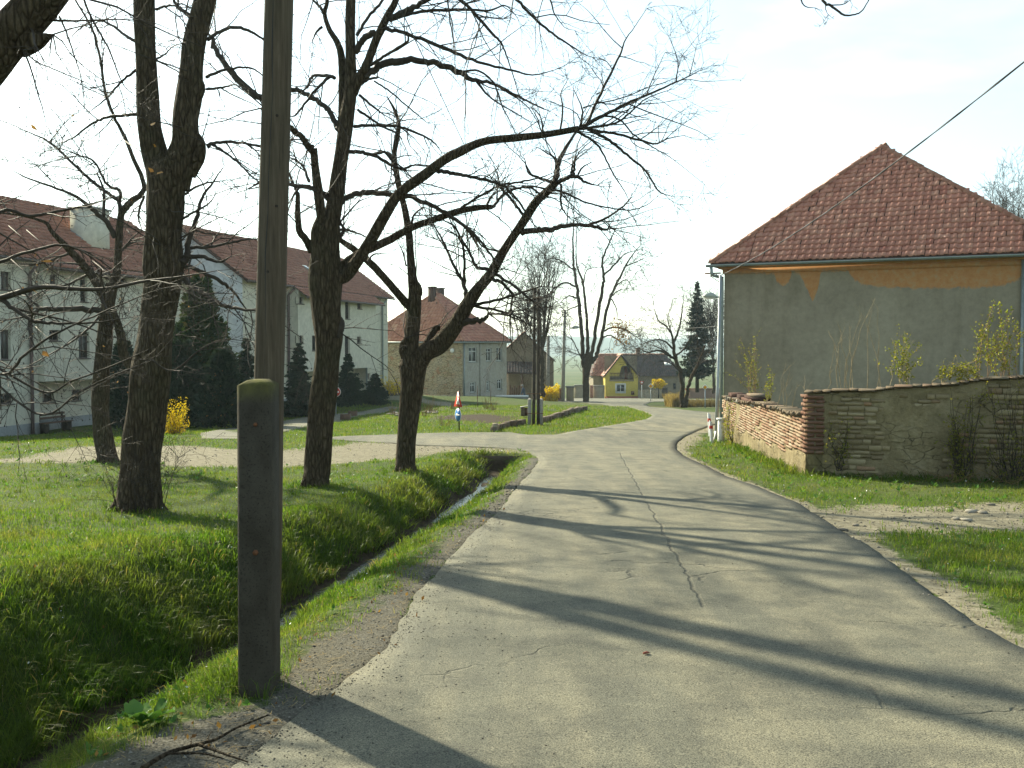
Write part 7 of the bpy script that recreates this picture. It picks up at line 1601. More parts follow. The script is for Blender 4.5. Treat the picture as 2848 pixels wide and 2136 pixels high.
# ---- the person bending by the shed
def person():
    D = 94.0; b = P(1458, 1112, D); g = b.z - .35
    root = thing('person', Vector((b.x, b.y, g)), 'person in blue-grey jacket and dark trousers stooping beside the shed', 'person')
    def skin_mesh(verts, edges, radii, name, mat, par):
        me = bpy.data.meshes.new(name); me.from_pydata(verts, edges, []); o = link(name, me, mat, par); o.modifiers.new('s', 'SKIN'); sv = me.skin_vertices[0].data
        for v, r in zip(sv, radii): v.radius = (r, r)
        sv[0].use_root = True; o.modifiers.new('u', 'SUBSURF').levels = 2; o.modifiers['u'].render_levels = 2; return o
    x, y = b.x, b.y; H = lambda a, c, z: (x + a, y + c, g + z)
    V = [H(0, .0, .92), H(-.02, 0, 1.1), H(-.07, -.03, 1.28), H(-.12, -.05, 1.42), H(-.14, -.06, 1.50), H(-.14, -.20, 1.38), H(-.20, -.30, 1.16), H(-.28, -.36, .95), H(-.31, -.40, .86), H(-.10, .14, 1.38), H(-.14, .22, 1.14), H(-.24, .24, .94), H(-.28, .24, .86),
         H(.0, -.10, .88), H(-.03, -.12, .50), H(.03, -.13, .08), H(-.10, -.15, .03), H(0, .10, .88), H(.04, .12, .50), H(.10, .13, .08), H(-.03, .14, .03)]
    E = [(0, 1), (1, 2), (2, 3), (3, 4), (3, 5), (5, 6), (6, 7), (7, 8), (3, 9), (9, 10), (10, 11), (11, 12), (0, 13), (13, 14), (14, 15), (15, 16), (0, 17), (17, 18), (18, 19), (19, 20)]
    R = [.16, .15, .17, .13, .06, .075, .06, .05, .035, .075, .06, .05, .035, .10, .075, .055, .045, .10, .075, .055, .045]
    body = skin_mesh(V, E, R, 'body', M['jacket'], root); body.data.materials.append(M['trousers'])
    A = Acc(); c = Vector(H(-.20, -.07, 1.63)); bm = bmesh.new(); bmesh.ops.create_icosphere(bm, subdivisions=3, radius=1)
    for v in bm.verts: v.co = Vector((v.co.x * .10 * (1.0 if v.co.z > -.2 else .9), v.co.y * .078, v.co.z * .125)); v.co += Vector((-.025, 0, -.01)) * max(0, -v.co.x * 8) * (1 if abs(v.co.z) < .03 else 0); v.co += c
    me = bpy.data.meshes.new('head'); bm.to_mesh(me); bm.free(); me.shade_smooth(); link('head', me, M['skin'], root)
    bm = bmesh.new(); bmesh.ops.create_icosphere(bm, subdivisions=3, radius=1)
    for v in list(bm.verts):
        if v.co.z < -.1 and v.co.x < .2: bm.verts.remove(v)
    for v in bm.verts: v.co = Vector((v.co.x * .112 + .012, v.co.y * .09, v.co.z * .135 + .012)) + c
    me = bpy.data.meshes.new('hair'); bm.to_mesh(me); bm.free(); me.shade_smooth(); link('hair', me, M['hair'], root)
    for s, (hx, hy) in ((1, (-.31, -.40)), (-1, (-.28, .24))):
        V = [H(hx, hy, .86), H(hx - .015, hy, .79)]; E = [(0, 1)]; R = [.035, .035]
        for k, (dx, dz) in enumerate([(-.03, .11), (-.012, .12), (.008, .115), (.025, .10)]):
            n = len(V); V += [H(hx - .015 + dx * .6, hy + .02 * (k - 1.5), .79 - dz * .5), H(hx - .02 + dx, hy + .022 * (k - 1.5), .79 - dz)]; E += [(1, n), (n, n + 1)]; R += [.010, .008]
        n = len(V); V += [H(hx - .05, hy, .80), H(hx - .075, hy, .765)]; E += [(0, n), (n, n + 1)]; R += [.011, .009]
        skin_mesh(V, E, R, 'hand', M['skin'], root)
    for s, dy in ((1, -.12), (-1, .12)):
        A = Acc(); q = H(.02 if s > 0 else .07, dy, .46); A.tube([H(0, dy * .8, .93), H(.0, dy * .95, .70), q, H(.05 if s > 0 else .11, dy * 1.05, .06)], [.125, .11, .09, .08], 12); A.build('trouser_leg', M['trousers'], root, True)
person()
# ================================================================== vegetation and loose ground cover
def road_clear(x, y):
    """how much grass may grow at a point, 0..1, and how tall"""
    n = x.shape; g = np.ones(n); soft = np.clip(y / 18, .35, 3)
    rd = sdist(ROAD, x, y)
    nz = fnoise(x, y, 1.9, 3) * .5 + fnoise(x, y, 6.0, 1) * .35
    g = np.where(rd > -.02, 0, g)
    for poly, w in ((TRACK, .7), (PATH, .2), (HPATH, .3), (SOILP, .5), (RDIRT, 1.3), (NEARG, .45)):
        d = sdist(poly, x, y); g = np.minimum(g, np.clip(.5 - (d + nz * w * .8) / (w * soft), 0, 1))
    dr = polydist(RIGHT_EDGE, x, y, False); wr = np.interp(y, [4, 9, 14, 22, 30, 40], [.6, .42, .24, .22, 1.0, .6]); g = np.where(x > 1, np.minimum(g, np.clip((dr + nz * .3) / wr - .35, 0, 1)), g)
    dl = polydist(LEFT_EDGE, x, y, False); wl_ = np.interp(y, [4, 9, 14, 22], [.8, .62, .42, .32]); g = np.where((x < 1) & (x > ditch_x(y)), np.minimum(g, np.clip((dl + nz * .55) / wl_ - .18, 0, 1)), g)
    t = np.abs(x - ditch_x(y)); g = np.where((y < 23.3) & (t < .20 + .14 * nz), 0, g)
    return g, rd
FOOT = []
def grass():
    rng = np.random.default_rng(77)
    def blades(x, y, h, w, lean, tint, seg3):
        n = len(x); z = hz(x, y) - .012; a = rng.uniform(0, 2 * math.pi, n); la = rng.uniform(0, 2 * math.pi, n)
        dx, dy = np.cos(a) * w / 2, np.sin(a) * w / 2; lx, ly = np.cos(la) * lean * h, np.sin(la) * lean * h
        b = np.stack([x, y, z], 1); D_ = np.stack([dx, dy, 0 * dx], 1)
        if seg3:
            m = b + np.stack([lx * .35, ly * .35, h * .6], 1); tip = b + np.stack([lx, ly, h * np.maximum(.35, 1 - lean * .45)], 1)
            V = np.stack([b - D_, b + D_, m + D_ * .75, m - D_ * .75, tip], 1); i = np.arange(n)[:, None] * 5
            return V.reshape(-1, 3), i + np.array([[0, 1, 2, 3]]), i + np.array([[3, 2, 4]]), np.repeat(tint, 5)
        tip = b + np.stack([lx, ly, h * np.maximum(.4, 1 - lean * .4)], 1); V = np.stack([b - D_, b + D_, tip], 1); i = np.arange(n)[:, None] * 3
        return V.reshape(-1, 3), None, i + np.array([[0, 1, 2]]), np.repeat(tint, 3)
    def cand(N, y0, y1):
        y = np.exp(rng.uniform(math.log(y0), math.log(y1), N)); hw = .53 * y + 1.2; x = rng.uniform(-1, 1, N) * hw; return x, y
    def tall(x, y):
        t = x - ditch_x(y); wl_ = np.interp(y, [0, 7, 14, 22], [1.9, 1.7, 1.2, .9])
        bank = np.where((y < 23.5) & (t < 0), np.clip(1 - (-t) / (wl_ * 1.05), 0, 1), 0); bank_r = np.where((y < 23.5) & (t > 0) & (t < 1.0), np.clip(1.1 - t / .9, 0, 1) * .35, 0)
        wfr = polydist([WC.xy[:], (WC + W_FR * 6).xy[:]], x, y, False); wsd = polydist([WC.xy[:], (WC + W_SD * 12).xy[:]], x, y, False)
        wall = np.clip(1 - np.minimum(wfr, wsd) / .55, 0, 1) * .8
        pole = np.clip(1 - np.hypot(x + 1.5, y - 5.5) / .5, 0, 1) * .55
        tr = np.zeros(x.shape)
        for bx_, by_ in TREE_BASES: tr = np.maximum(tr, np.clip(1 - np.hypot(x - bx_, y - by_) / .5, 0, 1) * .5)
        return np.maximum.reduce([bank, bank_r, wall, pole, tr])
    def field(N, y0, y1, seg3):
        x, y = cand(N, y0, y1); g, rd = road_clear(x, y)
        dry = .5 + .5 * fnoise(x, y, .9, 6); fine = .5 + .5 * fnoise(x, y, 4.3, 2); patch = np.where((x > 2.5) & (y < 17), np.clip(.75 + .9 * fnoise(x, y, 1.4, 11), .12, 1), np.clip(.9 + .5 * fnoise(x, y, .8, 12), .45, 1)); keep = rng.uniform(0, 1, N) < np.maximum(g * patch * (.62 + .38 * fine), np.where((rd < -.03) & (x > -30), .05 * (fnoise(x, y, 2.7, 8) > .35), 0))
        behind = ((x - WC.x) * N_FR.x + (y - WC.y) * N_FR.y < .02) & ((x - WC.x) * N_SD.x + (y - WC.y) * N_SD.y < .02); keep &= ~behind
        bld = ((x - RL_OL.x) * RL_N.x + (y - RL_OL.y) * RL_N.y < .1) | (((x - RL_OR.x) * RL_N.x + (y - RL_OR.y) * RL_N.y < .9) & (y > 58)); keep &= ~bld
        x, y, fine, dry = x[keep], y[keep], fine[keep], dry[keep]; n = len(x); T = tall(x, y)
        verge = (x > 1.5)
        h = (.045 + .04 * fine + np.where(verge, .02 * fine, 0) + T * rng.uniform(.04, .20, n)) * rng.uniform(.6, 1.25, n) * np.clip(y / 22, 1, 1.7); w = (.0042 + .0035 * T) * np.clip(y / 6.5, .75, 9)
        lean = rng.uniform(.1, .8, n) + T * .45; tint = np.clip(rng.normal(.44, .22, n) + .16 * (fine - .5) + np.where(rng.uniform(0, 1, n) < .06 + .10 * dry * (T > .25), .5, 0) - .32 * T, 0, 1)  # tall blades tinted darker: shade on the bank put into their colour
        return blades(x, y, h, w, lean, tint, seg3)
    def tufts(N, per, y0, y1):
        x, y = cand(N, y0, y1); T = tall(x, y); g, rd = road_clear(x, y); keep = (rng.uniform(0, 1, N) < T * .9 + .035) & (g > .3)
        behind = ((x - WC.x) * N_FR.x + (y - WC.y) * N_FR.y < .05) & ((x - WC.x) * N_SD.x + (y - WC.y) * N_SD.y < .05); keep &= ~behind
        x, y, T = x[keep], y[keep], T[keep]
        n = len(x); c = np.repeat(np.arange(n), per); r = np.abs(rng.normal(0, .035, n * per)) * np.clip(y[c] / 8, 1, 2); a = rng.uniform(0, 6.28, n * per)
        xx, yy = x[c] + r * np.cos(a), y[c] + r * np.sin(a); h = rng.uniform(.10, .26, n)[c] * rng.uniform(.5, 1.2, n * per) * (.55 + .6 * T[c]); tint = np.clip(rng.normal(.30, .16, n)[c] + rng.normal(0, .14, n * per) + np.where(rng.uniform(0, 1, n * per) < .09, .5, 0), 0, 1)
        return blades(xx, yy, h, .0048 * np.clip(yy / 6.5, .8, 5), rng.uniform(.3, 1.35, n * per), tint, True)
    def mk(name, parts):
        A = Acc()
        for V, Q, T, t in parts: A.add(V, Q, T, t)
        o = A.build(name, M['grass'], None, False, 'stuff'); return o
    o = mk('lawn_grass', [field(330000, 3.2, 13, True), field(430000, 13, 70, False)]); o['label'] = 'short green grass on the lawn and road verges'; o['category'] = 'grass'; o['kind'] = 'stuff'
    o = mk('bank_grass', [tufts(60000, 13, 3.2, 26)]); o['label'] = 'long ragged grass tufts on the ditch banks and along the wall'; o['category'] = 'grass'; o['kind'] = 'stuff'
grass()

def leaves(A, rng, c, size, n=None, flat=0.0):
    c = np.asarray(c, float); n = len(c); a = rng.normal(size=(n, 3)); a /= np.linalg.norm(a, axis=1)[:, None]; b = np.cross(a, rng.normal(size=(n, 3))); b /= np.linalg.norm(b, axis=1)[:, None] + 1e-9
    s = np.broadcast_to(np.asarray(size, float), (n,))[:, None] * rng.uniform(.6, 1.3, (n, 1)); V = np.stack([c, c + a * s * .5 + b * s * .3, c + a * s, c + a * s * .5 - b * s * .3], 1).reshape(-1, 3); i = np.arange(n)[:, None] * 4
    A.add(V, i + np.array([[0, 1, 2, 3]]), None, np.repeat(rng.uniform(0, 1, n), 4))

def forsythia(u, v, vt, wpx, D, label, seed, dens=1.0, size=.05, bare=.12):
    rng = np.random.default_rng(seed); b = P(u, v, D); H = (v - vt) * D / F; W = wpx * D / F; root = thing('forsythia_bush', b, label, 'bush', 'yellow forsythia bushes'); A = Acc(); B = Acc()
    n = int(60 * dens); d = rng.normal(size=(n, 3)) * np.array([.38, .32, .1]); d[:, 2] = 1; d /= np.linalg.norm(d, axis=1)[:, None]; L = H * rng.uniform(.45, 1.15, n); pos = np.array(b) + np.column_stack([rng.normal(0, W * .22, n), rng.normal(0, W * .18, n), np.full(n, -.1)])
    pts = np.empty((n, 7, 3)); pts[:, 0] = pos
    for k in range(1, 7):
        d = d + rng.normal(0, .09, (n, 3)); d[:, 2] -= .015 * k; d /= np.linalg.norm(d, axis=1)[:, None]; pts[:, k] = pts[:, k - 1] + d * (L / 6)[:, None]
    over = np.abs(pts[:, :, 0] - b.x) > W * .5; pts[:, :, 0] = np.where(over, b.x + np.sign(pts[:, :, 0] - b.x) * (W * .5 + (np.abs(pts[:, :, 0] - b.x) - W * .5) * .3), pts[:, :, 0])
    A.twigs(pts, np.broadcast_to(np.linspace(.009, .003, 7), (n, 7)).copy() * max(1, D / 40), 3)
    p, t, r = sample_lines(rng, pts, np.ones((n, 7)), int(70 * dens), bare); p = p + rng.normal(0, .03 * max(1, D / 50), p.shape); leaves(B, rng, p, size)
    A.build('stems', M['twig'], root); B.build('flowers', M['flower'], root, kind='stuff')
forsythia(484, 1205, 1098, 46, 33, 'yellow forsythia bush beside the thick linden trunk', 81, .8, .05)
forsythia(1092, 1102, 1042, 62, 78, 'dull yellow forsythia bush against the stone side wall', 82, .7, .08, .3)
forsythia(1528, 1116, 1064, 42, 96, 'yellow forsythia bush behind the twin poles by the red gate', 83, 1.0, .15)
def round_forsythia():
    D = 143.0; rng = np.random.default_rng(84); c = P(1831, 1067, D); root = thing('forsythia_bush', P(1831, 1090, D), 'round-headed yellow forsythia above the rubble wall', 'bush', 'yellow forsythia bushes'); A = Acc(); A.tube([P(1831, 1108, D), P(1832, 1090, D), c], [.1, .08, .05], 6)
    n = 2600; d = rng.normal(size=(n, 3)); d /= np.linalg.norm(d, axis=1)[:, None]; r = rng.uniform(.3, 1, n) ** .5 * (1 + .15 * np.sin(d[:, 0] * 7) + .12 * np.sin(d[:, 2] * 9 + 2)); p = np.array(c) + d * r[:, None] * np.array([1.02, .9, .68]); B = Acc(); leaves(B, rng, p, .16); B.build('flowers', M['flower'], root, kind='stuff')
    k = 40; pp = np.repeat(np.array(c)[None], k, 0); q, rr = grow(rng, pp, np.tile(np.array([[0, 0, 1.]]), (k, 1)), rng.uniform(.6, 1.1, k), np.full(k, .02), 4, .2, 1.6); A.twigs(q, rr, 3); A.build('stems', M['twig'], root)
round_forsythia()

def spruce(u, vb, vt, wpx, D, label, seed, mat='needle', bare=0.0, whorls=22, group=None, droop=.35, dense=1.0):
    rng = np.random.default_rng(seed); b = P(u, vb, D); top = P(u, vt, D); H = (top - b).length; W = wpx * D / F / 2; root = thing('spruce_tree', b, label, 'tree', group)
    A = Acc(); A.tube([b - Z * .3, b.lerp(top, .5), top], [max(.05, H * .018), H * .010, .01], 10); A.build('trunk', M['bark'], root, True)
    B = Acc(); C = Acc(); f = bare
    step = (1 - bare) / whorls
    nb = int(whorls * 9 * dense); ff = np.sort(rng.uniform(0, 1, nb) ** 1.15)
    for g0 in ff:
        f = bare + (1 - bare) * g0; g = 1 - g0; z = b.z + H * f; a = rng.uniform(0, 6.28); L = (W * g ** .85 * (1 + .13 * math.sin(a * 3 + g0 * 17)) * rng.uniform(.40, 1.2)) + .04
        o = Vector((b.x + (top.x - b.x) * f, b.y, z)); d = Vector((math.cos(a), math.sin(a), 0)); pts = []
        for s in np.linspace(0, 1, 5): pts.append(o + d * (L * s) + Z * (-droop * L * s * (1 - .6 * s) + .08 * L * s * s + (.35 * L * s if g < .15 else 0)))
        C.tube(pts, np.linspace(.010 + .012 * g, .004, 5) * max(1, D / 60), 3, False)
        ns = max(8, int(13 * dense + 22 * L * dense / max(1, D / 55))); tt = rng.uniform(.05, 1.0, ns) ** .8
        for s in tt:
            i = min(int(s * 4), 3); p = pts[i].lerp(pts[i + 1], s * 4 - i); side = Vector((-d.y, d.x, 0)) * rng.choice([-1, 1]); l = (.09 + .22 * (1 - s) * L + .07 * W * g) * rng.uniform(.6, 1.3) + .05 * max(1, D / 60)
            q = (side * rng.uniform(.2, 1) + d * rng.uniform(.1, .9) - Z * rng.uniform(-.1, 1.0)).normalized() * l; w = (d * rng.uniform(-.3, 1) + Z * rng.uniform(-.8, .8)).normalized() * l * .36
            B.quad(p - w * .5, p + q * .5 - w * .55, p + q, p + q * .5 + w * .55, rng.uniform(0, 1))
    C.build('branches', M['twig'], root, kind='stuff'); B.build('needles', M[mat], root, kind='stuff')
spruce(1939, 1083, 782, 104, 104, 'tall dark spruce with shaggy drooping branches beside the lamp pole', 91, 'needle_blue', .16, 28, 'spruce trees', .45, 1.5)
spruce(831, 1152, 955, 122, 52, 'dark young spruce in front of the apartment block, between pole and middle linden', 92, 'needle', .0, 20, 'spruce trees', .15, 1.5)
spruce(684, 1165, 940, 110, 47, 'dark young spruce left of the utility pole near the white gable', 93, 'needle', .0, 20, 'spruce trees', .15, 1.5)
spruce(968, 1118, 985, 96, 60, 'dark young spruce just right of the middle linden trunk', 94, 'needle', .0, 18, 'spruce trees', .15, 1.5)
spruce(1043, 1118, 1038, 84, 66, 'small dark spruce at the right corner of the apartment block', 95, 'needle', .0, 15, 'spruce trees', .15, 1.5)
def thuja(u, vb, vt, wpx, D, label, seed, mat, name='thuja_tree', n=9000, brown=0.0):
    rng = np.random.default_rng(seed); b = P(u, vb, D); H = (vb - vt) * D / F; W = wpx * D / F / 2; root = thing(name, b, label, 'tree', 'dark evergreens'); A = Acc()
    for k in range(5): a = rng.uniform(0, 6.28); A.tube([b - Z * .3, b + Vector((math.cos(a) * W * .15, math.sin(a) * W * .15, H * .4)), b + Vector((math.cos(a) * W * .25, math.sin(a) * W * .25, H * .85))], [.09, .06, .02], 6)
    A.build('trunk', M['bark'], root, True)
    f = rng.uniform(0, 1, n) ** .8; th = rng.uniform(0, 6.28, n); prof = np.sin(np.clip((1 - f) * 1.5 + .12, 0, 1.57)) ** .8; lump = 1 + .18 * np.sin(th * 4 + f * 9 + seed) + .14 * np.sin(th * 7 - f * 15) + .12 * np.sin(f * 31 + th * 2); r = W * prof * lump * rng.uniform(.35, 1.0, n) ** .45
    p = np.column_stack([b.x + r * np.cos(th), b.y + r * np.sin(th), b.z + H * f * (1 + .03 * np.sin(th * 3))]); d = np.column_stack([np.cos(th) * .6, np.sin(th) * .6, rng.uniform(.1, 1.0, n)]) + rng.normal(0, .25, (n, 3)); d /= np.linalg.norm(d, axis=1)[:, None]; s = rng.normal(size=(n, 3)); s = np.cross(d, s); s /= np.linalg.norm(s, axis=1)[:, None]
    L = rng.uniform(.12, .30, n)[:, None]; V = np.stack([p, p + d * L * .5 + s * L * .22, p + d * L, p + d * L * .5 - s * L * .22], 1).reshape(-1, 3); i = np.arange(n)[:, None] * 4; B = Acc(); B.add(V, i + np.array([[0, 1, 2, 3]]), None, np.repeat(rng.uniform(0, 1, n), 4)); B.build('foliage', M[mat], root, kind='stuff')
    if brown:
        C = Acc(); q = p[rng.choice(n, int(n * brown))]; leaves(C, rng, q + rng.normal(0, .05, q.shape), .12); C.build('dead_foliage', M['dry_leaf'], root, kind='stuff')
thuja(560, 1178, 785, 165, 42, 'tall green thuja against the apartment block between linden trunk and pole', 96, 'thuja', n=16000)
thuja(505, 1185, 960, 130, 40, 'dark bushy yew behind the yellow forsythia', 97, 'needle', 'yew_tree', 14000)
thuja(620, 1188, 985, 120, 39, 'dark yew with rusty brown patches left of the concrete stub', 98, 'needle', 'yew_tree', 12000, .035)
thuja(345, 1190, 960, 75, 41, 'dark narrow yew visible between the two left linden trunks', 99, 'needle', 'yew_tree', 9000)

def wall_shrub(u, v, D, stems, label, seed, leafy, spread=.25, name='shrub', r0=.008, leaf=.042):
    """stems: list of (u_top, v_top)"""
    rng = np.random.default_rng(seed); b = P(u, v, D); root = thing(name, b, label, 'shrub', 'young shrubs along the wall'); A = Acc(); B = Acc(); pts = []
    for (ut, vt) in stems:
        q = P(ut, vt, D + rng.uniform(-.3, .3)); o = b + Vector((rng.normal(0, spread * .3) + ((q.x - b.x) * .8 if not leafy else 0), rng.normal(0, .08), 0)); c = [o + (q - o) * s + Vector((rng.normal(0, .02), rng.normal(0, .02), 0)) + Vector(((q.x - o.x) * -.25 * math.sin(s * 3.1), 0, 0)) for s in np.linspace(0, 1, 7)]; pts.append([tuple(x) for x in c])
    pts = np.array(pts); n = len(pts); A.twigs(pts, np.broadcast_to(np.linspace(r0, .003, 7), (n, 7)).copy(), 4)
    a, t, r = sample_lines(rng, pts, np.ones((n, 7)), 5, .25); q, rr = grow(rng, a, t, rng.uniform(.08, .35, len(a)), np.full(len(a), .0032), 4, .3, .7, 0, .2, .12); A.twigs(q, np.maximum(rr, .0018), 3); A.build('stems', M['opuka' if leafy < 2 else 'twig'], root)
    if leafy:
        p, _, _ = sample_lines(rng, pts, np.ones((n, 7)), int(40 * leafy), .2); p2, _, _ = sample_lines(rng, q, rr, int(4 * leafy) + 1, .2); p = np.vstack([p, p2]); leaves(B, rng, p + rng.normal(0, .02, p.shape), leaf); B.build('leaves', M['leaf_spring'], root, kind='stuff')
wall_shrub(2100, 1110, 26.5, [(2062, 935), (2085, 965), (2040, 1000), (2094, 930), (2025, 1040), (2103, 940), (2110, 985), (2070, 990), (2048, 960), (2088, 1010)], 'leafy shrub rising behind the low brick wall near the lamp pole', 101, 1.0)
wall_shrub(2135, 1130, 22.4, [(2140, 1025), (2152, 1040), (2128, 1060), (2145, 1060)], 'small leafy sprig standing right of the sooty pillar', 102, .8, .1)
wall_shrub(2185, 1150, 20.5, [(2182, 1010), (2192, 1015), (2215, 1060), (2240, 1045), (2178, 1050)], 'bare sapling stems behind the side wall near the corner pier', 103, 0, .2)
wall_shrub(2340, 1085, 18.6, [(2308, 920), (2330, 900), (2345, 910), (2362, 905), (2378, 845), (2395, 870), (2435, 830), (2436, 860), (2420, 880), (2318, 960)], 'group of tall bare whips rising behind the wall', 104, 0, .7)
wall_shrub(2510, 1072, 17.8, [(2515, 922), (2508, 930), (2542, 945), (2490, 975), (2558, 960), (2465, 1020), (2500, 960), (2560, 1000), (2520, 950)], 'leafy shrub standing above the middle of the wall', 105, 1.3, .35)
wall_shrub(2775, 1060, 17.0, [(2725, 905), (2750, 880), (2770, 838), (2785, 842), (2800, 870), (2820, 860), (2840, 930), (2735, 950), (2710, 960), (2760, 930), (2790, 930), (2830, 900), (2745, 900)], 'tall leafy shrub above the right end of the wall', 106, 1.6, .5)
wall_shrub(2690, 1068, 17.2, [(2632, 1018), (2655, 1025), (2675, 1020), (2695, 1015), (2715, 1000), (2665, 1030), (2640, 1035), (2700, 1025)], 'low leafy growth along the wall top left of the tall shrub', 107, 1.6, .8)
def climber(u0, u1, vt, vb, label, seed, n, leafy):
    rng = np.random.default_rng(seed); b = P((u0 + u1) / 2, vb, 16.7); root = thing('climbing_shrub', b, label, 'shrub', 'young shrubs along the wall'); A = Acc(); B = Acc(); pts = []
    for k in range(n):
        u = rng.uniform(u0, u1); t_ = rng.uniform(vt, vt + (vb - vt) * .75); c = []
        for s in np.linspace(0, 1, 7):
            uu = (u0 + u1) / 2 + (u - (u0 + u1) / 2) * (s ** .7) + rng.normal(0, 5); vv = vb + (t_ - vb) * s; p = on_plane(uu, vv, WC + N_FR * rng.uniform(.06, .28), N_FR); c.append(tuple(p))
        pts.append(c)
    pts = np.array(pts); A.twigs(pts, np.broadcast_to(np.linspace(.008, .0025, 7), (n, 7)).copy(), 4); a, t, r = sample_lines(rng, pts, np.ones((n, 7)), 8, .1); q, rr = grow(rng, a, t, rng.uniform(.08, .35, len(a)), np.full(len(a), .003), 4, .3, 1.2); q[:, :, 1] -= .03; A.twigs(q, np.maximum(rr, .0016), 3); A.build('stems', M['twig'], root)
    p, _, _ = sample_lines(rng, q, rr, leafy, .1); p2, _, _ = sample_lines(rng, pts, np.ones((n, 7)), leafy * 4, .2); p = np.vstack([p, p2]); leaves(B, rng, p + rng.normal(0, .03, p.shape), .045); B.build('leaves', M['leaf_spring'], root, kind='stuff')
climber(2630, 2730, 1070, 1360, 'straggly climbing shrub with yellowish leaves on the wall face', 111, 26, 3); climber(2735, 2900, 1060, 1370, 'twiggy climbing shrub at the right end of the wall face', 112, 26, 2); climber(2300, 2365, 1150, 1310, 'small leafy creeper on the wall beside the brick pier', 113, 9, 2)
def side_climber():
    rng = np.random.default_rng(114); o = WC + W_SD * 8.2 + N_SD * .12; b = Vector((o.x, o.y, hzs(o.x - .15, o.y))); root = thing('climbing_shrub', b, 'leafy creeper on the sunlit brick side near the white post', 'shrub', 'young shrubs along the wall'); pts = []
    for k in range(14):
        ds = rng.uniform(-.6, 2.2); h = rng.uniform(.5, 1.15); pts.append([tuple(b + W_SD * (ds * s) + N_SD * (.05 + .12 * math.sin(s * 3)) + Z * (h * s)) for s in np.linspace(0, 1, 7)])
    pts = np.array(pts); A = Acc(); A.twigs(pts, np.broadcast_to(np.linspace(.007, .003, 7), (14, 7)).copy(), 4); A.build('stems', M['twig'], root); p, _, _ = sample_lines(rng, pts, np.ones((14, 7)), 40, .15); B = Acc(); leaves(B, rng, p + rng.normal(0, .05, p.shape), .045); B.build('leaves', M['leaf_spring'], root, kind='stuff')
side_climber()
def dead_stalks():
    rng = np.random.default_rng(115); A = Acc(); pts = []
    for k in range(34):
        u = rng.uniform(2560, 2860); b = on_plane(u, 1375 + rng.uniform(-12, 18), WC + N_FR * rng.uniform(.15, .7), N_FR); b.z = hzs(b.x, b.y); d = Vector((rng.normal(0, .9), rng.normal(-.2, .3), rng.uniform(.15, .8))); L = rng.uniform(.2, .6); pts.append([tuple(b + d * L * s + Vector(rng.normal(0, .012, 3))) for s in np.linspace(0, 1, 5)])
    pts = np.array(pts); A.twigs(pts, np.broadcast_to(np.linspace(.006, .002, 5), (34, 5)).copy(), 4); o = A.build('dead_stalks', M['reed'], None, kind='stuff'); o['label'] = 'dry fallen stalks at the foot of the wall'; o['category'] = 'stalks'; o['kind'] = 'stuff'
dead_stalks()
def reeds(name, u0, u1, vb, vt, D, depth, n, label, seed):
    rng = np.random.default_rng(seed); a = P(u0, vb, D); c = P(u1, vb, D); H = (vb - vt) * D / F; x = rng.uniform(a.x, c.x, n); y = D + rng.uniform(-depth, depth, n); z = a.z + (rng.uniform(-.02, .02, n)) - (y - D) * .045; h = H * rng.uniform(.55, 1.05, n); w = .02 * D / 60; th = rng.uniform(0, 3.14, n); lx = rng.normal(0, .16, n) * h
    D_ = np.column_stack([np.cos(th) * w, np.sin(th) * w, 0 * x]); b = np.column_stack([x, y, z - .1]); m = b + np.column_stack([lx * .4, 0 * x, h * .6]); t = b + np.column_stack([lx, rng.normal(0, .1, n) * h, h]); V = np.stack([b - D_, b + D_, m + D_ * .8, m - D_ * .8, t], 1).reshape(-1, 3); i = np.arange(n)[:, None] * 5
    A = Acc(); A.add(V, i + np.array([[0, 1, 2, 3]]), i + np.array([[3, 2, 4]]), np.repeat(rng.uniform(0, 1, n), 5)); p = t[rng.choice(n, n // 8)]; 
    for k in range(3): leaves(A, rng, p - np.array([0, 0, .07 * k]), .10)
    o = A.build(name, M['reed'], None, kind='stuff'); o['label'] = label; o['category'] = 'reeds'; o['kind'] = 'stuff'
reeds('reed_bed', 1860, 1896, 1136, 1090, 76, 1.6, 2200, 'tall tan reeds left of the two-stemmed tree', 121); reeds('reed_bed', 1908, 2000, 1138, 1106, 77, 1.6, 2600, 'lower tan reeds right of the two-stemmed tree', 122)

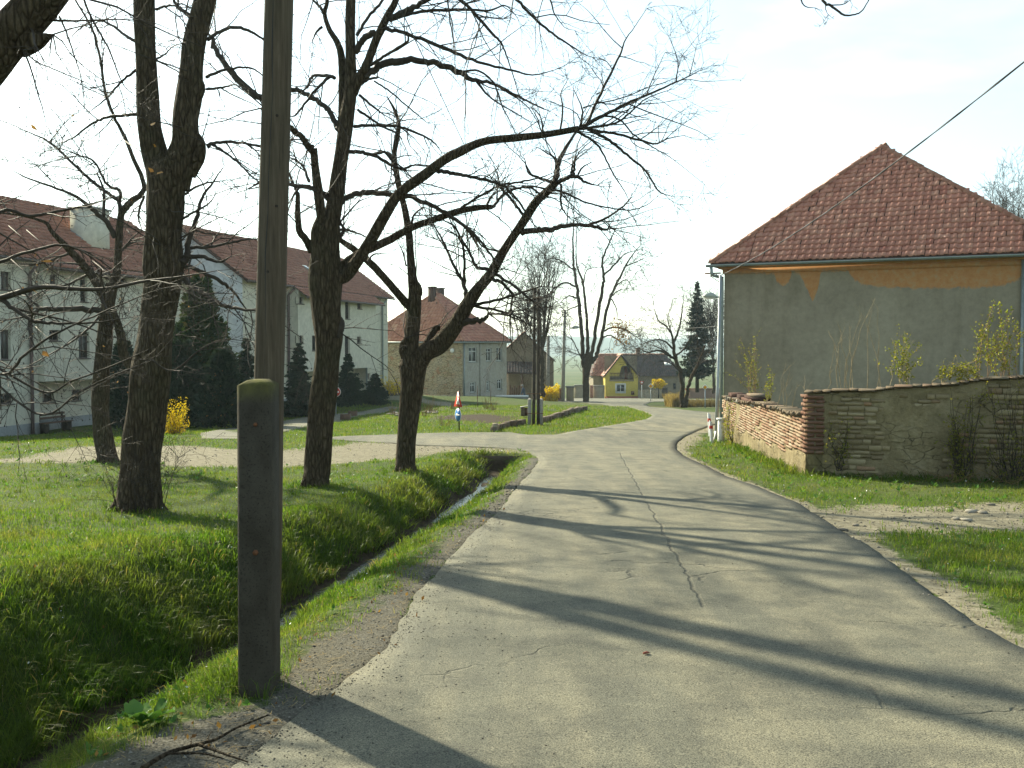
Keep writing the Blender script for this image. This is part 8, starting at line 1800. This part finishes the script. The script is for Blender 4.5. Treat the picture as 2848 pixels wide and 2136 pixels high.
# ---- loose stones and gravel
def stone_mesh(rng, k=0):
    bm = bmesh.new(); bmesh.ops.create_icosphere(bm, subdivisions=1, radius=1)
    for v in bm.verts: v.co *= rng.uniform(.7, 1.2); v.co.z *= .6
    V = np.array([v.co[:] for v in bm.verts]); T = [tuple(v.index for v in f.verts) for f in bm.faces]; bm.free(); return V, T
def gravel():
    rng = np.random.default_rng(131); V, T = stone_mesh(rng); TVl = np.array([(1, 0, 0), (-.5, .87, 0), (-.5, -.87, 0), (0, 0, .9), (.1, .1, -.6)]); TT = [(0, 1, 3), (1, 2, 3), (2, 0, 3), (1, 0, 4), (2, 1, 4), (0, 2, 4)]
    N = 110000; y = np.exp(rng.uniform(math.log(3.3), math.log(34), N)); x = rng.uniform(-1, 1, N) * (.53 * y + .5); rd = sdist(ROAD, x, y); dl = polydist(LEFT_EDGE, x, y, False); dr = polydist(RIGHT_EDGE, x, y, False)
    pr = np.where((rd < 0) & (x < 1.2) & (x > ditch_x(y) + .35), np.exp(-(dl / .45) ** 2), 0); pr = np.maximum(pr, np.where((rd < 0) & (x > 1), .55 * np.exp(-(dr / .35) ** 2), 0)); pr = np.maximum(pr, np.where(sdist(NEARG, x, y) > 0, 1.0, 0)); pr = np.maximum(pr, np.where(sdist(RDIRT, x, y) > -.2, .45, 0)); pr = np.maximum(pr, np.where(sdist(TRACK, x, y) > 0, .12 + .5 * np.exp(-((x + .5) ** 2 / 12 + (y - 25.5) ** 2 / 3)), 0))
    pr = np.where(rd > 0, np.maximum(np.where((x < 1.0) & (y < 24), .7 * np.exp(-rd / .13) + .12 * np.exp(-rd / .5), .3 * np.exp(-rd / .08)), .005), pr)
    k = rng.uniform(0, 1, N) < pr; x, y, rd = x[k], y[k], rd[k]; z = hz(x, y) + np.where(rd > 0, .013, 0); s = rng.lognormal(-5.15, .45, len(x)) * np.clip(y / 7, .9, 2.2); s = np.minimum(s, .035); s = np.where(rd > 0, np.minimum(s, .008), s)
    Ms = np.zeros((len(x), 4, 4)); a = rng.uniform(0, 6.28, len(x)); Ms[:, 0, 0] = np.cos(a) * s; Ms[:, 0, 1] = -np.sin(a) * s; Ms[:, 1, 0] = np.sin(a) * s; Ms[:, 1, 1] = np.cos(a) * s; Ms[:, 2, 2] = s * rng.uniform(.5, .9, len(x)); Ms[:, 0, 3] = x; Ms[:, 1, 3] = y; Ms[:, 2, 3] = z; Ms[:, 3, 3] = 1
    A = Acc(); A.inst(TVl, [], Ms, TT, rng.uniform(0, 1, len(x))); o = A.build('gravel', M['gravel'], None, kind='stuff'); o['label'] = 'loose gravel scattered along the road edges'; o['category'] = 'gravel'; o['kind'] = 'stuff'
gravel()
def stones():
    rng = np.random.default_rng(132); spots = [(2345, 1475, .05, 'pale'), (2640, 1420, .06, 'rounded'), (2700, 1425, .08, 'flat grey'), (2735, 1428, .07, 'long'), (2660, 1445, .06, 'dark'), (2690, 1448, .07, 'broad'), (2755, 1405, .06, 'low'), (2380, 1462, .04, 'chipped')]
    meshes = []
    for k in range(4): V, T = stone_mesh(rng); me = mesh_np('stone', V, [np.array(T)], False); me.materials.append(M['stone']); meshes.append(me)
    labs = ['pale chip of stone nearest the asphalt on the right verge', 'rounded stone in the bare dirt below the wall', 'largest flat grey stone in the bare dirt on the right', 'long stone lying right of the largest flat one', 'dark stone lower in the bare dirt patch', 'broad stone beside the dark one in the dirt', 'low stone at the top right of the dirt patch', 'small chipped stone on the dirt left of the others']
    for (u, v, s, _), lab in zip(spots, labs):
        p = base3(u, v, .01); o = bpy.data.objects.new('stone', meshes[rng.integers(4)]); COL.objects.link(o); o.location = p; o.scale = (s * 1.3, s, s * .7); o.rotation_euler = (0, 0, rng.uniform(0, 6)); tag(o, lab, 'stone', 'loose stones on the right verge')
    root = thing('rockery', base3(1175, 1150), 'low ring of pale stones and dry plants on the garden lawn', 'rockery')
    for k in range(26):
        u, v = (rng.uniform(1068, 1112), rng.uniform(1146, 1158)) if k < 11 else (rng.uniform(1172, 1235), rng.uniform(1142, 1152)); p = base3(u, v, .04); s = rng.uniform(.08, .2); piece('rock', meshes[rng.integers(4)], root, Matrix.Translation(p) @ Matrix.Rotation(rng.uniform(0, 6), 4, 'Z') @ Matrix.Diagonal((s * 1.3, s, s * .7, 1)))
    A = Acc()
    for u, v, h in ((1095, 1155, .9), (1190, 1150, .8), (1205, 1150, 1.1), (1180, 1158, .7), (1258, 1137, .9), (1356, 1138, .8), (1373, 1141, .9), (1235, 1185, .5)):
        p = base3(u, v); n = 16; q, r = grow(rng, np.tile(np.array(p), (n, 1)) + rng.normal(0, .08, (n, 3)) * [1, 1, 0], np.tile([[0, 0, 1.]], (n, 1)), h * rng.uniform(.5, 1, n), np.full(n, .012), 5, .05, .6); A.twigs(q, np.maximum(r, .006), 3)
    A.build('dry_plants', M['reed'], root, kind='stuff')
    # edge of the culvert: stone slab over the ditch end
    A = Acc(); x = float(ditch_x(23.3)); z = hzs(x + .9, 23.6); A.box(x - .5, x + .55, 23.16, 23.36, z - .20, z - .03); A.build('slab', M['kerb'], None); 
    bpy.data.objects['slab'].name = 'culvert_head'; tag(bpy.data.objects['culvert_head'], 'stone slab over the dark culvert mouth where the ditch ends', 'culvert')
stones()
# ---- by the foot of the pole: broad-leaved dock, fallen branch, small litter
def dock():
    rng = np.random.default_rng(141); root = None; B = Acc()
    cx, cy = unproj(440, 2005); cx -= .06; cz = hzs(cx, cy); root = thing('dock_plant', Vector((cx, cy, cz)), 'broad-leaved green dock plant on the ditch edge beside the stub', 'plant')
    for k in range(13):
        a = rng.uniform(0, 6.28); L = rng.uniform(.07, .12); d = Vector((math.cos(a), math.sin(a), 0)); s = Vector((-d.y, d.x, 0)); b = Vector((cx, cy, cz)) + d * rng.uniform(.01, .09) + s * rng.normal(0, .04); b.z = cz + rng.uniform(.01, .05); up = rng.uniform(.3, .9); A = Acc(); rows = []
        for i, (f, w) in enumerate(((0, .10), (.18, .34), (.4, .46), (.65, .40), (.88, .2), (1, .02))):
            c = b + d * L * f + Z * (L * up * math.sin(f * 2.0) * .9); rows.append([c - s * w * L + Z * .012 * math.sin(f * 9), c - Z * .010, c + s * w * L + Z * .012 * math.sin(f * 9 + 1)])
        V = [tuple(q) for r in rows for q in r]; Q = []
        for i in range(5): Q += [(3 * i, 3 * i + 1, 3 * i + 4, 3 * i + 3), (3 * i + 1, 3 * i + 2, 3 * i + 5, 3 * i + 4)]
        A.add(V, Q, None, rng.uniform(0, 1)); A.build('leaf', M['leaf_green'], root, True)
dock()
def fallen_branch():
    root = thing('fallen_branch', base3(560, 2086, .01), 'dry forked branch lying on the gravel at the bottom edge', 'branch'); g = lambda u, v, h=.02: base3(u, v, h)
    for nm, pts, r in (('main_stick', [(395, 2150), (470, 2106), (560, 2080), (605, 2066), (660, 2035), (746, 2000)], (.011, .004)), ('side_stick', [(555, 2084), (600, 2100), (640, 2115), (690, 2132)], (.008, .003)), ('side_stick', [(470, 2108), (560, 2108), (620, 2122)], (.006, .003)), ('twig', [(575, 2076), (580, 2060), (590, 2046)], (.004, .002)), ('twig', [(530, 2090), (532, 2072), (529, 2060)], (.004, .002))):
        A = Acc(); C, R = catmull([tuple(g(*p)) for p in pts], np.linspace(r[0], r[1], len(pts)), 4); A.tube(C, R, 6); A.build(nm, M['bark'], root, True)
    rng = np.random.default_rng(142); A = Acc(); n = 700; y = np.exp(rng.uniform(math.log(3.6), math.log(16), n)); x = ditch_x(y) + rng.uniform(-1.6, 2.2, n); k = sdist(ROAD, x, y) < .1; x, y = x[k], y[k]; leaves(A, rng, np.column_stack([x, y, hz(x, y) + .012]), .035)
    o = A.build('leaf_litter', M['dry_leaf'], None, kind='stuff'); o['label'] = 'brown dead leaves scattered by the ditch'; o['category'] = 'leaves'; o['kind'] = 'stuff'
    p = base3(1797, 1826, .016); A = Acc(); a = .35; X = Vector((math.cos(a), math.sin(a), 0)); Yv = Vector((-math.sin(a), math.cos(a), 0)); A.tube([p - X * .02 + Z * .006, p + X * .004 + Z * .009, p + X * .022 + Z * .005], [.006, .008, .004], 7); A.obox(p + Yv * .004, X * .02, Yv * .012, Z * .006); tag(A.build('litter_scrap', M['red_wood'], None), 'tiny red-brown scrap lying on the asphalt', 'litter')
    rng = np.random.default_rng(143); root = thing('stick', base3(640, 1850), 'pale curved stick hanging over the stream left of the stub', 'stick'); A = Acc(); pts = [P(545, 1885, 8.0), P(575, 1850, 8.0), P(600, 1838, 8.0), P(618, 1842, 7.95), P(628, 1860, 7.9)]; C, R = catmull([tuple(q) for q in pts], np.linspace(.012, .006, 5), 5); A.tube(C, R, 6); A.build('stem', M['reed'], root, True); A = Acc(); C, R = catmull([tuple(P(600, 1838, 8.0)), tuple(P(590, 1815, 8.05)), tuple(P(588, 1800, 8.1))], [.007, .005, .003], 4); A.tube(C, R, 5); A.build('side_twig', M['twig'], root, True)
fallen_branch()

def weeds():
    rng = np.random.default_rng(151); A = Acc(); N = 5200; y = np.exp(rng.uniform(math.log(3.6), math.log(40), N)); x = rng.uniform(-1, 1, N) * (.53 * y + .6); g, rd = road_clear(x, y); k = (g > .15) & (rng.uniform(0, 1, N) < np.where(x > 1.5, .45, .16)); x, y = x[k], y[k]
    z = hz(x, y); per = 7
    for q in range(per):
        a = rng.uniform(0, 6.28, len(x)); L = rng.uniform(.02, .055, len(x)) * np.clip(y / 12, .8, 1.8); d = np.column_stack([np.cos(a), np.sin(a), rng.uniform(.2, 1.0, len(x))]); s = np.column_stack([-np.sin(a), np.cos(a), 0 * a]); b = np.column_stack([x, y, z + .015]); V = np.stack([b, b + d * L[:, None] * .5 + s * L[:, None] * .3, b + d * L[:, None], b + d * L[:, None] * .5 - s * L[:, None] * .3], 1).reshape(-1, 3); i = np.arange(len(x))[:, None] * 4
        A.add(V, i + np.array([[0, 1, 2, 3]]), None, np.repeat(rng.uniform(0, 1, len(x)), 4))
    o = A.build('weeds', M['leaf_green'], None, kind='stuff'); o['label'] = 'small broad-leaved weeds dotted through the grass'; o['category'] = 'weeds'; o['kind'] = 'stuff'
    A = Acc(); N = 900; y = np.exp(rng.uniform(math.log(5), math.log(45), N)); x = rng.uniform(-1, 1, N) * (.53 * y + .6); g, rd = road_clear(x, y); k = g > .4; x, y = x[k], y[k]; leaves(A, rng, np.column_stack([x, y, hz(x, y) + .06]), .016 * np.clip(y / 9, 1, 3)); o = A.build('daisies', M['white_paint'], None, kind='stuff'); o['label'] = 'tiny white daisies scattered over the lawn'; o['category'] = 'flowers'; o['kind'] = 'stuff'
    # tufts and straw on the gravel beside the stub
    A = Acc(); N = 2600; y = rng.uniform(4.2, 12, N); x = ditch_x(y) + rng.uniform(.5, 2.4, N); k = (sdist(ROAD, x, y) < -.02); x, y = x[k], y[k]; n = len(x); a = rng.uniform(0, 6.28, n); L = rng.uniform(.02, .07, n); b = np.column_stack([x, y, hz(x, y) + .008]); d = np.column_stack([np.cos(a) * L, np.sin(a) * L, rng.uniform(0, .012, n)]); w = np.column_stack([-np.sin(a), np.cos(a), 0 * a]) * .0016
    V = np.stack([b - w, b + w, b + d + w, b + d - w], 1).reshape(-1, 3); i = np.arange(n)[:, None] * 4; A.add(V, i + np.array([[0, 1, 2, 3]]), None, np.repeat(rng.uniform(0, 1, n), 4)); o = A.build('straw', M['reed'], None, kind='stuff'); o['label'] = 'bits of dry straw on the gravel shoulder'; o['category'] = 'straw'; o['kind'] = 'stuff'
weeds()

# ---- air: far things fade pale
def haze():
    me = bpy.data.meshes.new('haze'); x0, x1, y0, y1, z0, z1 = -2700, 2700, -70, 3700, -27, 22
    V = [(x, y, z) for z in (z0, z1) for x, y in ((x0, y0), (x1, y0), (x1, y1), (x0, y1))]; me.from_pydata(V, [], [(0, 3, 2, 1), (4, 5, 6, 7), (0, 1, 5, 4), (1, 2, 6, 5), (2, 3, 7, 6), (3, 0, 4, 7)])
    m = bpy.data.materials.new('haze'); m.use_nodes = True; nt = m.node_tree; nt.nodes.clear(); o_ = nt.nodes.new('ShaderNodeOutputMaterial'); pv = nt.nodes.new('ShaderNodeVolumePrincipled'); pv.inputs['Color'].default_value = (.72, .90, 1.0, 1); pv.inputs['Density'].default_value = .00024; pv.inputs['Anisotropy'].default_value = .3; nt.links.new(pv.outputs[0], o_.inputs['Volume'])
    o = link('haze', me, m, None, 'stuff'); o['label'] = 'thin pale haze in the air'; o['category'] = 'haze'
haze()
